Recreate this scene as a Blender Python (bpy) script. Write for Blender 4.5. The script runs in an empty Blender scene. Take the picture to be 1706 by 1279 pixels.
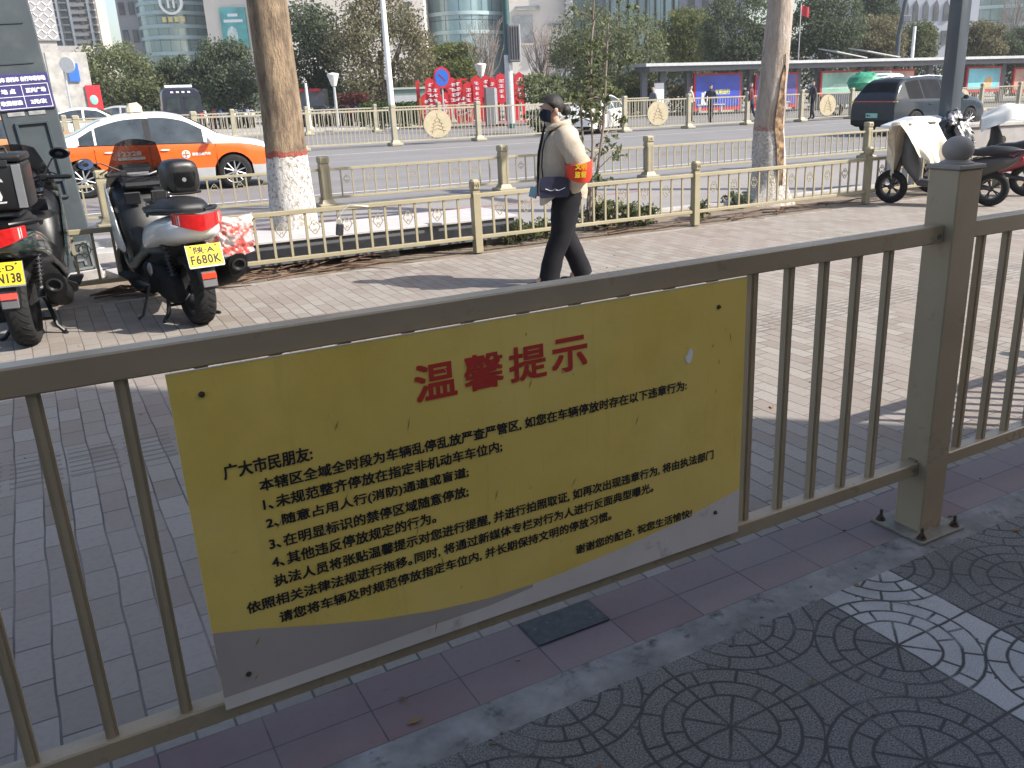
import bpy, bmesh, math, random
from mathutils import Vector as V, Matrix, noise
random.seed(11)
S = bpy.context.scene
COL = S.collection
R = math.radians

# ---------------------------------------------------------------- camera
F, PITCH, ROLL, CX, H = 1466.0, R(18.6), R(-1.655), 947.0, 1.6
cam_d = bpy.data.cameras.new('camera'); cam = bpy.data.objects.new('camera', cam_d); COL.objects.link(cam)
cp, sp, cr, sr = math.cos(PITCH), math.sin(PITCH), math.cos(ROLL), math.sin(ROLL)
_f = V((0, cp, -sp)); _r = V((1, 0, 0)); _u = V((0, sp, cp))
_r2 = _r * cr + _u * sr; _u2 = _u * cr - _r * sr
cam.matrix_world = Matrix(((_r2.x, _u2.x, -_f.x, 0), (_r2.y, _u2.y, -_f.y, 0), (_r2.z, _u2.z, -_f.z, H), (0, 0, 0, 1)))
cam_d.sensor_width = 36; cam_d.lens = F / 1706 * 36; cam_d.shift_x = -(CX - 853) / 1706
cam_d.clip_start = 0.05; cam_d.clip_end = 6000
S.camera = cam
# ---------------------------------------------------------------- sky, sun, exposure
SUN_EL, SUN_AZ = R(40.0), R(-12.5)          # azimuth measured from +X towards +Y
w = bpy.data.worlds.new('World'); S.world = w; w.use_nodes = True
nt = w.node_tree; bg = nt.nodes['Background']; sky = nt.nodes.new('ShaderNodeTexSky')
sky.sky_type = 'NISHITA'; sky.sun_disc = False; sky.sun_elevation = SUN_EL
sky.sun_rotation = math.pi / 2 - SUN_AZ; sky.air_density = 1.0; sky.dust_density = 2.2; sky.ozone_density = 0.7
nt.links.new(sky.outputs[0], bg.inputs[0]); bg.inputs[1].default_value = 0.125
sd = bpy.data.lights.new('sun', 'SUN'); sd.energy = 4.4; sd.angle = R(0.53); sd.color = (1.0, 0.945, 0.86)
sun = bpy.data.objects.new('sun', sd); COL.objects.link(sun)
_sd = V((math.cos(SUN_EL) * math.cos(SUN_AZ), math.cos(SUN_EL) * math.sin(SUN_AZ), math.sin(SUN_EL)))
sun.rotation_euler = (-_sd).to_track_quat('-Z', 'Y').to_euler(); sun.location = (20, -5, 30)
S.view_settings.view_transform = 'Standard'; S.view_settings.look = 'None'
S.view_settings.exposure = 1.0; S.view_settings.gamma = 1.0; S.view_settings.use_curve_mapping = False
S.cycles.max_bounces = 6; S.cycles.transparent_max_bounces = 12

# ---------------------------------------------------------------- helpers
def ray(px, py): return _r2 * ((px - CX) / F) - _u2 * ((py - 639.5) / F) + _f
def G(px, py, z=0.0):
    v = ray(px, py); return V((0, 0, H)) + v * ((z - H) / v.z)
def D(px, py, Y):
    v = ray(px, py); return V((0, 0, H)) + v * (Y / v.y)
ST = R(30.5); UX = V((math.cos(ST), math.sin(ST), 0)); VX = V((-math.sin(ST), math.cos(ST), 0))
def st(u, v, z=0.0): return UX * u + VX * v + V((0, 0, z))
def uv(p): return p.dot(UX), p.dot(VX)
def lerp(a, b, t): return a + (b - a) * t
def interp(pts, x):
    if x <= pts[0][0]: return pts[0][1]
    for (a, b), (c, d) in zip(pts, pts[1:]):
        if x <= c:
            return b + (d - b) * (x - a) / (c - a) if c > a else d
    return pts[-1][1]
def sinterp(pts, x):
    "smooth (monotone hermite) interpolation"
    n = len(pts)
    if x <= pts[0][0]: return pts[0][1]
    if x >= pts[-1][0]: return pts[-1][1]
    for i in range(n - 1):
        if x <= pts[i + 1][0]: break
    def sl(k): return (pts[k + 1][1] - pts[k][1]) / (pts[k + 1][0] - pts[k][0])
    def m(k):
        if k == 0: return sl(0)
        if k == n - 1: return sl(n - 2)
        a, b = sl(k - 1), sl(k)
        return 0 if a * b <= 0 else 2 * a * b / (a + b)
    h = pts[i + 1][0] - pts[i][0]; t = (x - pts[i][0]) / h
    return ((2*t**3 - 3*t*t + 1) * pts[i][1] + (t**3 - 2*t*t + t) * h * m(i) + (-2*t**3 + 3*t*t) * pts[i + 1][1] + (t**3 - t*t) * h * m(i + 1))

class MB:
    def __init__(s): s.bm = bmesh.new(); s.mi = 0
    def _new(s, n0):
        s.bm.faces.ensure_lookup_table()
        fs = s.bm.faces[n0:]
        for f in fs: f.material_index = s.mi
        return fs
    def box(s, c, d, rot=None, bev=0.0, taper=1.0, seg=1):
        n0 = len(s.bm.faces)
        vs = bmesh.ops.create_cube(s.bm, size=1)['verts']
        for v in vs:
            if v.co.z > 0: v.co.x *= taper; v.co.y *= taper
        M = Matrix.Translation(c) @ (rot.to_4x4() if rot else Matrix.Identity(4)) @ Matrix.Diagonal((d[0], d[1], d[2], 1))
        bmesh.ops.transform(s.bm, matrix=M, verts=vs)
        if bev > 0:
            es = list({e for v in vs for e in v.link_edges})
            bmesh.ops.bevel(s.bm, geom=es, offset=bev, segments=seg, affect='EDGES', profile=0.5)
        s._new(n0); return s
    def loft(s, rings, closed=True, caps=True):
        n0 = len(s.bm.faces)
        rs = [[s.bm.verts.new(p) for p in r] for r in rings]
        n = len(rs[0])
        for a, b in zip(rs, rs[1:]):
            for i in range(n if closed else n - 1):
                j = (i + 1) % n
                try: s.bm.faces.new((a[i], a[j], b[j], b[i]))
                except ValueError: pass
        if caps and closed:
            try: s.bm.faces.new(rs[0][::-1]); s.bm.faces.new(rs[-1])
            except ValueError: pass
        s._new(n0); return s
    def tube(s, path, r, seg=8, caps=True, flat=1.0):
        path = [V(p) for p in path]; n = len(path)
        rr = r if isinstance(r, (list, tuple)) else [r] * n
        t0 = (path[1] - path[0]).normalized()
        up = V((0, 0, 1)) if abs(t0.z) < 0.9 else V((1, 0, 0))
        x = t0.cross(up).normalized(); rings = []
        for i, p in enumerate(path):
            t = (path[min(i + 1, n - 1)] - path[max(i - 1, 0)]).normalized()
            x = (x - t * x.dot(t)).normalized(); y = t.cross(x)
            rings.append([p + (x * math.cos(a) + y * math.sin(a) * flat) * rr[i] for a in [2 * math.pi * k / seg for k in range(seg)]])
        return s.loft(rings, True, caps)
    def cyl(s, a, b, r0, r1=None, seg=16): return s.tube([a, b], [r0, r0 if r1 is None else r1], seg)
    def lathe(s, prof, M=None, seg=24, caps=False):
        M = M or Matrix.Identity(4)
        rings = [[M @ V((r * math.cos(2 * math.pi * k / seg), r * math.sin(2 * math.pi * k / seg), z)) for k in range(seg)] for r, z in prof]
        return s.loft(rings, True, caps)
    def ell(s, c, r, seg=14, rot=None, rings=9, jit=0.0):
        c = V(c); rg = []
        for i in range(rings + 1):
            a = math.pi * i / rings; a = min(max(a, 0.02), math.pi - 0.02)
            row = []
            for k in range(seg):
                b = 2 * math.pi * k / seg
                p = V((r[0] * math.sin(a) * math.cos(b), r[1] * math.sin(a) * math.sin(b), -r[2] * math.cos(a)))
                if jit: p *= 1 + jit * noise.noise(p * 9 + c)
                if rot: p = rot @ p
                row.append(c + p)
            rg.append(row)
        return s.loft(rg)
    def prism(s, poly, M, h):
        n0 = len(s.bm.faces)
        a = [s.bm.verts.new(M @ V((p[0], p[1], 0))) for p in poly]; b = [s.bm.verts.new(M @ V((p[0], p[1], h))) for p in poly]
        n = len(poly)
        fs = [s.bm.faces.new(a[::-1]), s.bm.faces.new(b)]
        for i in range(n):
            j = (i + 1) % n; s.bm.faces.new((a[i], a[j], b[j], b[i]))
        bmesh.ops.triangulate(s.bm, faces=fs)
        s._new(n0); return s
    def poly(s, pts):
        n0 = len(s.bm.faces); s.bm.faces.new([s.bm.verts.new(p) for p in pts]); s._new(n0); return s
    def grid(s, fn, nu, nv):
        n0 = len(s.bm.faces)
        g = [[s.bm.verts.new(fn(i / nu, j / nv)) for j in range(nv + 1)] for i in range(nu + 1)]
        for i in range(nu):
            for j in range(nv):
                s.bm.faces.new((g[i][j], g[i + 1][j], g[i + 1][j + 1], g[i][j + 1]))
        s._new(n0); return s
    def mirror(s):
        "mirror everything in y"
        n0 = len(s.bm.faces)
        r = bmesh.ops.duplicate(s.bm, geom=s.bm.verts[:] + s.bm.edges[:] + s.bm.faces[:])
        vs = [e for e in r['geom'] if isinstance(e, bmesh.types.BMVert)]; fs = [e for e in r['geom'] if isinstance(e, bmesh.types.BMFace)]
        for v in vs: v.co.y *= -1
        bmesh.ops.reverse_faces(s.bm, faces=fs); return s
    def build(s, name, mats, parent=None, loc=(0, 0, 0), rz=0.0, smooth=35, solid=0.0, normals=True, weld=0.0):
        if weld: bmesh.ops.remove_doubles(s.bm, verts=s.bm.verts[:], dist=weld)
        if normals: bmesh.ops.recalc_face_normals(s.bm, faces=s.bm.faces[:])
        if solid: bmesh.ops.solidify(s.bm, geom=s.bm.faces[:], thickness=solid)
        me = bpy.data.meshes.new(name); s.bm.to_mesh(me); s.bm.free()
        for m in (mats if isinstance(mats, (list, tuple)) else [mats]): me.materials.append(m)
        if smooth:
            me.polygons.foreach_set('use_smooth', [True] * len(me.polygons)); me.set_sharp_from_angle(angle=R(smooth))
        return link(name, me, parent, loc, rz)
def link(name, me, parent=None, loc=(0, 0, 0), rz=0.0):
    o = bpy.data.objects.new(name, me); COL.objects.link(o); o.location = loc; o.rotation_euler = (0, 0, rz)
    if parent: o.parent = parent
    return o
def tag(o, label, cat, group=None):
    o['label'] = label; o['category'] = cat
    if group: o['group'] = group
    return o
def thing(name, label, cat, loc=(0, 0, 0), rz=0.0, group=None):
    o = bpy.data.objects.new(name, None); COL.objects.link(o); o.location = loc; o.rotation_euler = (0, 0, rz)
    o.empty_display_size = 0.2
    return tag(o, label, cat, group)
def struct(o, kind='structure'): o['kind'] = kind; return o
def cp_tree(o, parent=None):
    c = o.copy(); COL.objects.link(c)
    if parent: c.parent = parent
    for ch in list(o.children): cp_tree(ch, c)
    return c
def cpart(o, loc, rz=None, parent=None, scale=None):
    c = o.copy(); COL.objects.link(c); c.location = loc
    if parent: c.parent = parent
    if rz is not None: c.rotation_euler = (0, 0, rz)
    if scale: c.scale = scale
    return c
def RX(a): return Matrix.Rotation(a, 3, 'X')
def RY(a): return Matrix.Rotation(a, 3, 'Y')
def RZ(a): return Matrix.Rotation(a, 3, 'Z')
def text_me(body, w, h, mat, off=0.0, ext=0.0, spacing=1.0):
    "mesh of a line of text fitted into w x h, lower left corner at origin, in the xy plane"
    c = bpy.data.curves.new('lettering', 'FONT'); c.body = body; c.offset = off; c.space_character = spacing; c.resolution_u = 3
    o = bpy.data.objects.new('lettering', c); COL.objects.link(o); bpy.context.view_layer.update()
    me = bpy.data.meshes.new_from_object(o.evaluated_get(bpy.context.evaluated_depsgraph_get()))
    bpy.data.objects.remove(o); bpy.data.curves.remove(c)
    xs = [v.co.x for v in me.vertices]; ys = [v.co.y for v in me.vertices]
    x0, x1, y0, y1 = min(xs), max(xs), min(ys), max(ys)
    sx = w / (x1 - x0) if w else h / (y1 - y0); sy = h / (y1 - y0) if h else sx
    for v in me.vertices: v.co = V(((v.co.x - x0) * sx, (v.co.y - y0) * sy, 0))
    me.materials.clear(); me.materials.append(mat)
    return me
def put_text(name, body, w, h, mat, parent, o, ex, ey, off=0.0, spacing=1.0):
    "lay a text mesh on a plane: origin o, text x-axis ex, text y-axis ey (parent space)"
    d = off * (h or w); me = text_me(body, w - 2 * d if w else 0, h - 2 * d if h else 0, mat, 0, spacing=spacing); o, ex, ey = V(o), V(ex).normalized(), V(ey).normalized()
    up = ex.cross(ey)
    if off:
        bm = bmesh.new()
        for k, (a, c) in enumerate(((0, 0), (2, 0), (0, 2), (2, 2), (1, 1))):
            n0 = len(bm.verts); bm.from_mesh(me); bm.verts.ensure_lookup_table()
            for v in bm.verts[n0:]: v.co += V((a * d, c * d, k * 0.00004))
        bm.to_mesh(me); bm.free()
    for v in me.vertices: v.co = o + ex * v.co.x + ey * v.co.y + up * v.co.z
    return link(name, me, parent)

# ---------------------------------------------------------------- materials
def nodes(name):
    m = bpy.data.materials.new(name); m.use_nodes = True
    return m, m.node_tree, m.node_tree.nodes['Principled BSDF']
def mth(nt, op, a, b=None, c=None):
    n = nt.nodes.new('ShaderNodeMath'); n.operation = op
    for i, v in enumerate((a, b, c)):
        if v is None: continue
        if isinstance(v, (int, float)): n.inputs[i].default_value = v
        else: nt.links.new(v, n.inputs[i])
    return n.outputs[0]
def mixc(nt, fac, a, b):
    n = nt.nodes.new('ShaderNodeMix'); n.data_type = 'RGBA'
    for i, v in ((0, fac), (6, a), (7, b)):
        if isinstance(v, (int, float)): n.inputs[i].default_value = v
        elif isinstance(v, tuple): n.inputs[i].default_value = (*v[:3], 1)
        else: nt.links.new(v, n.inputs[i])
    return n.outputs[2]
def nz(nt, vec, scale, detail=4, rough=0.6):
    n = nt.nodes.new('ShaderNodeTexNoise'); n.inputs['Scale'].default_value = scale; n.inputs['Detail'].default_value = detail; n.inputs['Roughness'].default_value = rough
    nt.links.new(vec, n.inputs['Vector']); return n.outputs['Fac']
def ramp(nt, v, a, b):
    n = nt.nodes.new('ShaderNodeMapRange'); n.inputs[1].default_value = a; n.inputs[2].default_value = b; nt.links.new(v, n.inputs[0]); return n.outputs[0]
def coord(nt): return nt.nodes.new('ShaderNodeTexCoord').outputs['Object']
def bump(nt, b, h, st_=0.3, dist=0.01):
    n = nt.nodes.new('ShaderNodeBump'); n.inputs['Strength'].default_value = st_; n.inputs['Distance'].default_value = dist
    nt.links.new(h, n.inputs['Height']); nt.links.new(n.outputs[0], b.inputs['Normal'])
def setc(b, nt, c):
    if isinstance(c, tuple): b.inputs['Base Color'].default_value = (*c, 1)
    else: nt.links.new(c, b.inputs['Base Color'])
_mc = {}
def pm(name, col, rough=0.55, metal=0.0, var=0.12, scale=6.0, bmp=0.0, bscale=60.0, coat=0.0, dirt=None, dscale=3.0, dlo=0.55, dhi=0.7, alpha=1.0, trans=0.0, ior=1.45, emit=0.0):
    if name in _mc: return _mc[name]
    m, nt, b = nodes(name); co = coord(nt)
    n1 = nz(nt, co, scale)
    lo = tuple(c * (1 - var) for c in col); hi = tuple(min(1, c * (1 + var)) for c in col)
    c = mixc(nt, ramp(nt, n1, 0.3, 0.7), lo, hi)
    if dirt:
        n2 = nz(nt, co, dscale, 6, 0.7); c = mixc(nt, ramp(nt, n2, dlo, dhi), c, dirt)
    setc(b, nt, c)
    b.inputs['Roughness'].default_value = rough; b.inputs['Metallic'].default_value = metal
    b.inputs['Coat Weight'].default_value = coat; b.inputs['Coat Roughness'].default_value = 0.05
    if rough < 0.9 and metal == 0 and coat == 0 and rough > .25: 
        rr = ramp(nt, nz(nt, co, scale * 3), 0.2, 0.8); 
        nt.links.new(mth(nt, 'ADD', mth(nt, 'MULTIPLY', rr, 0.15), rough - 0.07), b.inputs['Roughness'])
    if rough >= .75: b.inputs['Specular IOR Level'].default_value = 0.2
    if bmp: bump(nt, b, nz(nt, co, bscale, 5), bmp)
    if trans: b.inputs['Transmission Weight'].default_value = trans; b.inputs['IOR'].default_value = ior
    if alpha < 1: b.inputs['Alpha'].default_value = alpha
    if emit: b.inputs['Emission Color'].default_value = (*col, 1); b.inputs['Emission Strength'].default_value = emit
    _mc[name] = m; return m
def sepxyz(nt, v):
    n = nt.nodes.new('ShaderNodeSeparateXYZ'); nt.links.new(v, n.inputs[0]); return n.outputs
def combxyz(nt, *a):
    n = nt.nodes.new('ShaderNodeCombineXYZ')
    for i, v in enumerate(a):
        if isinstance(v, (int, float)): n.inputs[i].default_value = v
        else: nt.links.new(v, n.inputs[i])
    return n.outputs[0]

def mat_brick():
    "clay paver sidewalk, running bond, with worn pinkish and grey bricks and a ribbed guide strip"
    m, nt, b = nodes('paver_brick'); co = coord(nt); x, y, z = sepxyz(nt, co)
    wob = nz(nt, co, 1.3, 2); wv = mth(nt, 'MULTIPLY', mth(nt, 'SUBTRACT', wob, 0.5), 0.035)
    vec = combxyz(nt, mth(nt, 'ADD', y, wv), mth(nt, 'ADD', x, wv), 0.0)
    br = nt.nodes.new('ShaderNodeTexBrick'); nt.links.new(vec, br.inputs['Vector'])
    br.inputs['Scale'].default_value = 1; br.inputs['Brick Width'].default_value = 0.205; br.inputs['Row Height'].default_value = 0.104
    br.inputs['Mortar Size'].default_value = 0.0042; br.inputs['Mortar Smooth'].default_value = 0.4
    br.inputs['Color1'].default_value = (0.185, 0.148, 0.122, 1); br.inputs['Color2'].default_value = (0.262, 0.24, 0.212, 1); br.inputs['Mortar'].default_value = (0.06, 0.056, 0.054, 1)
    br.inputs['Bias'].default_value = 0.15
    n1 = nz(nt, co, 1.1, 5, 0.65); n2 = nz(nt, co, 45, 3); n3 = nz(nt, co, 0.55, 3)
    c = mixc(nt, mth(nt, 'MULTIPLY', ramp(nt, n1, 0.42, 0.75), 0.75), br.outputs['Color'], (0.258, 0.24, 0.215))
    c = mixc(nt, mth(nt, 'MULTIPLY', ramp(nt, n3, 0.45, 0.7), 0.4), c, (0.21, 0.155, 0.135))
    c = mixc(nt, mth(nt, 'MULTIPLY', ramp(nt, n2, 0.45, 0.8), 0.35), c, (0.12, 0.11, 0.105))
    # ribbed strip for the blind
    inb = mth(nt, 'MULTIPLY', mth(nt, 'GREATER_THAN', y, 4.27), mth(nt, 'LESS_THAN', y, 4.66))
    rib = mth(nt, 'LESS_THAN', mth(nt, 'FLOORED_MODULO', y, 0.062), 0.02)
    gap = mth(nt, 'GREATER_THAN', mth(nt, 'FLOORED_MODULO', mth(nt, 'ADD', x, 0.12), 0.24), 0.03)
    line = mth(nt, 'MULTIPLY', mth(nt, 'MULTIPLY', inb, rib), gap)
    c = mixc(nt, mth(nt, 'MULTIPLY', line, 0.65), c, (0.09, 0.085, 0.08))
    # grey mortar smears and dark spots
    sp_ = nt.nodes.new('ShaderNodeTexVoronoi'); sp_.inputs['Scale'].default_value = 3.1; nt.links.new(co, sp_.inputs['Vector'])
    c = mixc(nt, mth(nt, 'MULTIPLY', mth(nt, 'LESS_THAN', sp_.outputs['Distance'], 0.035), 0.7), c, (0.05, 0.048, 0.05))
    setc(b, nt, c); b.inputs['Roughness'].default_value = 0.85
    hgt = mth(nt, 'SUBTRACT', mth(nt, 'SUBTRACT', mth(nt, 'MULTIPLY', n2, 0.25), br.outputs['Fac']), line)
    bump(nt, b, hgt, 0.55, 0.006)
    return m

def mat_fan():
    "stamped fan-pattern concrete tiles: two quarter circles per square tile, one pale column"
    m, nt, b = nodes('fan_tile'); co = coord(nt); x, y, z = sepxyz(nt, co)
    wob = mth(nt, 'MULTIPLY', mth(nt, 'SUBTRACT', nz(nt, co, 9, 2), 0.5), 0.012)
    A, Bq = 0.3235, 0.357
    X = mth(nt, 'DIVIDE', mth(nt, 'ADD', mth(nt, 'SUBTRACT', x, 0.985), wob), A); Y = mth(nt, 'DIVIDE', mth(nt, 'ADD', mth(nt, 'SUBTRACT', 1.79, y), wob), Bq)
    i = mth(nt, 'FLOOR', X); j = mth(nt, 'FLOOR', Y)
    par = mth(nt, 'FLOORED_MODULO', mth(nt, 'ADD', i, j), 2.0)
    fx = mth(nt, 'SUBTRACT', X, i); fy = mth(nt, 'SUBTRACT', Y, j)
    def sel(f, a, b_): return mth(nt, 'ADD', mth(nt, 'MULTIPLY', f, b_), mth(nt, 'MULTIPLY', mth(nt, 'SUBTRACT', 1.0, f), a))
    fx = sel(par, fx, mth(nt, 'SUBTRACT', 1.0, fx))
    far = mth(nt, 'GREATER_THAN', mth(nt, 'ADD', fx, fy), 1.0)
    fx = sel(far, fx, mth(nt, 'SUBTRACT', 1.0, fx)); fy = sel(far, fy, mth(nt, 'SUBTRACT', 1.0, fy))
    lx = mth(nt, 'MULTIPLY', fx, A); ly = mth(nt, 'MULTIPLY', fy, Bq)
    r = mth(nt, 'SQRT', mth(nt, 'ADD', mth(nt, 'MULTIPLY', lx, lx), mth(nt, 'MULTIPLY', ly, ly)))
    ang = mth(nt, 'ARCTAN2', ly, lx)
    W = 0.0046
    dist = None
    def mn(d):
        nonlocal dist
        dist = d if dist is None else mth(nt, 'MINIMUM', dist, d)
    for rr in (0.125, 0.182, 0.240): mn(mth(nt, 'ABSOLUTE', mth(nt, 'SUBTRACT', r, rr)))
    mn(lx); mn(ly)
    def spoke(deg, r0, r1):
        a = R(deg); d = mth(nt, 'ABSOLUTE', mth(nt, 'SUBTRACT', mth(nt, 'MULTIPLY', lx, math.sin(a)), mth(nt, 'MULTIPLY', ly, math.cos(a))))
        out = mth(nt, 'ADD', mth(nt, 'LESS_THAN', r, r0), mth(nt, 'GREATER_THAN', r, r1))
        mn(mth(nt, 'ADD', d, out))
    spoke(47, 0, 0.125)
    for a in (24, 68): spoke(a, 0.125, 0.182)
    for a in (12, 45, 78): spoke(a, 0.182, 0.24)
    for a in (26, 64): spoke(a, 0.24, 9)
    ln = ramp(nt, dist, W * 1.35, W * 0.55)
    n2 = nz(nt, co, 130, 3, 0.7); n1 = nz(nt, co, 2.2, 5, 0.6); n4 = nz(nt, co, 190, 3, 0.9)
    dark = mixc(nt, ramp(nt, n4, 0.40, 0.66), (0.034, 0.033, 0.033), (0.31, 0.30, 0.29))
    dark = mixc(nt, mth(nt, 'MULTIPLY', ramp(nt, n2, 0.45, 0.7), 0.45), dark, (0.06, 0.06, 0.062))
    pale = mixc(nt, ramp(nt, n4, 0.3, 0.6), (0.22, 0.215, 0.215), (0.47, 0.46, 0.455))
    col = mth(nt, 'MULTIPLY', mth(nt, 'GREATER_THAN', X, 3.0), mth(nt, 'LESS_THAN', X, 4.0))
    c = mixc(nt, col, dark, pale)
    c = mixc(nt, mth(nt, 'MULTIPLY', ramp(nt, n1, 0.5, 0.75), 0.35), c, (0.13, 0.125, 0.12))
    c = mixc(nt, mth(nt, 'MULTIPLY', ln, ramp(nt, nz(nt, co, 5, 4), 0.25, 0.5)), c, (0.04, 0.039, 0.04))
    st2 = nz(nt, co, 0.9, 6, 0.75); c = mixc(nt, mth(nt, 'MULTIPLY', ramp(nt, st2, 0.52, 0.66), 0.45), c, (0.06, 0.056, 0.052)); c = mixc(nt, mth(nt, 'MULTIPLY', ramp(nt, nz(nt, co, 14, 5, .8), 0.62, 0.72), 0.5), c, (0.22, 0.21, 0.2))
    setc(b, nt, c); b.inputs['Roughness'].default_value = 0.75
    bump(nt, b, mth(nt, 'SUBTRACT', mth(nt, 'MULTIPLY', n4, 0.3), ln), 0.5, 0.006)
    return m

def mat_strip():
    "two rows of worn purple-grey stone tiles"
    m, nt, b = nodes('purple_tile'); co = coord(nt); x, y, z = sepxyz(nt, co)
    br = nt.nodes.new('ShaderNodeTexBrick'); nt.links.new(combxyz(nt, mth(nt, 'SUBTRACT', x, 0.005), mth(nt, 'SUBTRACT', y, 1.868), 0.0), br.inputs['Vector'])
    br.inputs['Scale'].default_value = 1; br.inputs['Brick Width'].default_value = 0.262; br.inputs['Row Height'].default_value = 0.142; br.offset = 0.0
    br.inputs['Mortar Size'].default_value = 0.0028; br.inputs['Mortar Smooth'].default_value = 0.3
    br.inputs['Color1'].default_value = (0.155, 0.093, 0.09, 1); br.inputs['Color2'].default_value = (0.19, 0.148, 0.142, 1); br.inputs['Mortar'].default_value = (0.04, 0.038, 0.04, 1)
    n1 = nz(nt, co, 2.6, 6, 0.65); n2 = nz(nt, co, 60, 4, 0.7)
    c = mixc(nt, mth(nt, 'MULTIPLY', ramp(nt, n1, 0.4, 0.7), 0.6), br.outputs['Color'], (0.178, 0.152, 0.148))
    c = mixc(nt, mth(nt, 'MULTIPLY', ramp(nt, n2, 0.5, 0.75), 0.4), c, (0.10, 0.095, 0.10))
    setc(b, nt, c); b.inputs['Roughness'].default_value = 0.7
    bump(nt, b, mth(nt, 'SUBTRACT', mth(nt, 'MULTIPLY', n2, 0.3), br.outputs['Fac']), 0.4, 0.005)
    return m

def mat_asphalt(name, col, patch):
    m, nt, b = nodes(name); co = coord(nt); x, y, z = sepxyz(nt, co)
    st_ = nz(nt, combxyz(nt, mth(nt, 'MULTIPLY', x, 0.05), mth(nt, 'MULTIPLY', y, 0.9), 0.0), 1.0, 4)
    n1 = nz(nt, co, 0.5, 5); n2 = nz(nt, co, 90, 3, 0.8)
    c = mixc(nt, ramp(nt, st_, 0.35, 0.7), col, patch)
    c = mixc(nt, mth(nt, 'MULTIPLY', ramp(nt, n1, 0.5, 0.7), 0.4), c, tuple(v * 0.75 for v in col))
    c = mixc(nt, mth(nt, 'MULTIPLY', ramp(nt, n2, 0.4, 0.8), 0.4), c, tuple(v * 0.6 for v in col))
    setc(b, nt, c); b.inputs['Roughness'].default_value = 0.8; bump(nt, b, n2, 0.3, 0.004)
    return m

def mat_soil():
    m, nt, b = nodes('dry_soil'); co = coord(nt)
    n1 = nz(nt, co, 3, 6, 0.7); n2 = nz(nt, co, 40, 5, 0.8)
    c = mixc(nt, ramp(nt, n1, 0.35, 0.7), (0.20, 0.15, 0.105), (0.29, 0.235, 0.18))
    c = mixc(nt, mth(nt, 'MULTIPLY', ramp(nt, n2, 0.5, 0.75), 0.6), c, (0.10, 0.075, 0.055))
    setc(b, nt, c); b.inputs['Roughness'].default_value = 0.95; bump(nt, b, n2, 0.8, 0.03)
    return m

def mat_bark(name, c1, c2, c3, wash_z, wash_irregular=0.03, worn=0.55):
    "plane-tree bark with whitewashed base and a red band above it (heights in object space)"
    m, nt, b = nodes(name); co = coord(nt); x, y, z = sepxyz(nt, co)
    st_ = combxyz(nt, x, y, mth(nt, 'MULTIPLY', z, 0.25))
    n1 = nz(nt, st_, 7, 5, 0.65); n2 = nz(nt, st_, 26, 6, 0.75); n3 = nz(nt, co, 9, 4)
    c = mixc(nt, ramp(nt, n1, 0.38, 0.62), c1, c2); c = mixc(nt, mth(nt, 'MULTIPLY', ramp(nt, n2, 0.5, 0.72), 0.75), c, c3)
    zz = mth(nt, 'ADD', z, mth(nt, 'MULTIPLY', mth(nt, 'SUBTRACT', n3, 0.5), wash_irregular))
    low = mth(nt, 'LESS_THAN', zz, wash_z)
    keep = ramp(nt, nz(nt, co, 28, 6, 0.8), worn, worn - 0.09)
    white = mixc(nt, ramp(nt, n2, 0.3, 0.7), (0.80, 0.79, 0.77), (0.62, 0.60, 0.57))
    c = mixc(nt, mth(nt, 'MULTIPLY', low, keep), c, white)
    band = mth(nt, 'MULTIPLY', mth(nt, 'GREATER_THAN', zz, wash_z), mth(nt, 'LESS_THAN', zz, wash_z + 0.062))
    c = mixc(nt, mth(nt, 'MULTIPLY', band, mth(nt, 'MULTIPLY', keep, 0.85)), c, (0.42, 0.05, 0.045))
    setc(b, nt, c); b.inputs['Roughness'].default_value = 0.9
    bump(nt, b, mth(nt, 'ADD', n2, mth(nt, 'MULTIPLY', n1, 0.8)), 1.0, 0.06)
    return m

def mat_leaf(name, c1, c2, c3):
    m, nt, b = nodes(name); 
    oi = nt.nodes.new('ShaderNodeNewGeometry'); co = coord(nt)
    n1 = nz(nt, co, 0.7, 3)
    c = mixc(nt, oi.outputs['Random Per Island'], c1, c2); c = mixc(nt, ramp(nt, n1, 0.45, 0.7), c, c3)
    setc(b, nt, c); b.inputs['Roughness'].default_value = 0.85; b.inputs['Specular IOR Level'].default_value = 0.2
    tr = nt.nodes.new('ShaderNodeBsdfTranslucent'); nt.links.new(c, tr.inputs['Color']); ms = nt.nodes.new('ShaderNodeMixShader'); ms.inputs[0].default_value = 0.4
    nt.links.new(b.outputs[0], ms.inputs[1]); nt.links.new(tr.outputs[0], ms.inputs[2]); nt.links.new(ms.outputs[0], nt.nodes['Material Output'].inputs['Surface'])
    return m

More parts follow.
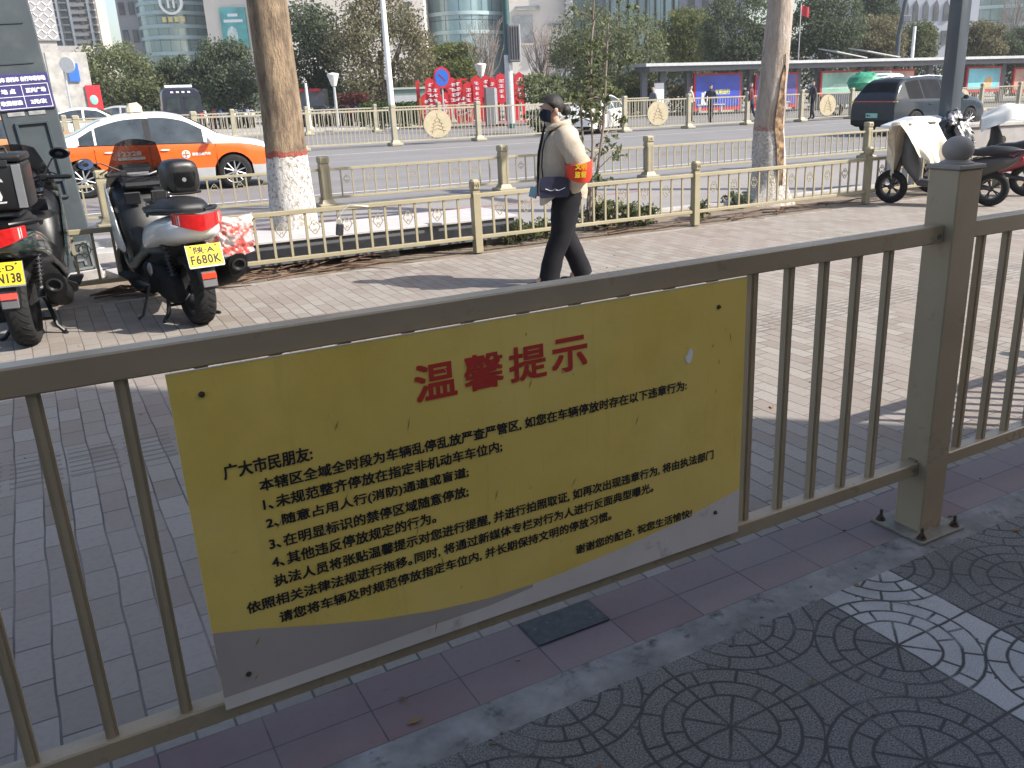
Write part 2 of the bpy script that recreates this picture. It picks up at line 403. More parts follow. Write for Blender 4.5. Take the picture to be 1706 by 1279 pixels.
def mat_glasswall(name, tint, w, h, line=(0.06, 0.08, 0.09), lw=0.06):
    "curtain wall: panes in a grid that mirror the sky with slightly differing tint"
    m, nt, b = nodes(name); co = coord(nt); x, y, z = sepxyz(nt, co)
    u = mth(nt, 'DIVIDE', mth(nt, 'ADD', x, mth(nt, 'MULTIPLY', y, 0.4)), w); v = mth(nt, 'DIVIDE', z, h)
    wn = nt.nodes.new('ShaderNodeTexWhiteNoise'); wn.noise_dimensions = '2D'
    nt.links.new(combxyz(nt, mth(nt, 'FLOOR', u), mth(nt, 'FLOOR', v), 0.0), wn.inputs['Vector'])
    fr = mth(nt, 'MAXIMUM', mth(nt, 'LESS_THAN', mth(nt, 'FRACT', u), lw), mth(nt, 'LESS_THAN', mth(nt, 'FRACT', v), lw * w / h))
    blot = nz(nt, combxyz(nt, mth(nt, 'MULTIPLY', x, 0.5), mth(nt, 'MULTIPLY', y, 0.5), mth(nt, 'MULTIPLY', z, 0.15)), 0.8, 4)
    t1 = tuple(c * 0.55 for c in tint); t2 = tuple(min(1, c * 1.35) for c in tint)
    c = mixc(nt, wn.outputs['Value'], t1, t2); c = mixc(nt, ramp(nt, blot, 0.4, 0.65), c, tuple(min(1, v * 1.6) for v in tint))
    c = mixc(nt, fr, c, line); setc(b, nt, c)
    b.inputs['Roughness'].default_value = 0.12; b.inputs['Specular IOR Level'].default_value = 0.9; b.inputs['Metallic'].default_value = 0.25
    return m

M = {}
M['brick'] = mat_brick(); M['fan'] = mat_fan(); M['strip'] = mat_strip(); M['soil'] = mat_soil()
M['joint'] = pm('cement_joint', (0.20, 0.195, 0.19), 0.85, var=0.35, scale=7, bmp=0.5, bscale=30, dirt=(0.07, 0.07, 0.07), dscale=9, dlo=0.55, dhi=0.68)
M['plaza'] = pm('plaza_paving', (0.31, 0.295, 0.28), 0.85, var=0.18, scale=0.6)
M['lane'] = mat_asphalt('lane_asphalt', (0.235, 0.22, 0.215), (0.275, 0.25, 0.24)); M['road'] = mat_asphalt('road_asphalt', (0.165, 0.158, 0.158), (0.21, 0.20, 0.20))
M['kerb'] = pm('kerb_stone', (0.38, 0.37, 0.35), 0.85, var=0.2, scale=4, bmp=0.3)
M['white_paint'] = pm('road_paint', (0.50, 0.49, 0.47), 0.7, var=0.15, scale=6, dirt=(0.22, 0.21, 0.21), dscale=5)
M['red_paint'] = pm('worn_red_paint', (0.33, 0.17, 0.16), 0.8, var=0.2, scale=6, dirt=(0.23, 0.20, 0.20), dscale=2, dlo=0.45, dhi=0.6)
M['olive'] = pm('olive_steel', (0.37, 0.285, 0.185), 0.30, metal=0.0, var=0.10, scale=3, bmp=0.02, bscale=200, dirt=(0.31, 0.23, 0.155), dscale=6, dlo=0.58, dhi=0.8)
M['olive_dark'] = pm('olive_steel_worn', (0.17, 0.14, 0.095), 0.5, var=0.15, scale=5)
M['gold'] = pm('pale_gold_paint', (0.285, 0.25, 0.162), 0.5, var=0.12, scale=2.5, dirt=(0.27, 0.225, 0.15), dscale=5, dlo=0.55, dhi=0.75)
M['gold2'] = pm('faded_gold_paint', (0.30, 0.275, 0.20), 0.55, var=0.12, scale=2.5, dirt=(0.30, 0.26, 0.19), dscale=4)
M['gold_dark'] = pm('bronze_paint', (0.12, 0.10, 0.075), 0.6)
M['rust'] = pm('rusty_bolt', (0.10, 0.065, 0.045), 0.7, metal=0.5, var=0.4, scale=60)
M['plate_steel'] = pm('base_plate_steel', (0.21, 0.185, 0.145), 0.6, var=0.25, scale=20, dirt=(0.10, 0.075, 0.055), dscale=22)
M['black'] = pm('black_plastic', (0.009, 0.009, 0.010), 0.4, var=0.2); M['black_gloss'] = pm('black_gloss', (0.012, 0.012, 0.014), 0.18, coat=0.6)
M['black_matt'] = pm('black_matt', (0.012, 0.012, 0.013), 0.75, var=0.25, scale=20, bmp=0.15, bscale=120)
M['seat'] = pm('vinyl_seat', (0.010, 0.010, 0.011), 0.45, bmp=0.25, bscale=160)
M['tyre'] = pm('tyre_rubber', (0.02, 0.02, 0.02), 0.85, var=0.25, scale=30, dirt=(0.10, 0.09, 0.075), dscale=18, dlo=0.6, dhi=0.8)
M['alloy'] = pm('alloy', (0.42, 0.42, 0.43), 0.4, metal=0.8); M['chrome'] = pm('chrome', (0.72, 0.72, 0.73), 0.12, metal=1.0, var=0.03)
M['dark_metal'] = pm('dark_metal', (0.06, 0.06, 0.065), 0.4, metal=0.7)
M['white_body'] = pm('white_bodywork', (0.72, 0.73, 0.71), 0.25, var=0.04, coat=0.6); M['red_lens'] = pm('red_lens', (0.42, 0.012, 0.012), 0.12, var=0.25, scale=25, coat=1.0)
M['red_reflector'] = pm('red_reflector', (0.75, 0.05, 0.02), 0.2, var=0.15, scale=60, coat=1.0); M['clear_lens'] = pm('clear_lens', (0.42, 0.40, 0.38), 0.1, coat=1.0, var=0.3, scale=40)
M['amber'] = pm('amber_lens', (0.62, 0.40, 0.04), 0.2, coat=1.0)
M['plate_y'] = pm('plate_yellow', (0.78, 0.55, 0.02), 0.4, var=0.05); M['ink'] = pm('black_ink', (0.018, 0.016, 0.016), 0.6); M['plate_g'] = pm('plate_green', (0.25, 0.52, 0.42), 0.4)
M['mirror'] = pm('mirror_glass', (0.55, 0.60, 0.68), 0.04, metal=1.0, var=0.02); M['mirror_blue'] = pm('blue_mirror_glass', (0.16, 0.25, 0.5), 0.06, metal=0.9, var=0.02)
M['smoke'] = pm('smoked_screen', (0.03, 0.022, 0.02), 0.08, coat=1.0, alpha=0.72)
M['carglass'] = pm('car_glass', (0.035, 0.045, 0.05), 0.05, coat=1.0, var=0.5, scale=2.5); M['orange'] = pm('taxi_orange', (0.80, 0.115, 0.012), 0.3, var=0.05, coat=0.7)
M['taxi_white'] = pm('taxi_white', (0.76, 0.76, 0.75), 0.3, var=0.04, coat=0.7); M['taxi_grey'] = pm('taxi_grey', (0.42, 0.43, 0.43), 0.35, var=0.06, metal=0.2, coat=0.5)
M['slate'] = pm('slate_metallic', (0.030, 0.038, 0.048), 0.12, metal=0.0, var=0.08, coat=0.0); M['slate'].node_tree.nodes['Principled BSDF'].inputs['Specular IOR Level'].default_value = 0.22
M['tinted'] = pm('tinted_glass', (.010, .012, .015), .06, var=.4, scale=2); M['tinted'].node_tree.nodes['Principled BSDF'].inputs['Specular IOR Level'].default_value = 0.06
M['white'] = pm('white_enamel', (0.74, 0.74, 0.72), 0.45, var=0.06)
M['navy'] = pm('navy_enamel', (0.055, 0.05, 0.17), 0.4, var=0.08); M['lettering'] = pm('pale_lettering', (0.76, 0.75, 0.78), 0.5, var=0.05)
M['pillar'] = pm('painted_steel_grey', (0.055, 0.069, 0.078), 0.55, var=0.12, scale=2, bmp=0.05, bscale=30, dirt=(0.085, 0.097, 0.103), dscale=3, dlo=0.5, dhi=0.75); M['pillar_dark'] = pm('painted_steel_dark', (0.045, 0.06, 0.07), 0.55)
M['pillar_cast'] = pm('cast_relief', (0.17, 0.18, 0.18), 0.6, var=0.2)
M['red'] = pm('signal_red', (0.50, 0.022, 0.032), 0.45, var=0.1); M['blue'] = pm('sign_blue', (0.03, 0.13, 0.52), 0.4, var=0.05)
M['concrete'] = pm('concrete', (0.36, 0.345, 0.335), 0.85, var=0.15, bmp=0.3, dirt=(0.22, 0.21, 0.2), dscale=3); M['steel'] = pm('galvanised_steel', (0.52, 0.53, 0.54), 0.4, metal=0.4, var=0.1)
M['grey_panel'] = pm('grey_panel', (0.13, 0.135, 0.15), 0.5); M['pole_green'] = pm('dark_green_pole', (0.035, 0.09, 0.09), 0.45); M['pole_navy'] = pm('dark_lamp_pole', (0.035, 0.05, 0.065), 0.4, var=0.08, coat=0.3)
M['skin'] = pm('skin', (0.50, 0.31, 0.225), 0.5, var=0.06); M['hair'] = pm('black_hair', (0.014, 0.011, 0.010), 0.6, bmp=0.6, bscale=90)
M['trunk'] = pm('dark_bark', (0.09, 0.07, 0.055), 0.9, var=0.3, bmp=0.5); M['twig'] = pm('dry_twig', (0.13, 0.085, 0.06), 0.9, var=0.4); M['bare'] = pm('bare_branch', (0.27, 0.225, 0.20), 0.9, var=0.25)

# ---------------------------------------------------------------- the setting
def sheet(name, u0, u1, v0, v1, z, mat, th=0.0, kind='structure'):
    b = MB()
    if th: b.box(((u0 + u1) / 2, (v0 + v1) / 2, z - th / 2), (u1 - u0, v1 - v0, th))
    else: b.poly([(u0, v0, z), (u1, v0, z), (u1, v1, z), (u0, v1, z)])
    return struct(b.build(name, mat, rz=ST, smooth=0), kind)
sheet('ground', -2500, 2500, -2500, 2500, -0.20, M['plaza'])
sheet('fan_pavement', -14, 20, -6, 1.735, 0.0, M['fan'], 0.16)
sheet('cement_joint', -14, 20, 1.735, 1.868, 0.0, M['joint'], 0.16)
sheet('tile_strip', -14, 20, 1.868, 2.152, 0.0, M['strip'], 0.16)
sheet('brick_sidewalk', -30, 45, 2.152, 8.12, 0.0, M['brick'], 0.16)
sheet('sidewalk_edge', -30, 45, 8.12, 8.20, 0.004, pm('edge_stone', (.27, .255, .24), .9, var=.25, scale=5, dirt=(.19, .16, .13), dscale=4, dlo=.45, dhi=.65), 0.16)
sheet('planting_soil', -30, 45, 8.20, 9.55, -0.012, M['soil'], 0.15)
sheet('kerb_stone', -30, 45, 9.55, 9.72, 0.02, M['kerb'], 0.2)
sheet('lane', -70, 120, 9.72, 13.6, -0.12, M['lane'], 0.06)
sheet('road', -120, 220, 13.6, 45, -0.124, M['road'], 0.06)
sheet('far_kerb', -120, 220, 45, 45.25, 0.0, M['kerb'], 0.18)
sheet('far_plaza', -160, 260, 45.25, 150, -0.01, M['plaza'], 0.15)
for k, (v, wd) in enumerate(((16.2, 0.12), (26.9, 0.12))):
    sheet('lane_line', -110, 200, v, v + wd, -0.118, M['white_paint'])
b = MB()
for k in range(-10, 25): b.poly([(k * 6, 21.5, -0.118), (k * 6 + 2.4, 21.5, -0.118), (k * 6 + 2.4, 21.62, -0.118), (k * 6, 21.62, -0.118)])
struct(b.build('lane_line', M['white_paint'], rz=ST, smooth=0))
sheet('red_lane_line', 0.5, 9, 12.55, 12.72, -0.116, M['red_paint'])
b = MB()     # one nearly black replacement tile in the strip, where the photo shows it
b.box((0.005 + 0.262 * 4.5, 1.868 + 0.142 * 1.5, -0.05), (0.254, 0.134, 0.108))
struct(b.build('dark_tile', pm('black_granite', (0.035, 0.038, 0.036), 0.6, var=0.4, scale=30, dirt=(0.12, 0.12, 0.11), dscale=40, dlo=0.6, dhi=0.7), rz=ST, smooth=0))
# the building behind the viewpoint whose corner shades the near pavement
t = thing('shop_building', 'plain rendered building along the near side of the pavement, behind the railing', 'building', st(2.65, -4.0), ST)
b = MB(); b.box((0, 0, 4.1), (9.3, 6, 8.2)); b.build('wall', pm('render_beige', (0.78, 0.73, 0.66), 0.9, bmp=0.2), t, smooth=0)
b = MB(); b.box((0, 0, 8.26), (9.3, 6.0, 0.12)); b.build('roof', M['concrete'], t, smooth=0)
for k in range(2):
    b = MB(); b.box((-2.3 + k * 4.6, 3.03, 1.5), (3.4, 0.06, 2.6)); b.build('window', M['carglass'], t, smooth=0)

# ---------------------------------------------------------------- front railing
FV = 1.897
def front_railing():
    t = thing('railing', 'olive steel pedestrian railing in front with ball-topped post', 'railing', st(0, 0), ST)
    P = 2.625
    def post(x):
        b = MB(); b.box((x, FV, 0.66), (0.118, 0.118, 1.308), bev=0.004); p = b.build('post', M['olive'], t)
        b = MB(); b.box((x, FV, 1.3215), (0.132, 0.132, 0.015), bev=0.003)
        b.lathe([(0.054, 1.329), (0.054, 1.333), (0.045, 1.337), (0.036, 1.342), (0.030, 1.35)], Matrix.Translation((x, FV, 0)), 28)
        b.ell((x, FV, 1.374), (0.050, 0.050, 0.043), 28, rings=16); b.build('ball_finial', pm('grey_ball', (0.31, 0.27, 0.235), 0.55, var=0.08, scale=8), t)
        b = MB(); b.box((x, FV, 0.006), (0.235, 0.235, 0.012), bev=0.003); bp = b.build('base_plate', M['plate_steel'], t)
        for sx in (-1, 1):
            for sy in (-1, 1):
                b = MB(); c = (x + sx * 0.092, FV + sy * 0.092)
                b.cyl((*c, 0.012), (*c, 0.016), 0.018, seg=16); b.cyl((*c, 0.016), (*c, 0.028), 0.0125, seg=6); b.cyl((*c, 0.028), (*c, 0.052), 0.006, seg=8)
                b.build('bolt', M['rust'], bp)
        for z in (0.262, 1.105):
            for s in (-1, 1):
                b = MB(); b.box((x + s * 0.066, FV, z), (0.014, 0.034, 0.05), bev=0.003); b.cyl((x + s * 0.085, FV - 0.0262, z - 0.004), (x + s * 0.085, FV - 0.0305, z - 0.004), 0.009, seg=10)
                b.build('bracket', M['olive_dark'], t)
    def panel(x0, x1, bal):
        for nm, z, h in (('top_rail', 1.107, 0.06), ('bottom_rail', 0.255, 0.05)):
            b = MB(); b.box(((x0 + x1) / 2, FV, z), (x1 - x0, 0.052, h), bev=0.004); b.build(nm, M['olive'], t)
        for x in bal:
            if panel.proto is None:
                b = MB(); b.box((0, 0, 0.6785), (0.026, 0.022, 0.797)); b.box((0, -0.0125, 0.6785), (0.012, 0.004, 0.797)); panel.proto = b.build('baluster', M['olive'], t, (x, FV, 0), smooth=0)
            else: cpart(panel.proto, (x, FV, 0))
    panel.proto = None
    post(P)
    panel(P - 4.35, P - 0.06, [1.75 + 0.1455 * k for k in range(0, 5)] + [1.75 - 0.1518 * k for k in range(1, 24)])
    post(P - 4.41)
    panel(P + 0.06, P + 3.4, [P + 0.1 + 0.1455 * (k + 0.55) for k in range(22)])
    post(P + 3.46)
    return t
front_railing()

# ---------------------------------------------------------------- notice board on the railing
SB = st(2.564, 1.842) - V((math.cos(R(30.45)), math.sin(R(30.45)), 0)) * 2.40    # origin of sign-plane coordinate s
def notice():
    y0 = FV - 0.036
    # the sign-plane coordinate s was measured from the post's front corner: u = 2.564 - 2.40 + s
    OU = 2.564 - 2.40
    t = thing('notice_board', 'large scuffed yellow notice board with red heading fixed to the front railing', 'notice board', st(0, 0), ST)
    X0, X1, Z0, Z1 = OU - 0.005, OU + 1.531, 0.268, 1.077
    b = MB()
    b.box(((X0 + X1) / 2, y0, (Z0 + Z1) / 2), (X1 - X0, 0.004, Z1 - Z0))
    ym = pm('sign_yellow', (0.85, 0.60, 0.14), 0.42, var=0.06, scale=2.2, dirt=(0.73, 0.50, 0.095), dscale=2.4, dlo=0.5, dhi=0.8)
    nt_ = ym.node_tree; b_ = nt_.nodes['Principled BSDF']; co_ = coord(nt_); x_, y_, z_ = sepxyz(nt_, co_)
    src = b_.inputs['Base Color'].links[0].from_socket
    stv = nz(nt_, combxyz(nt_, mth(nt_, 'MULTIPLY', x_, 22.0), 0.0, mth(nt_, 'MULTIPLY', z_, 1.6)), 1.0, 5, .7); c_ = mixc(nt_, mth(nt_, 'MULTIPLY', ramp(nt_, stv, .56, .76), .30), src, (.50, .35, .09))
    c_ = mixc(nt_, mth(nt_, 'MULTIPLY', ramp(nt_, nz(nt_, co_, 30, 5, .8), .63, .73), .5), c_, (.45, .30, .07)); c_ = mixc(nt_, mth(nt_, 'MULTIPLY', ramp(nt_, nz(nt_, co_, 1.7, 3), .5, .75), .35), c_, (.88, .70, .26)); setc(b_, nt_, c_)
    bump(nt_, b_, nz(nt_, co_, 3.5, 2), .25, .02)
    b.build('panel', ym, t, smooth=0)
    yf = y0 - 0.002
    bound = [(-.005, .474), (.11, .445), (.22, .412), (.36, .375), (.52, .345), (.67, .329), (.80, .327), (.9, .331), (1.09, .346), (1.29, .369), (1.507, .410), (1.531, .416)]
    b = MB()
    for (a, za), (c, zc) in zip(bound, bound[1:]):
        ax, cx = OU + a, OU + c
        b.poly([(ax, yf - 0.0006, Z0), (cx, yf - 0.0006, Z0), (cx, yf - 0.0006, zc), (ax, yf - 0.0006, za)])
    b.build('silver_border', pm('sign_pale', (0.70, 0.62, 0.57), 0.5, var=0.08, scale=3, dirt=(0.42, 0.37, 0.35), dscale=8, dlo=0.58, dhi=0.72), t, smooth=0)
    b = MB()
    strip = [(-.005, .302), (.3, .303), (.5, .306), (.67, .3065), (.80, .318)]
    for k in range(24):
        a = -.005 + .805 * k / 24; c = -.005 + .805 * (k + 1) / 24
        b.poly([(OU + a, yf - 0.0012, interp(strip, a)), (OU + c, yf - 0.0012, interp(strip, c)), (OU + c, yf - 0.0012, interp(bound, c)), (OU + a, yf - 0.0012, interp(bound, a))])
    b.build('grey_wave', pm('sign_grey', (0.44, 0.37, 0.33), 0.5, var=0.08, scale=3), t, smooth=0)
    b = MB()
    b.box(((X0 + X1) / 2, y0 - 0.0005, Z1 + 0.0006), (X1 - X0, 0.005, 0.0012)); b.build('edge_trim', M['white'], t, smooth=0)
    red = pm('sign_red', (0.52, 0.04, 0.025), 0.45, var=0.06); ink = M['ink']
    ex, ey = (1, 0, 0), (0, 0, 1)
    def line(txt, s0, s1, z0, z1, mat=ink, off=0.026, nm='text_line', sp_=1.0):
        for a_, c_ in (('，', ', '), ('：', ':'), ('；', ';'), ('（', '('), ('）', ')'), ('、', '､'), ('。', '｡'), ('！', '!')): txt = txt.replace(a_, c_)
        put_text(nm, txt, s1 - s0, z1 - z0, mat, t, (OU + s0, yf - 0.0016, z0), ex, ey, off, sp_)
    for i, ch in enumerate('温馨提示'):
        a = (0.514, 0.640, 0.762, 0.883)[i]; line(ch, a, a + 0.107, 0.908, 0.999, red, 0.024, 'heading_character')
    rows = [('广大市民朋友：', .072, .262, .826, .862), ('本辖区全域全时段为车辆乱停乱放严查严管区，如您在车辆停放时存在以下违章行为：', .140, 1.318, .779, .811),
            ('1、未规范整齐停放在指定非机动车车位内；', .142, .731, .733, .765), ('2、随意占用人行（消防）通道或盲道；', .142, .635, .685, .717),
            ('3、在明显标识的禁停区域随意停放；', .142, .631, .635, .667), ('4、其他违反停放规定的行为。', .142, .540, .589, .621),
            ('执法人员将张贴温馨提示对您进行提醒，并进行拍照取证，如再次出现违章行为，将由执法部门', .140, 1.423, .541, .573),
            ('依照相关法律法规进行拖移。同时，将通过新媒体专栏对行为人进行反面典型曝光。', .074, 1.203, .493, .524),
            ('请您将车辆及时规范停放指定车位内，并长期保持文明的停放习惯。', .140, 1.058, .446, .477), ('谢谢您的配合，祝您生活愉快！', .938, 1.345, .372, .402)]
    for r in rows: line(*r)
    for s, z in ((.056, 1.024), (1.428, 1.005), (.055, .343), (1.436, .361)):
        b = MB(); b.cyl((OU + s, yf, z), (OU + s, yf - 0.002, z), 0.0065, seg=14); b.cyl((OU + s, yf - 0.002, z), (OU + s, yf - 0.007, z), 0.004, seg=8); b.build('screw', M['rust'], t)
    # chipped paint and scuffs
    b = MB(); pts = [(.0, .018), (.008, .021), (.014, .012), (.013, -.004), (.006, -.02), (-.004, -.022), (-.011, -.012), (-.014, .0), (-.006, .004)]
    b.poly([(OU + 1.3245 + p[0], yf - 0.0014, .880 + p[1]) for p in pts]); b.build('paint_chip', pm('bare_board', (0.85, 0.84, 0.82), 0.6), t, smooth=0)
    rnd = random.Random(5); b = MB()
    for k in range(70):
        s, z = rnd.uniform(.03, 1.5), rnd.uniform(.48, 1.06); a = rnd.choice((rnd.uniform(-.3, .5), rnd.uniform(-1.4, -.7))); l = rnd.uniform(.004, .03) * rnd.random(); wd = rnd.uniform(.0006, .0016)
        dx, dz = math.cos(a) * l, math.sin(a) * l; nx, nz_ = -math.sin(a) * wd, math.cos(a) * wd
        b.poly([(OU + s - dx, yf - 0.0018, z - dz), (OU + s + nx, yf - 0.0018, z + nz_), (OU + s + dx, yf - 0.0018, z + dz), (OU + s - nx, yf - 0.0018, z - nz_)])
    b.build('scratch', pm('scratch_pale', (0.80, 0.66, 0.30), 0.5), t, smooth=0)
    b = MB()
    for k in range(26):
        s, z = rnd.uniform(.03, 1.5), rnd.uniform(.29, 1.05); a = rnd.uniform(.9, 1.7); l = rnd.uniform(.004, .02); wd = rnd.uniform(.0008, .002)
        dx, dz = math.cos(a) * l, math.sin(a) * l; nx, nz_ = -math.sin(a) * wd, math.cos(a) * wd
        b.poly([(OU + s - dx, yf - 0.0019, z - dz), (OU + s + nx, yf - 0.0019, z + nz_), (OU + s + dx, yf - 0.0019, z + dz), (OU + s - nx, yf - 0.0019, z - nz_)])
    b.build('scuff', pm('scuff_dark', (0.36, 0.24, 0.06), 0.6), t, smooth=0)
notice()

# ---------------------------------------------------------------- low fences of the street
def emblem_mesh(b, sc=1.0):
    n = 16; ring = []
    for k in range(n + 1):
        a = 2 * math.pi * k / n; r = 0.043 * (1 + 0.12 * math.cos(4 * a)); ring.append((r * math.cos(a) * sc, 0, r * 1.35 * math.sin(a) * sc))
    b.tube(ring, 0.005 * sc, 5, caps=False)
    for sx, sz in ((-1, 1), (1, 1), (-1, -1), (1, -1)):
        pts = []
        for k in range(9):
            a = k / 8 * 4.6; r = 0.017 * (1 - k / 14); pts.append(((sx * 0.016 + sx * r * math.cos(a)) * sc, 0, (sz * 0.024 + sz * r * math.sin(a)) * sc))
        b.tube(pts, 0.0045 * sc, 5)
    b.tube([(-0.07 * sc, 0, 0), (-0.043 * sc, 0, 0)], 0.004 * sc, 5); b.tube([(0.07 * sc, 0, 0), (0.043 * sc, 0, 0)], 0.004 * sc, 5)
def low_fence(label, v, posts, z0, ht, mat, nb, zlo, zhi, psz=0.10, heavy=False, parts=True, group=None, pad=0.0, dark=()):
    t = thing('fence', label, 'fence', st(0, v, z0), ST, group)
    proto = {}
    for u in posts:
        if 'post' not in proto:
            b = MB(); b.box((0, 0, (ht - 0.13) / 2), (psz, psz, ht - 0.13), bev=0.006)
            if heavy:
                for s in (-1, 1): b.box((s * psz * 0.3, -psz * 0.5, (ht - 0.15) / 2), (psz * 0.18, 0.012, ht - 0.22)); b.box((-psz * 0.5, s * psz * 0.3, (ht - 0.15) / 2), (0.012, psz * 0.18, ht - 0.22))
            p = proto['post'] = b.build('post', mat, t, (u, 0, 0), smooth=30)
            b = MB(); b.box((0, 0, ht - 0.12), (psz * 0.9, psz * 0.9, 0.025)); b.box((0, 0, ht - 0.05), (psz * 1.14, psz * 1.14, 0.115), bev=0.022)
            b.tube([(x * 0.03, -psz * 0.57 - 0.002, ht - 0.05 + z * 0.03) for x, z in ((-1, -1), (-.4, .6), (.2, -.3), (.7, .8), (1, -.6))], 0.006, 5)
            b.build('post_cap', mat, p)
            if heavy or pad:
                b = MB(); w_ = pad or psz * 2.2; b.box((0, 0, 0.04), (w_, w_, 0.08), bev=0.015); b.box((0, 0, 0.11), (psz * 1.5, psz * 1.5, 0.06), taper=0.75); b.build('post_foot', mat, p)
        else:
            c = cpart(proto['post'], (u, 0, 0))
            for ch in proto['post'].children: cpart(ch, ch.location, parent=c)
    for k, (a, c) in enumerate(zip(posts, posts[1:])):
        L = c - a - psz; m = (a + c) / 2
        for nm, z, hh in (('top_rail', zhi, 0.042), ('bottom_rail', zlo, 0.038)):
            b = MB(); b.box((m, 0, z), (L + 0.01, 0.042, hh), bev=0.004); b.build(nm, mat, t)
        sp_ = L / (nb + 1)
        for i in range(nb):
            x = a + psz / 2 + sp_ * (i + 1)
            if 'bal' not in proto:
                b = MB(); b.box((0, 0, (zlo + zhi) / 2), (0.022, 0.018, zhi - zlo - 0.04)); proto['bal'] = b.build('baluster', mat, t, (x, 0, 0), smooth=0)
            else: cpart(proto['bal'], (x, 0, 0))
            if i % 2 == 0 and i < nb - 1:
                xe = x + sp_ / 2
                if 'emb' not in proto:
                    b = MB(); emblem_mesh(b); proto['emb'] = b.build('emblem', mat, t, (xe, 0, (zlo + zhi) / 2 + 0.06))
                else: cpart(proto['emb'], (xe, 0, (zlo + zhi) / 2 + 0.06))
    return t
low_fence('pale gold low fence along the edge of the brick pavement, behind the walking person', 8.32, [-4.6, -1.8, 1.0, 3.86, 6.72, 9.66, 12.5], 0.0, 0.74, M['gold'], 17, 0.16, 0.585, 0.085)
low_fence('heavier gold fence with flower-capped posts along the lane, beyond the two plane trees', 14.2, [-8.6, -5.45, -2.3, 0.86, 4.0, 7.16, 10.3, 13.4, 16.4, 19.5, 22.6], -0.12, 0.80, M['gold'], 15, 0.16, 0.60, 0.15, heavy=True)
def median_fence(label, v, posts, z0, ht, emb, group=None, mat='gold2', psz=0.17, nb=20):
    t = thing('fence', label, 'fence', st(0, v, z0), ST, group)
    proto = {}
    for u in posts:
        if not proto:
            b = MB(); b.box((0, 0, ht / 2 - 0.03), (psz, psz, ht - 0.06), bev=0.01); b.box((0, 0, ht - 0.07), (psz * 1.15, psz * 1.15, 0.14), bev=0.03)
            b.box((0, 0, 0.05), (psz * 2.4, psz * 3.0, 0.10), bev=0.02); b.box((0, 0, 0.14), (psz * 1.7, psz * 1.9, 0.09), taper=0.75)
            proto['post'] = b.build('post', M[mat], t, (u, 0, 0))
        else: cpart(proto['post'], (u, 0, 0))
    for k, (a, c) in enumerate(zip(posts, posts[1:])):
        L = c - a - psz
        if 'panel' not in proto:
            b = MB()
            for z in (ht * 0.86, 0.14): b.box((0, 0, z), (L + 0.01, 0.05, 0.055))
            for i in range(nb): b.box((-L / 2 + L / (nb + 1) * (i + 1), 0, (ht * 0.86 + 0.14) / 2), (0.022, 0.02, ht * 0.86 - 0.14 - 0.05))
            proto['panel'] = b.build('panel', M[mat], t, ((a + c) / 2, 0, 0), smooth=0)
        else: cpart(proto['panel'], ((a + c) / 2, 0, 0))
        if k in emb:
            if 'oval' not in proto:
                b = MB(); Mx = Matrix.Translation((0, -0.03, ht * 0.48)) @ Matrix.Rotation(R(90), 4, 'X')
                b.prism([(0.52 * math.cos(2 * math.pi * i / 40), 0.46 * math.sin(2 * math.pi * i / 40)) for i in range(40)], Mx, 0.03); b.mi = 1
                z0_ = ht * 0.48 - 0.3
                for n, (wd, zz) in enumerate(((0.30, 0.10), (0.25, 0.22), (0.20, 0.34), (0.12, 0.46))):
                    b.tube([(-wd, -0.064, z0_ + zz - 0.04), (-wd * 0.5, -0.064, z0_ + zz), (0, -0.064, z0_ + zz + 0.05), (wd * 0.5, -0.064, z0_ + zz), (wd, -0.064, z0_ + zz - 0.04)], 0.009, 5)
                    for s in (-1, 1): b.tube([(s * wd * 0.7, -0.064, z0_ + zz - 0.03), (s * wd * 0.7, -0.064, z0_ + zz - 0.1)], 0.008, 5)
                b.tube([(0, -0.064, z0_ + 0.5), (0, -0.064, z0_ + 0.66)], 0.009, 5)
                proto['oval'] = b.build('oval_medallion', [pm('medallion_gold', (0.36, 0.31, 0.205), 0.55), pm('medallion_line', (0.22, 0.15, 0.08), 0.6)], t, ((a + c) / 2, 0, 0))
            else: cpart(proto['oval'], ((a + c) / 2, 0, 0))
    return t
median_fence('tall pale fence along the middle of the road with oval medallions', 29.8, [10.95 + 3.17 * k for k in range(-8, 22)], -0.12, 1.36, (8, 11, 14, 17, 20))
median_fence('second pale fence on the far side of the road, behind the middle one', 41.5, [8 + 3.2 * k for k in range(-10, 8)], -0.12, 1.25, ())

for k_, (x_, y_, hh) in enumerate(((150, 30, 34), (165, 75, 42))):  # unseen blocks added to keep the bright horizon out of car reflections
    t = thing('office_block', ('lower' if k_ == 0 else 'taller') + ' unseen grey block added far down the street to mask bright horizon reflections', 'building', (x_, y_, -.05), R(20))
    b = MB(); b.box((0, 0, hh / 2), (22, 42, hh)); b.build('wall', pm('far_grey_wall', (.25, .245, .24), .9), t, smooth=0); b = MB(); b.box((0, 0, hh + .3), (22.6, 42.6, .6)); b.build('roof', M['concrete'], t, smooth=0)
    for q in range(6): b = MB(); b.box((-11.1, -17.5 + q * 7, hh / 2), (.3, 3.4, hh * .85)); b.build('window', M['carglass'], t, smooth=0)
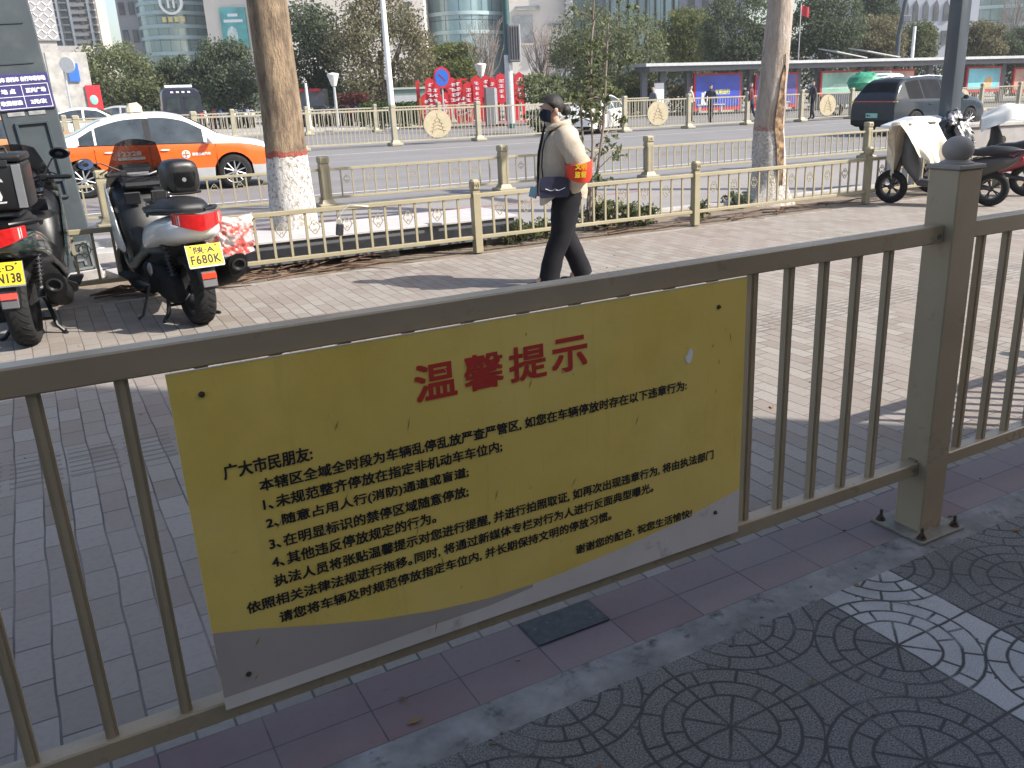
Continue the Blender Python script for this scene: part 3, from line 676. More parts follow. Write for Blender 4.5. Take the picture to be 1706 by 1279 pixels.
# ---------------------------------------------------------------- people
def skin_body(name, mats, chains, radii, parent=None, loc=(0, 0, 0), rz=0.0, root='pelvis', sub=2, matfn=None):
    "one continuous body grown with a Skin modifier; chains: list of point-name lists, radii[name] = (pos, r or (rx, ry))"
    names = list(radii); idx = {n: i for i, n in enumerate(names)}
    me = bpy.data.meshes.new(name); es = {tuple(sorted((idx[a], idx[b]))) for ch in chains for a, b in zip(ch, ch[1:])}
    me.from_pydata([radii[n][0] for n in names], list(es), [])
    o = bpy.data.objects.new(name, me); COL.objects.link(o)
    o.modifiers.new('skin', 'SKIN').use_smooth_shade = True
    for n in names:
        sv = me.skin_vertices[0].data[idx[n]]; r = radii[n][1]; sv.radius = r if isinstance(r, tuple) else (r, r); sv.use_root = (n == root)
    sb = o.modifiers.new('sub', 'SUBSURF'); sb.levels = sub; sb.render_levels = sub
    bpy.context.view_layer.update()
    m2 = bpy.data.meshes.new_from_object(o.evaluated_get(bpy.context.evaluated_depsgraph_get()))
    bpy.data.objects.remove(o); m2.name = name; m2.materials.clear()
    for m in mats: m2.materials.append(m)
    for p in m2.polygons:
        p.use_smooth = True; p.material_index = matfn(p.center) if matfn else 0
    return link(name, m2, parent, loc, rz)
def ring(c, rx, ry, n=16, tilt=None, ph=0.0, rot=0.0):
    "horizontal elliptical ring at c"
    c = V(c); out = []
    for k in range(n):
        a = 2 * math.pi * k / n + ph; p = V((rx * math.cos(a), ry * math.sin(a), 0))
        if rot: p = RZ(rot) @ p
        if tilt is not None: p = tilt @ p
        out.append(c + p)
    return out
def limb(b, pts, rs, n=14, wr=0.0, seed=0):
    "tapering sleeve or trouser leg through pts, radii (rx, ry) in the local frame, with wrinkles"
    pts = [V(p) for p in pts]; P, RR = [], []
    N = 4 * (len(pts) - 1)
    for i in range(N + 1):
        t = i / N * (len(pts) - 1); k = min(int(t), len(pts) - 2); f = t - k
        p0, p1, p2, p3 = pts[max(k - 1, 0)], pts[k], pts[k + 1], pts[min(k + 2, len(pts) - 1)]
        P.append(0.5 * (2 * p1 + (p2 - p0) * f + (2 * p0 - 5 * p1 + 4 * p2 - p3) * f * f + (3 * p1 - p0 - 3 * p2 + p3) * f ** 3))
        RR.append((lerp(rs[k][0], rs[k + 1][0], f), lerp(rs[k][1], rs[k + 1][1], f)))
    rings = []; x = V((1, 0, 0))
    for i, p in enumerate(P):
        t = (P[min(i + 1, N)] - P[max(i - 1, 0)]).normalized(); x = (V((1, 0, 0)) - t * t.x).normalized(); y = t.cross(x)
        row = []
        for k in range(n):
            a = 2 * math.pi * k / n; w_ = 1 + wr * noise.noise(V((math.cos(a) * 1.3 + seed, math.sin(a) * 1.3, i * 0.75)))
            w_ += wr * .35 * noise.noise(V((math.cos(a) * 2.5, math.sin(a) * 2.5 + seed, i * 1.9)))
            row.append(p + x * math.cos(a) * RR[i][0] * w_ + y * math.sin(a) * RR[i][1] * w_)
        rings.append(row)
    return b.loft(rings)
def hand_chains(ch, rad, side, wrist, fwd, down, k=1.0, curl=0.5):
    "palm, four fingers and a thumb as skin chains"
    wrist, fwd, down = V(wrist), V(fwd).normalized(), V(down).normalized(); lat = fwd.cross(down).normalized()
    pn = side + 'palm'; rad[pn] = (wrist + down * 0.05 * k, (0.026 * k, 0.016 * k)); ch.append([side + 'wrist', pn])
    for i, (off, ln) in enumerate(((-0.030, 0.066), (-0.010, 0.076), (0.010, 0.071), (0.028, 0.056))):
        a = wrist + down * 0.088 * k + fwd * off * k; d1 = (down + lat * curl * 0.35).normalized(); d2 = (down + lat * curl).normalized()
        n1, n2, n3 = side + 'f%da' % i, side + 'f%db' % i, side + 'f%dc' % i
        rad[n1] = (a, 0.0095 * k); rad[n2] = (a + d1 * ln * 0.5 * k, 0.0085 * k); rad[n3] = (a + d1 * ln * 0.5 * k + d2 * ln * 0.5 * k, 0.007 * k); ch.append([pn, n1, n2, n3])
    t1, t2 = side + 't1', side + 't2'
    rad[t1] = (wrist + down * 0.05 * k - fwd * 0.042 * k, 0.011 * k); rad[t2] = (wrist + down * 0.088 * k - fwd * 0.058 * k + lat * 0.012, 0.0085 * k); ch.append([pn, t1, t2])

def walking_woman():
    "local axes: -x is the way she walks (image left), -y is towards the camera"
    o_ = G(938, 474); loc = (o_.x, o_.y, 0)
    # --- body (one continuous surface)
    rad = {'pelvis': ((0.035, 0, 0.83), (0.12, 0.10)), 'waist': ((0.03, 0, 0.98), (0.11, 0.09)), 'chest': ((0.015, 0, 1.15), (0.125, 0.10)), 'neckb': ((-0.005, 0, 1.285), (0.05, 0.05)), 'neck': ((-0.02, 0, 1.335), (0.045, 0.045)),
           'jaw': ((-0.058, 0, 1.385), (0.062, 0.055)), 'skull': ((-0.048, 0, 1.455), (0.088, 0.072)), 'crown': ((-0.04, 0, 1.515), (0.06, 0.05)), 'nose': ((-0.150, 0, 1.425), (0.011, 0.011)), 'face': ((-0.12, 0, 1.435), (0.036, 0.042))}
    ch = [['pelvis', 'waist', 'chest', 'neckb', 'neck', 'jaw', 'skull', 'crown'], ['skull', 'face', 'nose']]
    for s, sy in (('r', 1), ('l', -1)):
        fw = -1 if s == 'l' else 1                     # near (left) leg forward? far leg trails
        rad[s + 'sh'] = ((0.02, sy * 0.15, 1.235), 0.055); ch.append(['chest', s + 'sh'])
        if s == 'l':
            rad[s + 'el'] = ((0.135, sy * 0.225, 0.985), 0.040); rad[s + 'wrist'] = ((0.085, sy * 0.150, 0.835), 0.022); d = V((-0.9, 0.10, -0.35))
        else:
            rad[s + 'el'] = ((0.04, sy * 0.22, 0.97), 0.042); rad[s + 'wrist'] = ((-0.135, sy * 0.19, 0.845), 0.027); d = V((-0.55, -0.05, -0.8))
        ch.append([s + 'sh', s + 'el', s + 'wrist']); hand_chains(ch, rad, s, rad[s + 'wrist'][0], V((-0.8, 0, 0.5)) if s == 'l' else V((-0.7, 0, 0.6)), d, 0.92, 0.6 if s == 'l' else 0.9)
        rad[s + 'hip'] = ((0.035, sy * 0.085, 0.78), 0.085); ch.append(['pelvis', s + 'hip'])
    legs = {'l': [(-0.02, -0.085, 0.44), (-0.150, -0.085, 0.095), (-0.245, -0.085, 0.035)], 'r': [(0.045, 0.085, 0.43), (0.185, 0.085, 0.115), (0.085, 0.085, 0.03)]}
    for s in 'lr':
        a, b_, c = legs[s]; rad[s + 'kn'] = (a, 0.058); rad[s + 'an'] = (b_, 0.04); rad[s + 'toe'] = (c, (0.042, 0.03)); ch.append([s + 'hip', s + 'kn', s + 'an', s + 'toe'])
    w_ = skin_body('person', [M['skin']], ch, rad, None, loc, R(11))
    tag(w_, 'person in a cream hooded coat, black trousers and dark mask walking across the brick pavement', 'person')
    # --- clothes
    coat = pm('cream_fleece', (0.42, 0.36, 0.285), 0.95, var=0.08, scale=9, bmp=0.45, bscale=90); trous = pm('black_trousers', (0.012, 0.012, 0.015), 0.85, var=0.25, scale=7, bmp=0.2, bscale=25)
    b = MB()
    prof = [(0.745, 0.025, 0.196, 0.165), (0.80, 0.028, 0.200, 0.172), (0.90, 0.022, 0.196, 0.17), (1.0, 0.014, 0.188, 0.165), (1.1, 0.012, 0.178, 0.168), (1.19, 0.016, 0.160, 0.168), (1.25, 0.018, 0.132, 0.142), (1.29, 0.01, 0.10, 0.10), (1.325, -0.012, 0.085, 0.08), (1.345, -0.024, 0.087, 0.08)]
    rings = []
    n = 28
    for j in range(40):
        t = j / 39 * (len(prof) - 1); k = min(int(t), len(prof) - 2); f = t - k; f = f * f * (3 - 2 * f) * 0.5 + f * 0.5
        z, cx, rx, ry = [lerp(prof[k][q], prof[k + 1][q], f) for q in range(4)]; row = []
        for i in range(n):
            a = 2 * math.pi * i / n; w2 = 1 + 0.035 * noise.noise(V((math.cos(a) * 1.6, math.sin(a) * 1.6, z * 9))) + 0.022 * noise.noise(V((math.cos(a) * 5, math.sin(a) * 5, z * 16)))
            hem = 0.0
            if j < 8: hem = (1 - j / 8) * (-0.065 * max(0, -math.cos(a)) ** 2 * 1.0 - 0.02 * max(0, math.cos(a)) ** 2 + 0.05 * abs(math.sin(a)) ** 6)
            row.append(V((cx + rx * w2 * math.copysign(abs(math.cos(a)) ** 0.85, math.cos(a)), ry * w2 * math.copysign(abs(math.sin(a)) ** 0.85, math.sin(a)), z + hem)))
        rings.append(row)
    b.loft(rings, caps=False)
    for i, (s, sy) in enumerate((('l', -1), ('r', 1))):
        sh, el, wr = [V(rad[s + q][0]) for q in ('sh', 'el', 'wrist')]
        limb(b, [sh + V((0, -sy * 0.05, 0.015)), lerp(sh, el, 0.25) + V((0, sy * 0.015, 0)), lerp(sh, el, 0.7) + V((0, sy * 0.02, 0)), el, lerp(el, wr, 0.55), wr + (wr - el).normalized() * (0.03 if s == 'l' else 0.015)], [(0.088, 0.085), (0.096, 0.088), (0.092, 0.085), (0.088, 0.08), (0.078, 0.072), (0.056, 0.052)], 22, 0.19, i * 7)
    jk = b.build('coat', coat, w_, smooth=75)
    b = MB()       # hood lying on the shoulders
    limb(b, [(-0.115, -0.065, 1.275), (-0.05, -0.105, 1.315), (0.045, -0.085, 1.325), (0.085, 0, 1.325), (0.045, 0.085, 1.325), (-0.05, 0.105, 1.315), (-0.115, 0.065, 1.275)], [(0.014, 0.020), (0.018, 0.026), (0.020, 0.032), (0.022, 0.036), (0.020, 0.032), (0.018, 0.026), (0.014, 0.020)], 12, 0.15, 3)
    b.ell((0.05, 0, 1.275), (0.118, 0.14, 0.060), 22, rot=RY(0.42), rings=12, jit=.14)
    b.build('hood', coat, jk, smooth=60)
    b = MB()       # dark zip facing down the front
    zp = [(-0.118, -0.03, 1.315), (-0.15, -0.035, 1.2), (-0.176, -0.035, 1.1), (-0.186, -0.035, 0.98), (-0.188, -0.035, 0.86), (-0.187, -0.03, 0.76)]
    b.tube(zp, 0.011, 6); b.build('zip', M['black_matt'], jk)
    for s, sy in (('l', -1), ('r', 1)):
        b = MB(); hp, kn, an = V(rad[s + 'hip'][0]), V(rad[s + 'kn'][0]), V(rad[s + 'an'][0])
        if s == 'l': path = [hp + V((0.0, 0.02, 0.10)), hp + V((0.005, 0, -0.03)), lerp(hp, kn, 0.55), kn, lerp(kn, an, 0.55), an + V((0.012, 0, -0.062))]
        else: path = [hp + V((0.02, -0.02, 0.10)), hp + V((0.03, 0, -0.03)), lerp(hp, kn, 0.55) + V((0.02, 0, 0)), kn, lerp(kn, an, 0.55), an + V((0.012, 0, -0.058))]
        limb(b, path, [(0.140, 0.12), (0.128, 0.105), (0.108, 0.098), (0.092, 0.088), (0.086, 0.083), (0.088, 0.085)], 16, 0.09, sy * 3)
        b.build('trouser_leg', trous, w_, smooth=60)
    shoe = pm('black_shoe', (0.02, 0.02, 0.022), 0.4)
    for s in 'lr':
        an, toe = V(rad[s + 'an'][0]), V(rad[s + 'toe'][0]); b = MB()
        d = (toe - an); d.z = 0; d.normalize(); hx = an - d * 0.05; tip = toe - V((0, 0, 0)) + d * 0.035
        pitch = 0.0 if s == 'l' else 0.30
        rings = []
        for k, (t, wd, hh) in enumerate(((0, .018, .04), (.05, .032, .062), (.2, .036, .066), (.42, .037, .052), (.65, .043, .042), (.85, .038, .033), (.97, .02, .022), (1, .008, .012))):
            c = V((0, 0, 0)) + d * (t * 0.25); row = []
            for q in range(12):
                a = 2 * math.pi * q / 12; zz = hh * math.sin(a); zz = max(zz, -0.018) if hh > .02 else zz * 0.8
                row.append(c + V((-d.y, d.x, 0)) * (wd * math.cos(a)) + V((0, 0, zz + 0.018)))
            rings.append(row)
        Rm = RY(pitch) if s == 'r' else Matrix.Identity(3)
        piv = d * 0.19
        rings = [[Rm @ (p - piv) + piv + V((hx.x, an.y, 0.0)) for p in row] for row in rings]
        b.loft(rings); b.build('shoe', shoe, w_, smooth=60)
    b = MB()       # hair: cap with a low bun
    hr = []
    for i in range(11):
        a = math.pi * (0.02 + 0.60 * i / 10); row = []
        for k in range(20):
            q = 2 * math.pi * k / 20; cutz = 0.0
            r = V((0.098 * math.sin(a) * math.cos(q), 0.086 * math.sin(a) * math.sin(q), 0.092 * math.cos(a)))
            if math.cos(q) < 0: r.z = max(r.z, 0.030 * (-math.cos(q)) - 0.005); 
            r *= 1 + .05 * noise.noise(V((q * 2.2, a * 2.0, 3.3))); row.append(V((-0.043, 0, 1.465)) + RY(0.25) @ r)
        hr.append(row)
    b.loft(hr[::-1]); b.ell((0.066, 0.0, 1.428), (0.044, 0.042, 0.043), 18, rings=12, jit=0.35); b.build('hair', M['hair'], w_, smooth=70)
    b = MB()       # dark face mask over nose and chin
    def mk(u_, v_):
        a = lerp(-1.45, 1.45, u_); z = lerp(1.352, 1.447, v_); bul = math.sin(math.pi * v_) * 0.02
        return V((-0.062 - (0.072 + bul) * math.cos(a), 0.074 * math.sin(a), z - 0.018 * (1 - math.cos(a))))
    b.grid(mk, 14, 8); b.tube([mk(0, 0.75), (-0.02, -0.08, 1.455), (0.0, -0.078, 1.45)], 0.003, 5); b.build('face_mask', pm('navy_mask', (0.014, 0.018, 0.03), 0.8), w_, smooth=60, solid=0.003)
    for sy in (-1, 1):
        b = MB(); b.ell((-0.028, sy * 0.076, 1.43), (0.017, 0.009, 0.027), 10); b.build('ear', M['skin'], w_)
        b = MB(); b.ell((-0.139, sy * 0.03, 1.462), (0.006, 0.012, 0.007), 10); b.build('eye', M['black_gloss'], w_)
    # red armband with yellow characters on the near upper arm
    sh, el = V(rad['lsh'][0]), V(rad['lel'][0]); wr = V(rad['lwrist'][0]); b = MB()
    red = pm('armband_red', (0.62, 0.045, 0.018), 0.6, var=0.12, scale=12)
    c0 = lerp(sh, el, 0.80) + V((0, -0.018, 0)); c1 = lerp(el, wr, 0.50) + V((0.0, -0.01, 0))
    limb(b, [c0, lerp(c0, c1, 0.5) + V((0.008, -0.006, 0)), c1], [(0.110, 0.098), (0.108, 0.097), (0.104, 0.092)], 18, 0.05, 2)
    ab = b.build('armband', red, w_, smooth=60)
    ax = (c0 - c1).normalized(); ex = V((1, 0, 0)) - ax * ax.x; ex.normalize(); ctr = lerp(c0, c1, 0.5)
    for q, chs in enumerate(('文明', '监督')):
        put_text('armband_lettering', chs, 0.095, 0.052, M['plate_y'], ab, ctr + V((0, -0.113, 0)) - ex * 0.05 + ax * (0.012 - q * 0.066), ex, ax, 0.03)
    # strap of the shoulder bag and the bag itself (bag hangs free: a thing of its own)
    t = thing('shoulder_bag', 'small navy flap bag hanging at the hip of the walking person', 'bag', loc, R(11))
    nav = pm('navy_leather', (0.017, 0.02, 0.045), 0.45, var=0.1)
    b = MB(); b.tube([(-0.158, -0.10, 0.90), (-0.168, -0.115, 1.0), (-0.158, -0.115, 1.12), (-0.135, -0.10, 1.2), (-0.085, -0.095, 1.27), (-0.01, -0.07, 1.305)], 0.006, 6); b.build('strap', M['black_matt'], t)
    b = MB()
    def bagpoly(): return [(-0.118, 0.045), (-0.112, 0.072), (-0.06, 0.082), (0.06, 0.080), (0.112, 0.070), (0.118, 0.04), (0.122, -0.05), (0.108, -0.078), (-0.112, -0.080), (-0.124, -0.055)]
    Mx = Matrix.Translation((-0.09, -0.175, 0.845)) @ Matrix.Rotation(R(90), 4, 'X'); b.prism(bagpoly(), Mx, 0.055); b.build('pouch', nav, t, smooth=30)
    b = MB(); Mx = Matrix.Translation((-0.09, -0.2305, 0.845)) @ Matrix.Rotation(R(90), 4, 'X'); b.prism([(-0.12, 0.045), (-0.112, 0.074), (-0.06, 0.084), (0.06, 0.082), (0.113, 0.072), (0.12, 0.04), (0.112, -0.012), (0.05, -0.034), (0, -0.04), (-0.05, -0.034), (-0.113, -0.012)], Mx, 0.006); fl = b.build('flap', nav, t, smooth=30)
    b = MB(); y = -0.239
    b.tube([(-0.165, y, 0.838), (-0.125, y, 0.822), (-0.10, y, 0.826), (-0.09, y, 0.835), (-0.08, y, 0.826), (-0.055, y, 0.822), (-0.005, y, 0.842)], 0.003, 5); b.lathe([(0.010, -0.004), (0.012, 0), (0.010, 0.004)], Matrix.Translation((-0.09, y, 0.832)) @ Matrix.Rotation(R(90), 4, 'X'), 12, True); b.build('clasp', M['chrome'], fl)
    c_ = thing('card', 'pale blue card held in the far hand of the walking person', 'card', loc, R(11))
    b = MB(); b.box((-0.205, 0.155, 0.775), (0.058, 0.006, 0.085), rot=RY(0.25), bev=0.002); b.build('card_face', pm('pale_blue_card', (0.24, 0.47, 0.62), 0.4), c_, smooth=0)
walking_woman()

def far_person(px, py, hgt, rz, top, bot, label, step=0.12, base=-0.01):
    p = G(px, py, base); k = hgt / 1.6
    rad = {'pelvis': ((0, 0, .86), (.11, .12)), 'chest': ((0, 0, 1.17), (.11, .15)), 'neck': ((0, 0, 1.36), .05), 'head': ((.01, 0, 1.5), (.085, .08)), 'crown': ((.01, 0, 1.56), (.06, .055))}
    ch = [['pelvis', 'chest', 'neck', 'head', 'crown']]
    for s, sy in (('l', 1), ('r', -1)):
        rad[s + 'sh'] = ((0, sy * .17, 1.28), .055); rad[s + 'el'] = ((-.03 * sy, sy * .23, 1.03), .05); rad[s + 'ha'] = ((.06 - .05 * sy, sy * .21, .82), .035); ch.append(['chest', s + 'sh', s + 'el', s + 'ha'])
        rad[s + 'kn'] = ((step * .4 * sy + .02, sy * .09, .46), .065); rad[s + 'an'] = ((step * sy - .03, sy * .09, .08), .045); rad[s + 'to'] = ((step * sy + .1, sy * .09, .04), .04); ch.append(['pelvis', s + 'kn', s + 'an', s + 'to'])
    rad = {n: ((q[0][0] * k, q[0][1] * k, q[0][2] * k), q[1] if isinstance(q[1], tuple) else q[1]) for n, q in rad.items()}
    mf = lambda c: 0 if c.z > 1.53 * k or (c.z > 1.5 * k and c.x < -.0) else (1 if c.z > 1.38 * k or (abs(c.y) > .16 and c.z < .84 * k) else (2 if c.z > .88 * k else (3 if c.z > .1 * k else 4)))
    o = skin_body('person', [M['hair'], M['skin'], top, bot, M['black']], ch, rad, None, (p.x, p.y, base), rz, sub=1, matfn=mf)
    return tag(o, label, 'person')
cl = lambda n, c: pm(n, c, 0.9, var=0.15)
far_person(1183, 205, 1.62, 1.0, cl('cloth_dark', (.05, .05, .06)), cl('cloth_black', (.02, .02, .025)), 'person in dark clothes standing left of the blue lit poster at the bus shelter')
far_person(1250, 203, 1.66, 2.6, cl('cloth_maroon', (.12, .04, .05)), cl('cloth_navy', (.03, .035, .06)), 'person in a maroon top walking past the blue poster of the bus shelter', 0.2)
far_person(1150, 204, 1.6, 0.2, cl('cloth_cream', (.5, .46, .4)), cl('cloth_black', (.02, .02, .025)), 'person in a cream top waiting beside the white timetable of the shelter')
far_person(1088, 206, 1.6, 3.6, cl('cloth_grey', (.16, .16, .17)), cl('cloth_navy', (.03, .035, .06)), 'person in grey standing at the left end of the bus shelter')
far_person(1243 + 28, 201, 1.64, 0.6, cl('cloth_white', (.6, .6, .6)), cl('cloth_black', (.02, .02, .025)), 'person in a white top standing right of the blue poster')
far_person(1352, 199, 1.64, 3.3, cl('cloth_dark', (.05, .05, .06)), cl('cloth_black', (.02, .02, .025)), 'person in dark clothes just right of the thick pale plane tree trunk')

# ---------------------------------------------------------------- scooters
def wheel_mb(r, wd, tyre=True):
    "tyre profile lathe around y axis"
    h = wd / 2
    return [(r - 0.085, -h * .62), (r - 0.06, -h * .95), (r - 0.035, -h), (r - 0.014, -h * .82), (r - 0.003, -h * .45), (r, 0), (r - 0.003, h * .45), (r - 0.014, h * .82), (r - 0.035, h), (r - 0.06, h * .95), (r - 0.085, h * .62)]
def moto_wheel(parent, x, r, wd, steer=0.0, y=0.0, spokes=5, tread=True, rim=None):
    Mx = Matrix.Translation((x, y, r)) @ Matrix.Rotation(steer, 4, 'Z') @ Matrix.Rotation(R(90), 4, 'X')
    b = MB(); b.lathe(wheel_mb(r, wd), Mx, 40)
    w_ = b.build('wheel', M['tyre'], parent, smooth=60)
    if tread:
        b = MB()
        for k in range(30):
            a = 2 * math.pi * k / 30
            for s in (-1, 1):
                pts = []
                for q in range(5):
                    t = q / 4; zz = s * wd / 2 * (0.08 + 0.80 * t); aa = a + t * 0.20 + (0.1 if s > 0 else 0); rr = r - 0.0005 - 0.016 * t ** 2.2
                    pts.append(Mx @ V((rr * math.cos(aa), rr * math.sin(aa), zz)))
                b.tube(pts, [0.002, 0.0038, 0.0042, 0.0036, 0.002], 4)
        b.build('tread', M['black_matt'], w_)
    b = MB(); ri = r - 0.082
    b.lathe([(ri, -wd * .33), (ri + .004, -wd * .36), (ri - .012, -wd * .30), (ri - .02, 0), (ri - .012, wd * .30), (ri + .004, wd * .36), (ri, wd * .33)], Mx, 32)
    b.lathe([(0.001, -.04), (.035, -.04), (.035, .04), (.001, .04)], Mx, 16)
    for k in range(spokes):
        a = 2 * math.pi * k / spokes
        for d in (-.12, .12):
            b.tube([Mx @ V((.03 * math.cos(a), .03 * math.sin(a), .015)), Mx @ V((ri * math.cos(a + d), ri * math.sin(a + d), 0.02))], .010, 6)
    b.build('rim', rim or M['dark_metal'], w_)
    return w_
def sec(x, z0, z1, w0, w1, n=18, e=0.75, yc=0.0):
    "superellipse cross-section at station x between heights z0..z1, half-widths w0 (bottom) w1 (top)"
    out = []
    for k in range(n):
        a = 2 * math.pi * k / n; c, s_ = math.cos(a), math.sin(a)
        cy = math.copysign(abs(c) ** e, c); cz = math.copysign(abs(s_) ** e, s_); t = (cz + 1) / 2
        out.append(V((x, yc + cy * lerp(w0, w1, t), lerp(z0, z1, t))))
    return out
def handlebar(parent, cx, cz, half, steer, grip=M['black'], sweep=0.08, mirrors=(1, 1), mir=None, mh=0.22, mo=0.10):
    Rz = RZ(steer); c = V((cx, 0, cz)); T = lambda x, y, z: c + Rz @ V((x, y, z))
    b = MB(); b.tube([T(-sweep, half, 0.03), T(-0.02, half * .55, 0.03), T(0, 0.08, 0), T(0, -0.08, 0), T(-0.02, -half * .55, 0.03), T(-sweep, -half, 0.03)], 0.011, 8); hb = b.build('handlebar', M['dark_metal'], parent)
    for s in (-1, 1):
        b = MB(); b.tube([T(-sweep * .55, s * half * .62, .03), T(-sweep, s * half, .03)], [.017, .018], 10); b.tube([T(-sweep, s * half, .03), T(-sweep * 1.1, s * (half + .02), .03)], [.019, .012], 10); b.build('grip', grip, hb)
        b = MB(); b.tube([T(-.02 + .03, s * half * .55, .02), T(.045, s * half * .75, .015), T(.02, s * half * .98, .01)], [.007, .006, .004], 6); b.build('brake_lever', M['alloy'], hb)
        b = MB(); b.box(T(-.015, s * half * .5, .03), (.05, .07, .05), rot=Rz, bev=.01); b.build('switchgear', M['black'], hb)
    for s, on in ((1, mirrors[0]), (-1, mirrors[1])):
        if not on: continue
        b = MB(); base = T(0, s * half * .5, .05); top = T(.04, s * (half * .85 + mo), mh)
        b.tube([base, lerp(base, top, .5) + V((.03, 0, .03)), top], .006, 6); mr = b.build('mirror', M['black'], parent)
        b = MB(); Rm = (Rz @ RY(R(-8)))
        b.ell(top, (.02, .075, .045), 20, rot=Rm); b.build('mirror_shell', M['black'], mr)
        b = MB(); pts = [top + Rm @ V((-.0185, .064 * math.cos(a), .037 * math.sin(a))) for a in [2 * math.pi * k / 24 for k in range(24)]]; b.poly(pts); b.build('mirror_glass', mir or M['mirror'], mr, smooth=0)
    return hb
def number_plate(parent, c, ex, ey, w_, h_, l1, l2, mat=M['plate_y']):
    ex, ey = V(ex).normalized(), V(ey).normalized(); n = ex.cross(ey); c = V(c); Rm = Matrix((ex, ey, n)).transposed()
    b = MB(); b.box(c, (w_, h_, .003), rot=Rm, bev=.001); p = b.build('number_plate', mat, parent, smooth=0)
    b = MB(); fr = .006
    for s in (-1, 1): b.box(c + ex * s * (w_ / 2 + .001) - n * .001, (fr, h_ + fr, .004), rot=Rm)
    b.box(c - ey * (h_ / 2 + .004) - n * .001, (w_, .012, .004), rot=Rm); b.build('plate_frame', M['alloy'], p, smooth=0)
    put_text('plate_lettering', l1, w_ * .60, h_ * .33, M['ink'], p, c - ex * w_ * .30 + ey * h_ * .09 + n * .0022, ex, ey, 0.03)
    put_text('plate_lettering', l2, w_ * .86, h_ * .42, M['ink'], p, c - ex * w_ * .43 - ey * h_ * .40 + n * .0022, ex, ey, 0.03, 1.1)
    for s in (-1, 1):
        b = MB(); b.cyl(c + ex * s * w_ * .36 + ey * h_ * .42, c + ex * s * w_ * .36 + ey * h_ * .42 + n * .006, .006, seg=8); b.build('plate_screw', M['rust'], p)
    return p
def maxi_scooter(label, loc, rz, body, l1, l2, white=True):
    t = thing('scooter', label, 'scooter', loc, rz)
    moto_wheel(t, 0.0, 0.265, 0.15); moto_wheel(t, 1.42, 0.265, 0.12, steer=R(24))
    # tail fairing
    b = MB()
    st_ = [(-.40, .735, .765, .03, .04), (-.37, .69, .785, .10, .115), (-.30, .65, .805, .145, .16), (-.20, .625, .815, .17, .175), (-.05, .60, .815, .185, .185), (.12, .57, .80, .195, .185), (.32, .52, .77, .205, .18), (.50, .47, .74, .205, .17), (.62, .45, .68, .19, .15)]
    b.loft([sec(x, z0, z1, w0, w1, 44, .78) for x, z0, z1, w0, w1 in st_]); tf = b.build('tail_fairing', body, t, smooth=90)
    # tail lamp wraps the rear
    b = MB(); z0 = .765
    def lamp(u_, v_):
        a = lerp(-1.25, 1.25, u_); dip = .030 * math.cos(a * 1.25) ** 2
        return V((-.275 - .135 * math.cos(a), .168 * math.sin(a), lerp(.755 + .03 * abs(math.sin(a)) - dip * .8, .845 + .012 * abs(math.sin(a)), v_)))
    b.grid(lamp, 22, 4); tl = b.build('tail_lamp', M['red_lens'], t, smooth=60, solid=-.01)
    for s in (0, 1):
        b = MB(); b.grid(lambda u_, v_: lamp(lerp(0, .17, u_) if s == 0 else lerp(.83, 1, u_), lerp(.08, .92, v_)) + V((-.007, (-.007 if s == 0 else .007), 0)), 6, 3); b.build('indicator', M['clear_lens'], tl, smooth=60, solid=.012)
    # seat
    b = MB()
    ss = [(-.24, .835, .885, .08, .06), (-.20, .83, .915, .14, .12), (-.05, .815, .935, .17, .145), (.14, .80, .93, .175, .15), (.24, .785, .885, .17, .15), (.40, .77, .845, .165, .15), (.58, .765, .84, .14, .12), (.72, .77, .83, .10, .08), (.78, .78, .82, .05, .04)]
    b.loft([sec(x, a, c, w0, w1, 20, .7) for x, a, c, w0, w1 in ss]); b.build('seat', M['seat'], t, smooth=60)
    for s in (-1, 1):
        b = MB(); b.tube([(.22, s * .19, .80), (.08, s * .215, .84), (-.1, s * .205, .86), (-.24, s * .15, .865), (-.29, s * .07, .862)], [.012, .015, .015, .014, .012], 8); b.build('grab_rail', M['black'], t)
    # under body: side covers, swing arm, engine
    b = MB(); b.loft([sec(x, z0, z1, w0, w1, 18, .7) for x, z0, z1, w0, w1 in [(.10, .42, .60, .10, .17), (.30, .34, .58, .17, .2), (.6, .25, .58, .2, .2), (.85, .18, .48, .21, .2), (1.05, .2, .44, .2, .2), (1.18, .3, .5, .15, .18)]]); b.build('side_cover', M['black'], t, smooth=50)
    b = MB(); b.loft([sec(x, z0, z1, w_, w_, 14, .6, .13) for x, z0, z1, w_ in [(-.10, .21, .33, .035), (0, .17, .37, .055), (.18, .18, .42, .075), (.42, .22, .46, .09), (.55, .26, .44, .08)]])
    for k in range(7): b.box((.16 + k * .035, .215, .30), (.012, .012, .13 - .008 * abs(k - 3)), bev=.003)
    b.build('engine_case', M['black_matt'], t, smooth=40)
    for s in (-1, 1):
        b = MB(); a, c = V((.02, s * .125, .32)), V((.16, s * .14, .66)); b.cyl(a, c, .014, seg=10)
        pts = []
        for k in range(73):
            f = k / 72; an = f * 9 * 2 * math.pi; p = lerp(a, c, .15 + .7 * f); pts.append(p + V((math.cos(an) * .026, math.sin(an) * .026, 0)))
        b.tube(pts, .0055, 5); b.cyl(lerp(a, c, .0), lerp(a, c, .2), .024, seg=10); b.build('shock_absorber', M['dark_metal'], t)
    # rear hugger with plate and reflector
    b = MB(); b.loft([sec(x, z0, z1, w_, w_ * .9, 12, .6) for x, z0, z1, w_ in [(-.05, .58, .66, .075), (-.2, .55, .65, .075), (-.31, .44, .60, .07), (-.365, .33, .50, .066), (-.385, .315, .40, .062)]]); b.build('rear_mudguard', M['black'], t, smooth=50)
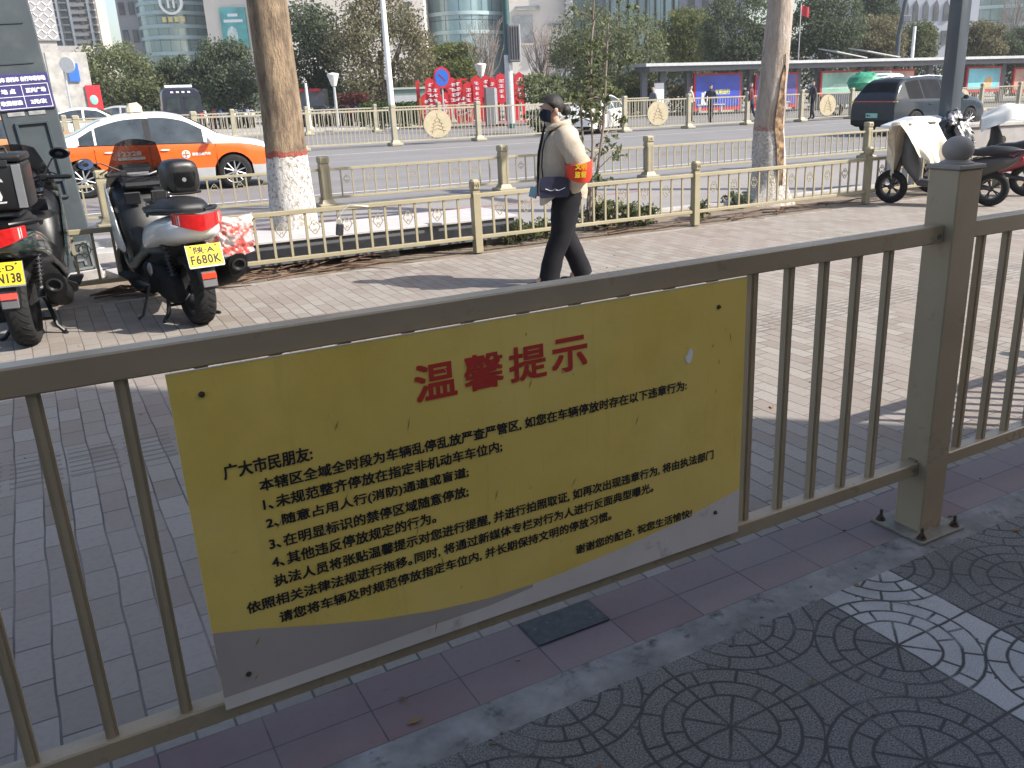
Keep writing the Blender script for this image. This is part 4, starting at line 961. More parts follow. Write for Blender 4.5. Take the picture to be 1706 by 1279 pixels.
    b = MB(); b.box((-.392, 0, .395), (.012, .10, .115), rot=RY(R(12)), bev=.004); b.build('reflector_mount', pm('grey_plastic', (.10, .10, .105), .5), t, smooth=30)
    b = MB(); b.box((-.4, 0, .418), (.012, .098, .042), rot=RY(R(12)), bev=.003); b.build('reflector', M['red_reflector'], t, smooth=30)
    number_plate(t, (-.395, .005, .565), (0, -1, 0), (.30, 0, 1), .235, .150, l1, l2)
    # exhaust
    b = MB(); P = [(.42, -.17, .28), (.28, -.20, .27), (.12, -.235, .31), (-.08, -.25, .38), (-.26, -.255, .44)]
    rings = []
    for i, (p, r) in enumerate(zip(P, ((.025, .025), (.06, .065), (.08, .095), (.085, .11), (.07, .095)))):
        rings.append([V(p) + V((math.sin(.38) * r[1] * math.sin(a) * -1, r[0] * math.copysign(abs(math.cos(a)) ** .8, math.cos(a)), r[1] * math.copysign(abs(math.sin(a)) ** .8, math.sin(a)) * .95)) for a in [2 * math.pi * k / 18 for k in range(18)]])
    b.loft(rings); ex = b.build('exhaust_silencer', M['black_matt'], t, smooth=40)
    b = MB(); b.lathe([(.045, .0), (.052, .012), (.04, .016), (.028, -.01)], Matrix.Translation((-.268, -.255, .45)) @ Matrix.Rotation(R(-90 - 20), 4, 'Y'), 18); b.build('exhaust_tip', M['dark_metal'], ex)
    b = MB(); b.tube([(.30, -.285, .30), (.12, -.318, .33), (-.06, -.338, .40), (-.2, -.33, .45)], [.01, .03, .034, .012], 8, flat=.5); b.build('heat_shield', M['black'], ex)
    # front: leg shield, floor, nose, fork
    b = MB(); b.loft([sec(x, z0, z1, w0, w1, 18, .7) for x, z0, z1, w0, w1 in [(.92, .30, .62, .2, .17), (1.05, .32, .86, .215, .2), (1.18, .40, .98, .225, .23), (1.32, .46, 1.02, .21, .21), (1.48, .54, .96, .15, .14), (1.60, .62, .86, .08, .07), (1.66, .69, .80, .03, .03)]]); b.build('leg_shield', M['black'], t, smooth=50)
    for s in (-1, 1):
        b = MB(); b.loft([sec(x, z0, z1, .012, .012, 10, .7, s * y) for x, z0, z1, y in [(1.02, .44, .52, .222), (1.16, .46, .84, .236), (1.3, .52, .98, .222), (1.46, .62, .94, .16), (1.58, .70, .86, .09)]]); b.build('front_panel', body, t, smooth=50)
        b = MB(); b.tube([(1.30, s * .085, .72), (1.42, s * .085 , .28)], .022, 10); b.build('fork_leg', M['dark_metal'], t)
        b = MB(); b.box((.80, s * .26, .285), (.36, .10, .03), bev=.008); b.build('footboard', M['black_matt'], t)
    b = MB(); Mx = Matrix.Translation((1.42, 0, .265)) @ Matrix.Rotation(R(24), 4, 'Z')
    def fg(u_, v_):
        a = lerp(R(-20), R(165), u_); q = lerp(-1, 1, v_); r = .292 - .03 * abs(q) ** 2.5
        return Mx @ V((r * math.cos(a), q * .075, r * math.sin(a)))
    b.grid(fg, 16, 6); b.build('front_mudguard', body if white else M['black'], t, smooth=60, solid=.004)
    b = MB(); b.box((1.1, 0, .985), (.20, .30, .06), rot=RY(R(-25)), bev=.02); b.box((1.16, 0, 1.06), (.10, .24, .10), rot=RY(R(-35)), bev=.02); b.build('dashboard', M['black_gloss'], t)
    b = MB(); b.grid(lambda u_, v_: V((1.105 + .012 * v_, lerp(-.085, .085, u_), lerp(1.035, 1.085, v_))), 2, 2); b.build('instrument_glass', pm('instrument_glass', (.16, .17, .18), .1, coat=1.0), t, smooth=0, solid=.004)
    b = MB()
    for s in (-1, 1):
        b.tube([(.99, s * .30, 1.06), (1.06, s * .22, 1.09), (1.14, s * .12, 1.0), (1.18, s * .05, .85)], .006, 5); b.tube([(1.0, s * .25, 1.05), (1.09, s * .16, 1.11), (1.15, s * .06, .95)], .005, 5)
    b.build('cable', M['black'], t)
    for s in (-1, 1): b = MB(); b.box((.985, s * .10, .86), (.02, .12, .10), rot=RY(R(-12)), bev=.006); b.build('glove_box', M['black_gloss'], t)
    b = MB(); b.cyl((.985, 0, .80), (.965, 0, .797), .016, seg=12); b.build('ignition_lock', M['chrome'], t)
    for s in (-1, 1):
        b = MB(); b.loft([sec(x, z0, z1, .006, .006, 8, .8, s * y) for x, z0, z1, y in ((.34, .50, .52, .205), (.5, .44, .50, .212), (.75, .33, .40, .214), (.98, .30, .36, .210), (1.08, .36, .44, .214))]); b.build('side_trim', M['dark_metal'], t, smooth=60)
    b = MB(); b.tube([(.06, .155, .22), (.02, .165, .29), (.10, .175, .34), (.24, .19, .36)], .009, 6); b.ell((.30, .215, .40), (.05, .02, .05), 10); b.build('crankcase_cover', M['alloy'], t)
    b = MB()
    def sc(u_, v_):
        q = lerp(-1, 1, u_); z = lerp(.96, 1.31, v_); wd = lerp(.23, .15, v_ ** 1.6)
        return V((1.30 - .22 * v_ - .07 * q * q * 1.0, q * wd, z - .03 * q * q))
    b.grid(sc, 14, 8); b.build('windscreen', M['smoke'], t, smooth=60, solid=.004)
    handlebar(t, 1.03, 1.03, .36, R(26) if white else R(-6), mirrors=(1, 0) if white else (1, 1), mir=M['mirror_blue'] if white else M['mirror'], mh=.12 if white else .20, mo=.14 if white else 0)
    # centre stand
    b = MB()
    for s in (-1, 1): b.tube([(.34, s * .10, .26), (.26, s * .15, .06), (.245, s * .19, .012), (.20, s * .21, .010)], [.016, .016, .015, .01], 8)
    b.tube([(.28, -.13, .11), (.28, .13, .11)], .011, 8); b.build('centre_stand', M['black'], t)
    b = MB(); b.tube([(.50, .2, .24), (.46, .29, .03), (.44, .33, .012)], .01, 8); b.build('side_stand', M['black'], t)
    return t
p_ = G(335, 538)
sc1 = maxi_scooter('white and black maxi scooter on its stand, yellow plate F680K', (p_.x, p_.y, 0), R(128), M['white_body'], '陕·A', 'F680K')
# black storage case standing on its seat, a thing of its own
cs = thing('storage_case', 'black rounded luggage case with round badge on the seat of the white scooter', 'case', (p_.x + math.cos(R(128)) * -.40 + math.sin(R(128)) * .05, p_.y + math.sin(R(128)) * -.40 - math.cos(R(128)) * .05, .31), R(128)); cs.scale = (.74, .74, .74)
b = MB(); b.loft([sec(x, z0, z1, w_, w_ * .93, 24, .55) for x, z0, z1, w_ in [(.56, .92, 1.12, .10), (.575, .88, 1.165, .15), (.61, .868, 1.185, .165), (.80, .868, 1.19, .165), (.86, .875, 1.17, .155), (.89, .90, 1.12, .10)]]); bd = b.build('case_body', M['black'], cs, smooth=45)
b = MB(); b.prism([(-.115, .07), (-.10, .088), (.10, .088), (.115, .07), (.09, -.07), (.075, -.085), (-.075, -.085), (-.09, -.07)], Matrix.Translation((.572, 0, .985)) @ Matrix.Rotation(R(-90), 4, 'Y') @ Matrix.Rotation(R(-90), 4, 'Z'), .012); pn = b.build('case_panel', M['black_gloss'], cs, smooth=30)
b = MB(); b.lathe([(.001, .0), (.020, 0), (.021, -.003)], Matrix.Translation((.555, 0, 1.0)) @ Matrix.Rotation(R(-90), 4, 'Y'), 20); b.lathe([(.012, .004), (.014, .004)], Matrix.Translation((.555, 0, 1.0)) @ Matrix.Rotation(R(-90), 4, 'Y'), 16); b.build('round_badge', M['alloy'], pn)
b = MB(); b.tube([(.60, -.15, .875), (.585, -.05, .868), (.585, .05, .868), (.60, .15, .875)], .013, 8); b.build('carry_strap', M['black_matt'], cs)

p_ = G(52, 573)
sc2 = maxi_scooter('dark green scooter at the left edge of the photo, yellow plate WN138', (p_.x, p_.y, 0), R(113), pm('dark_green_body', (.022, .034, .031), .25, coat=.7), '陕·D', 'WN138', white=False)
tb = thing('top_box', 'black top box with pale side strip and rider sticker on the dark green scooter', 'top box', (p_.x, p_.y, 0), R(113))
b = MB(); b.box((-.10, 0, 1.10), (.42, .44, .30), bev=.03, seg=3); bx = b.build('box_body', M['black'], tb, smooth=40)
b = MB(); b.box((-.10, 0, 1.275), (.43, .45, .05), bev=.02, seg=2); b.build('box_lid', M['black'], tb, smooth=40)
b = MB(); b.tube([(-.12, -.13, 1.295), (-.12, -.12, 1.335), (-.12, .12, 1.335), (-.12, .13, 1.295)], .013, 8); b.build('box_handle', M['black'], tb)
for s in (-1, 1):
    b = MB(); b.box((-.314, s * .185, 1.10), (.006, .05, .27), bev=.002); b.build('reflective_strip', M['alloy'], bx, smooth=0)
    b = MB(); b.box((-.316, s * .12, 1.245), (.012, .05, .04), bev=.004); b.build('latch', M['dark_metal'], bx)
b = MB()      # rider sticker: a plain pale figure on a motorcycle
yy = -.04
b.ell((-.3125, yy - .002, 1.19), (.0012, .018, .022), 12); b.prism([(-.05, .05), (-.02, .065), (.02, .065), (.052, .05), (.06, .03), (.03, .035), (.025, -.0), (.04, -.06), (.03, -.085), (-.03, -.085), (-.04, -.06), (-.025, 0), (-.03, .035), (-.06, .03)], Matrix.Translation((-.311, yy, 1.10)) @ Matrix.Rotation(R(-90), 4, 'Y') @ Matrix.Rotation(R(-90), 4, 'Z'), .001)
b.prism([(-.06, -.095), (.06, -.09), (.055, -.1), (-.055, -.105)], Matrix.Translation((-.311, yy, 1.10)) @ Matrix.Rotation(R(-90), 4, 'Y') @ Matrix.Rotation(R(-90), 4, 'Z'), .001)
b.build('sticker', pm('pale_sticker', (.55, .55, .55), .6, var=.25, scale=60), bx, smooth=0)
b = MB(); b.box((-.10, 0, .925), (.36, .30, .035), bev=.008)
for s in (-1, 1): b.tube([(.06, s * .12, .92), (.1, s * .15, .86)], .012, 8)
b.build('rack_plate', M['dark_metal'], tb)

def ebike(label, loc, rz, body, red=None, steer=R(14)):
    t = thing('electric_bike', label, 'electric bike', loc, rz)
    moto_wheel(t, 0, .22, .09, tread=False); moto_wheel(t, 1.22, .22, .085, steer=steer * .5, tread=False)
    b = MB(); b.loft([sec(x, z0, z1, w_, w_ * .85, 14, .7) for x, z0, z1, w_ in [(-.28, .56, .62, .03), (-.15, .47, .64, .11), (.1, .38, .62, .14), (.3, .30, .58, .14), (.4, .24, .36, .13), (.7, .22, .31, .13), (.88, .24, .34, .13), (.94, .3, .5, .1)]]); b.build('body', red or body, t, smooth=50)
    b = MB(); b.loft([sec(x, z0, z1, w_, w_ * .8, 14, .7) for x, z0, z1, w_ in [(-.30, .69, .72, .05), (-.2, .65, .745, .11), (.05, .63, .76, .13), (.2, .63, .72, .12), (.36, .64, .71, .10), (.44, .65, .69, .05)]]); b.build('seat', M['seat'], t, smooth=60)
    b = MB(); b.loft([sec(x, z0, z1, w0, w1, 14, .7) for x, z0, z1, w0, w1 in [(.86, .26, .50, .13, .12), (.95, .32, .80, .17, .15), (1.02, .40, .96, .16, .15), (1.10, .50, .92, .08, .09)]]); b.build('leg_shield', body, t, smooth=50)
    b = MB(); b.tube([(1.0, 0, .95), (1.22, 0, .22)], .028, 10); b.build('fork', M['dark_metal'], t)
    b = MB(); b.tube([(0, .08, .22), (.35, .10, .30)], .022, 8); b.tube([(0, -.08, .22), (.35, -.10, .30)], .022, 8); b.build('swing_arm', M['dark_metal'], t)
    b = MB(); b.tube([(.30, .10, .25), (.22, .2, .02), (.2, .24, .01)], .011, 8); b.build('side_stand', M['dark_metal'], t)
    b = MB(); b.tube([(.3, -.08, .25), (.24, -.12, .02)], .011, 8); b.build('stand_leg', M['dark_metal'], t)
    b = MB(); b.tube([(-.2, .11, .60), (-.36, .09, .69), (-.38, 0, .70), (-.36, -.09, .69), (-.2, -.11, .60)], .012, 8); b.build('rear_rack', M['dark_metal'], t)
    b = MB(); b.box((-.33, 0, .60), (.03, .12, .05), bev=.008); b.build('tail_lamp', M['red_lens'], t)
    handlebar(t, .98, 1.0, .30, steer, mirrors=(0, 0))
    return t
def cloth(label, nm, loc, rz, fn, nu, nv, mat, cat='cover', th=.004):
    t = thing(nm, label, cat, loc, rz)
    b = MB(); b.grid(fn, nu, nv); b.build('fabric', mat, t, smooth=60, solid=th); return t
cream = pm('cream_quilt', (.66, .60, .49), .9, var=.08, scale=8, bmp=.25, bscale=30, dirt=(.5, .45, .37), dscale=5)
p_ = G(1478, 340); eb_rz = R(-14)
# front wheel at p_; bike faces image left
def place_front(px, py, heading):
    q = G(px, py); d = V((math.cos(heading), math.sin(heading), 0)); return q - d * 1.22
hd = R(152); q = place_front(1482, 338, hd)
ebike('grey electric bike under a cream quilted cover, parked at the end of the low fence', (q.x, q.y, 0), hd, pm('grey_ebike', (.10, .10, .105), .4), pm('dark_brown_ebike', (.05, .045, .042), .4), steer=R(-24))
def cov(u_, v_):
    "u across the handlebar, v from the front hem over the bar to the rear hem"
    s_ = lerp(-1, 1, u_); a = abs(s_); t = abs(2 * v_ - 1); zt_ = 1.085 - .07 * s_ * s_ + .05 * math.exp(-((a - .85) / .16) ** 2)
    n_ = noise.noise(V((s_ * 3.5, v_ * 5, 1.7))); n2 = noise.noise(V((s_ * 9, v_ * 3, 4.2))); fold = .05 * t * math.sin(s_ * 9 + 2 * n_) + .03 * n2
    y = s_ * .42 * (1 - .30 * t)
    if v_ < .5: x = .05 + .20 * t ** .6 - .10 * a * a * t; z = zt_ - t * (.80 - .42 * s_ * s_)
    else: x = -.04 - .30 * t ** .8; z = zt_ - t * (.52 - .16 * s_ * s_) - .05 * t
    p = RZ(R(-24)) @ V((x + fold, y + .02 * n2, 0)) + V((.99, 0, z + .03 * n2 * t)); return p
cloth('cream quilted windproof cover draped over the handlebar of the grey electric bike', 'bike_cover', (q.x, q.y, 0), hd, cov, 60, 44, cream)
hd = R(8); q = place_front(1660, 318, hd)
q = G(1706, 326)
ebike('black electric bike behind the ball-topped post, with a red side panel', (q.x, q.y, 0), R(150), M['black'], pm('wine_red_body', (.25, .02, .035), .3, coat=.6))
def cov2(u_, v_):
    s = lerp(-1, 1, u_); a = abs(s)
    n = noise.noise(V((s * 4, v_ * 4, 7.7))); n2 = noise.noise(V((s * 12, v_ * 6, 2.2)))
    return V((lerp(1.16, .74, v_) + .06 * n2, s * .36 * (1 - .25 * v_), 1.19 - .16 * a - .62 * abs(v_ - .35) ** 1.3 + .09 * n + .05 * n2))
cloth('crumpled black and silver cover bundled on the handlebar of the black electric bike', 'bike_cover', (q.x, q.y, 0), R(150), cov2, 40, 24, pm('silver_cover', (.05, .05, .055), .3, metal=.2, var=.8, scale=9, bmp=.6, bscale=22, dirt=(.45, .45, .46), dscale=9, dlo=.52, dhi=.6))
q = G(1775, 312)
ebike('red electric bike at the right edge of the photo under a pale cover', (q.x, q.y, 0), R(158), M['black'], pm('wine_red_body', (.25, .02, .035), .3, coat=.6))
def cov3(u_, v_):
    s = lerp(-1, 1, u_); a = abs(s); n = noise.noise(V((s * 3, v_ * 4, 3.7)))
    return V((lerp(1.25, .2, v_), s * .40 * (1 - .3 * abs(v_ - .4)), 1.12 - .2 * a * a - .25 * abs(v_ - .35) + .05 * n + .1 * math.sin(v_ * 3)))
cloth('white sheet stretched over the red electric bike at the right edge', 'bike_cover', (q.x, q.y, 0), R(158), cov3, 36, 24, pm('white_sheet', (.68, .67, .62), .8, var=.06))

# ---------------------------------------------------------------- cars
def car(nm, label, loc, rz, L, W, top, belt, wheels, wr, sill, bands, mats, bandmat, glass_x, roofw=.30, wind=(0, 0), rear=(0, 0), cat='car', plan=.16, glass=None):
    """body lofted along x (front = +x); top/belt: (x, z) outlines; bands: z heights that split colours (None = belt)"""
    t = thing(nm, label, cat, loc, rz)
    xs = sorted({round(-L / 2 + L * k / 72, 4) for k in range(73)} | {round(x + s * wr * 1.16 * q, 4) for x in wheels for s in (-1, 1) for q in (1, .93, .8, .5)})
    zt = lambda x: sinterp(top, x); zb = lambda x: sinterp(belt, x)
    R_ = wr * 1.16
    def zl(x):
        z = sill + .10 * max(0, (abs(x) - (L / 2 - .35)) / .35)
        for xw in wheels:
            if abs(x - xw) < R_: z = max(z, wr + math.sqrt(R_ * R_ - (x - xw) ** 2))
        return z
    def hw(x, z):
        e = abs(2 * x / L); pl = 1 - plan * e ** 5 - .05 * e ** 2
        k = W / 2 * pl; b_ = zb(x)
        s_ = 1 - .07 * ((z - .62) / .55) ** 2
        if z > b_: s_ = 1 - .07 * ((b_ - .62) / .55) ** 2 - roofw * (z - b_) / .5
        return k * s_ + .012 * math.exp(-((z - (b_ - .08)) / .035) ** 2)
    b = MB(); bm = b.bm; rows = []
    for x in xs:
        lo, hi, bt = zl(x), zt(x), min(zb(x), zt(x)); lv = [lo]
        cuts = [bt if c is None else c for c in bands]
        prev = lo; allz = []
        edges = [lo] + [min(max(c, lo), hi) for c in cuts]
        for i in range(len(edges) - 1):
            for q in range(3): allz.append(lerp(edges[i], edges[i + 1], q / 3))
        allz.append(edges[-1])
        up = hi - .05 if hi - .05 > edges[-1] else edges[-1]
        for q in range(1, 6): allz.append(lerp(edges[-1], up, q / 5))
        pts = [V((x, hw(x, z), z)) for z in allz]
        yt = hw(x, up) ; pts.append(V((x, yt - .035, max(up, hi - .018)))); pts.append(V((x, max(yt - .10, 0), hi)))
        for q in (.66, .33, 0.0): pts.append(V((x, (yt - .10) * q, hi + .028 * (1 - q * q))))
        rows.append(pts)
    full = [r + [V((p.x, -p.y, p.z)) for p in r[-2::-1]] for r in rows]
    vs = [[bm.verts.new(p) for p in r] for r in full]; n = len(full[0]); nb = 3 * len(bands)
    half = len(rows[0])
    for a, c in zip(vs, vs[1:]):
        for i in range(n - 1):
            j = i if i < half - 1 else n - 2 - i
            f = bm.faces.new((a[i], a[i + 1], c[i + 1], c[i])); f.material_index = bandmat[min(j // 3, len(bands)) if j < nb else len(bands)]
    for r, sgn in ((vs[0], 1), (vs[-1], -1)):
        for i in range(half - 1):
            f = bm.faces.new((r[i], r[n - 1 - i], r[n - 2 - i], r[i + 1])) if i < half - 2 else bm.faces.new((r[i], r[n - 1 - i], r[i + 1]))
            f.material_index = bandmat[min(i // 3, len(bands)) if i < nb else len(bands)]
    b.build('body', mats, t, smooth=40, weld=.0008)
    b = MB(); b.box((0, 0, sill + .28), (L * .94, W * .80, .5)); b.build('underbody', M['black_matt'], t, smooth=0)
    for x0, x1 in glass_x:
        for s in (1, -1):
            def gw(u_, v_):
                x = lerp(x0, x1, u_); lo = zb(x) + .025; hi = max(zt(x) - .085, lo + .004); z = lerp(lo, hi, v_); return V((x, s * (hw(x, z) + .005), z))
            b = MB(); b.grid(gw, 14, 6); b.build('side_window', glass or M['carglass'], t, smooth=60)
    for nm2, (x0, x1) in (('windscreen', wind), ('rear_window', rear)):
        if x0 == x1: continue
        def gs(u_, v_):
            x = lerp(x0, x1, u_); q = lerp(-1, 1, v_); z = zt(x); y = (hw(x, z - .05) - .085) * q; dz = (zt(x + .02) - zt(x - .02)) / .04; n_ = V((-dz, 0, 1)).normalized()
            return V((x, y, z + .028 * (1 - q * q))) + n_ * .006
        b = MB(); b.grid(gs, 12, 10); b.build(nm2, glass or M['carglass'], t, smooth=60)
    for xw in wheels:
        for s in (1, -1):
            Mx = Matrix.Translation((xw, s * (W / 2 - .105), wr)) @ Matrix.Rotation(R(90), 4, 'X'); wd = .2
            b = MB(); b.lathe([(wr - .11, -wd / 2), (wr - .05, -wd * .53), (wr - .012, -wd * .46), (wr, -wd * .3), (wr, wd * .3), (wr - .012, wd * .46), (wr - .05, wd * .53), (wr - .11, wd / 2)], Mx, 36); b.lathe([(.01, 0), (wr - .1, 0)], Mx, 24); w_ = b.build('wheel', M['tyre'], t, smooth=50)
            b = MB(); ri = wr - .10; o_ = -s * .085
            b.lathe([(ri, o_ + s * .03), (ri + .012, o_ - s * .012), (ri - .015, o_), (ri - .02, o_ + s * .06)], Mx, 32)
            b.lathe([(.001, o_ + s * .0), (.05, o_ + s * .005), (.055, o_ + s * .05)], Mx, 16)
            for k in range(10):
                a = 2 * math.pi * (k // 2) / 5 + (.16 if k % 2 else -.16); a2 = 2 * math.pi * (k // 2) / 5 + (.30 if k % 2 else -.30)
                b.tube([Mx @ V((.04 * math.cos(a), .04 * math.sin(a), o_ + s * .012)), Mx @ V((ri * math.cos(a2), ri * math.sin(a2), o_ + s * .012))], .014, 6)
            b.build('rim', M['alloy'], w_)
    t['hwfn'] = 0; del t['hwfn']
    return t, hw, zt, zb
def surf(hw, x, z, s, o=.006): return V((x, s * (hw(x, z) + o), z))
def car_bits(t, hw, L, W, handles, hz, mirx, mirz, mirmat, s_all=(1, -1)):
    for s in s_all:
        for x in handles:
            b = MB(); b.ell(surf(hw, x, hz, s, .012), (.085, .016, .018), 12); b.build('door_handle', M['taxi_grey'] if mirmat is None else mirmat, t)
        b = MB(); b.ell((mirx, s * (hw(mirx, mirz) + .13), mirz + .05), (.06, .10, .07), 14); b.tube([(mirx + .02, s * hw(mirx, mirz) * .97, mirz), (mirx, s * (hw(mirx, mirz) + .06), mirz + .03)], .02, 8); b.build('wing_mirror', mirmat or M['taxi_white'], t)
def taxi():
    c = G(272, 315, -.12)
    top = [(-2.3, .62), (-2.27, .86), (-2.15, .99), (-1.75, 1.05), (-1.45, 1.12), (-.95, 1.36), (-.45, 1.465), (.05, 1.48), (.45, 1.42), (.85, 1.22), (1.2, 1.015), (1.4, .965), (1.9, .87), (2.17, .74), (2.27, .6), (2.3, .5)]
    belt = [(-2.3, .85), (-1.6, .93), (-.5, .915), (.6, .89), (1.2, .875), (1.5, .86), (2.3, .68)]
    t, hw, zt, zb = car('taxi', 'white and orange taxi saloon on the road behind the white scooter', (c.x, c.y, -.12), R(27), 4.6, 1.76, top, belt, (-1.36, 1.32), .325, .2, (.43, None), [M['taxi_grey'], M['orange'], M['taxi_white']], (0, 1, 2), [(-1.33, -1.08), (-1.04, -.22), (-.10, .82)], wind=(.55, 1.13), rear=(-1.62, -.9))
    car_bits(t, hw, 4.6, 1.76, (-.86, .10), .80, .92, .90, M['taxi_white'])
    s = -1
    for x in (-.16, 1.02, -1.1):
        b = MB(); b.tube([surf(hw, x, .34, s, .002), surf(hw, x, .6, s, .002), surf(hw, x, .87, s, .002)], .006, 4); b.build('door_gap', pm('orange_shadow_gap', (.12, .03, .01), .8), t)
    b = MB(); b.loft([[V((x, y, z)) for x, y, z in ((x0, -w_, z0), (x0, w_, z0), (x0, w_ * .9, z1), (x0, -w_ * .9, z1))] for x0, w_, z0, z1 in ((-.42, .30, 1.50, 1.56), (-.36, .33, 1.50, 1.66), (-.22, .33, 1.505, 1.68), (-.15, .31, 1.505, 1.6))]); b.build('roof_sign', pm('roof_sign_cream', (.62, .53, .35), .5), t, smooth=20)
    b = MB(); b.tube([surf(hw, x_, zb(x_) + .012, s, .004) for x_ in [-1.36 + .1 * q for q in range(23)]], .011, 5); b.build('window_trim', M['black'], t)
    b = MB(); b.grid(lambda u_, v_: surf(hw, lerp(-.218, -.102, u_), lerp(.935, 1.385, v_), s, .004), 2, 8); b.build('door_pillar', M['black'], t)
    b = MB(); b.ell((1.95, s * hw(1.95, .72) * .93, .73), (.16, .05, .055), 14); b.build('headlight', M['clear_lens'], t)
    b = MB(); b.ell((-2.18, s * hw(-2.18, .86) * .95, .86), (.1, .05, .09), 14); b.build('taillight', M['red_lens'], t)
    ctr = surf(hw, .46, .70, s, .012)
    b = MB(); b.lathe([(.001, 0), (.075, 0), (.078, -.003)], Matrix.Translation(ctr) @ Matrix.Rotation(R(90), 4, 'X'), 24); em = b.build('round_emblem', M['lettering'], t)
    b = MB()
    for a in (0, 90): b.box(ctr + V((0, -.004, 0)), (.1, .004, .022) if a == 0 else (.022, .0045, .1))
    b.lathe([(.055, .003), (.063, .003)], Matrix.Translation(ctr) @ Matrix.Rotation(R(90), 4, 'X'), 24); b.build('emblem_mark', pm('emblem_brown', (.35, .16, .09), .6), em)
    put_text('door_lettering', '西安出租汽车', .34, .058, M['lettering'], t, surf(hw, .57, .67, s, .012), (1, 0, 0), (0, 0, 1), .03)
    put_text('door_lettering', '12328', .40, .085, M['lettering'], t, surf(hw, -.72, .72, s, .010), (1, 0, 0), (0, 0, 1), .05)
    b = MB(); b.box(surf(hw, -.5, .675, s, .006), (.47, .004, .055)); b.build('door_sticker', M['lettering'], t, smooth=0)
    return t
taxi()
def suv():
    c = G(1527, 220, -.12)
    top = [(-2.35, .95), (-2.33, 1.10), (-2.22, 1.22), (-2.12, 1.36), (-1.9, 1.60), (-1.6, 1.70), (-.9, 1.745), (-.2, 1.735), (.35, 1.66), (.85, 1.42), (1.25, 1.17), (1.5, 1.11), (2.0, 1.03), (2.25, .88), (2.35, .65)]
    belt = [(-2.35, 1.08), (-1.0, 1.07), (.8, 1.02), (1.3, 1.0), (2.35, .8)]
    t, hw, zt, zb = car('suv', 'dark slate grey sport utility car driving away on the right of the road', (c.x, c.y, -.12), R(33), 4.7, 1.95, top, belt, (-1.42, 1.43), .37, .24, (.45, None), [M['black'], M['slate'], M['slate']], (0, 1, 2), [(-1.72, -1.05), (-1.0, -.05), (0.0, .92)], wind=(.45, 1.2), rear=(-2.17, -1.68), plan=.10, roofw=.26, glass=M['tinted'])
    car_bits(t, hw, 4.7, 1.95, (-.75, .25), .93, .95, 1.04, M['slate'])
    b = MB(); b.grid(lambda u_, v_: V((-2.352 - .01 + .05 * abs(lerp(-1, 1, u_)) ** 3, lerp(-.85, .85, u_), lerp(1.025, 1.055, v_))), 20, 2); b.build('light_bar', M['red_lens'], t, solid=.02)
    for s in (1, -1):
        b = MB(); b.box((-2.33, s * .83, 1.035), (.05, .16, .035), bev=.008); b.build('indicator', M['amber'], t)
    b = MB(); b.box((-2.368, 0, .62), (.01, .44, .14), bev=.002); pl = b.build('number_plate', M['plate_g'], t, smooth=0)
    put_text('plate_lettering', '陕A·', .16, .075, M['ink'], pl, (-2.3745, .19, .58), (0, -1, 0), (0, 0, 1), .04)
    b = MB(); b.box((-2.34, 0, .40), (.06, 1.6, .16), bev=.02); b.build('rear_bumper', M['black_matt'], t)
    b = MB()
    for s in (-1, 1): b.tube([(-1.5, s * .66, 1.74), (-.6, s * .67, 1.785), (.2, s * .66, 1.74)], .014, 6)
    b.build('roof_rail', M['alloy'], t)
suv()
def van():
    p = D(302, 192, 45); z0 = -.12
    t = thing('van', 'dark police-style van seen from behind beyond the taxi roof', 'van', (p.x, p.y, z0), R(115))
    b = MB(); b.loft([sec(x, .35, z1, w0, w1, 20, .35) for x, z1, w0, w1 in ((-2.4, 2.15, .88, .80), (-2.3, 2.22, .92, .83), (1.0, 2.22, .92, .83), (1.7, 1.7, .92, .80), (2.3, 1.2, .9, .8), (2.4, 1.0, .85, .75))]); b.build('body', pm('navy_black_body', (.022, .024, .04), .3, coat=.8), t, smooth=50)
    for s in (-1, 1):
        b = MB(); b.grid(lambda u_, v_: V((-2.412, s * lerp(.08, .68, u_), lerp(1.2, 1.82, v_))), 2, 2); b.build('rear_window', M['carglass'], t, smooth=0, solid=.01)
        b = MB(); b.box((-2.41, s * .78, .95), (.03, .12, .3)); b.build('taillight', M['red_lens'], t, smooth=0)
        for x in (-1.5, 1.5): b = MB(); b.lathe(wheel_mb(.36, .2), Matrix.Translation((x, s * .8, .36)) @ Matrix.Rotation(R(90), 4, 'X'), 24); b.build('wheel', M['tyre'], t)
    for k in range(4): b = MB(); b.box((-2.40, -.36 + .24 * k, 2.02), (.05, .12, .07)); b.build('marker_lamp', M['lettering'], t, smooth=0)
    b = MB(); b.box((-1.2, 0, 2.28), (.3, 1.2, .12), bev=.02); b.build('light_bar', M['white'], t)
van()
def small_car(px, py, Y, rz, mat, label, z0=-.12, L=4.4, hgt=1.45):
    c = D(px, py, Y)
    top = [(-L / 2, .6), (-L / 2 + .05, .9), (-1.7, .98), (-1.2, 1.3), (-.4, hgt), (.3, hgt - .05), (.9, 1.1), (1.2, .98), (1.9, .86), (L / 2, .55)]; belt = [(-L / 2, .9), (L / 2, .82)]
    t, hw, zt, zb = car('parked_car', label, (c.x, c.y, z0), rz, L, 1.75, top, belt, (-1.32, 1.3), .32, .2, (.4, None), [mat, mat, mat], (0, 1, 2), [(-1.35, -.25), (-.15, .8)], wind=(.4, 1.1), rear=(-1.65, -.8), cat='car')
    for s in (-1, 1):
        b = MB(); b.ell((-L / 2 + .06, s * .62, .82), (.06, .14, .07), 10); b.build('taillight', M['red_lens'], t)
        b = MB(); b.ell((L / 2 - .14, s * .58, .68), (.1, .14, .06), 10); b.build('headlight', M['clear_lens'], t)
small_car(988, 213, 37, R(248), M['taxi_white'], 'white car passing behind the head of the walking person')
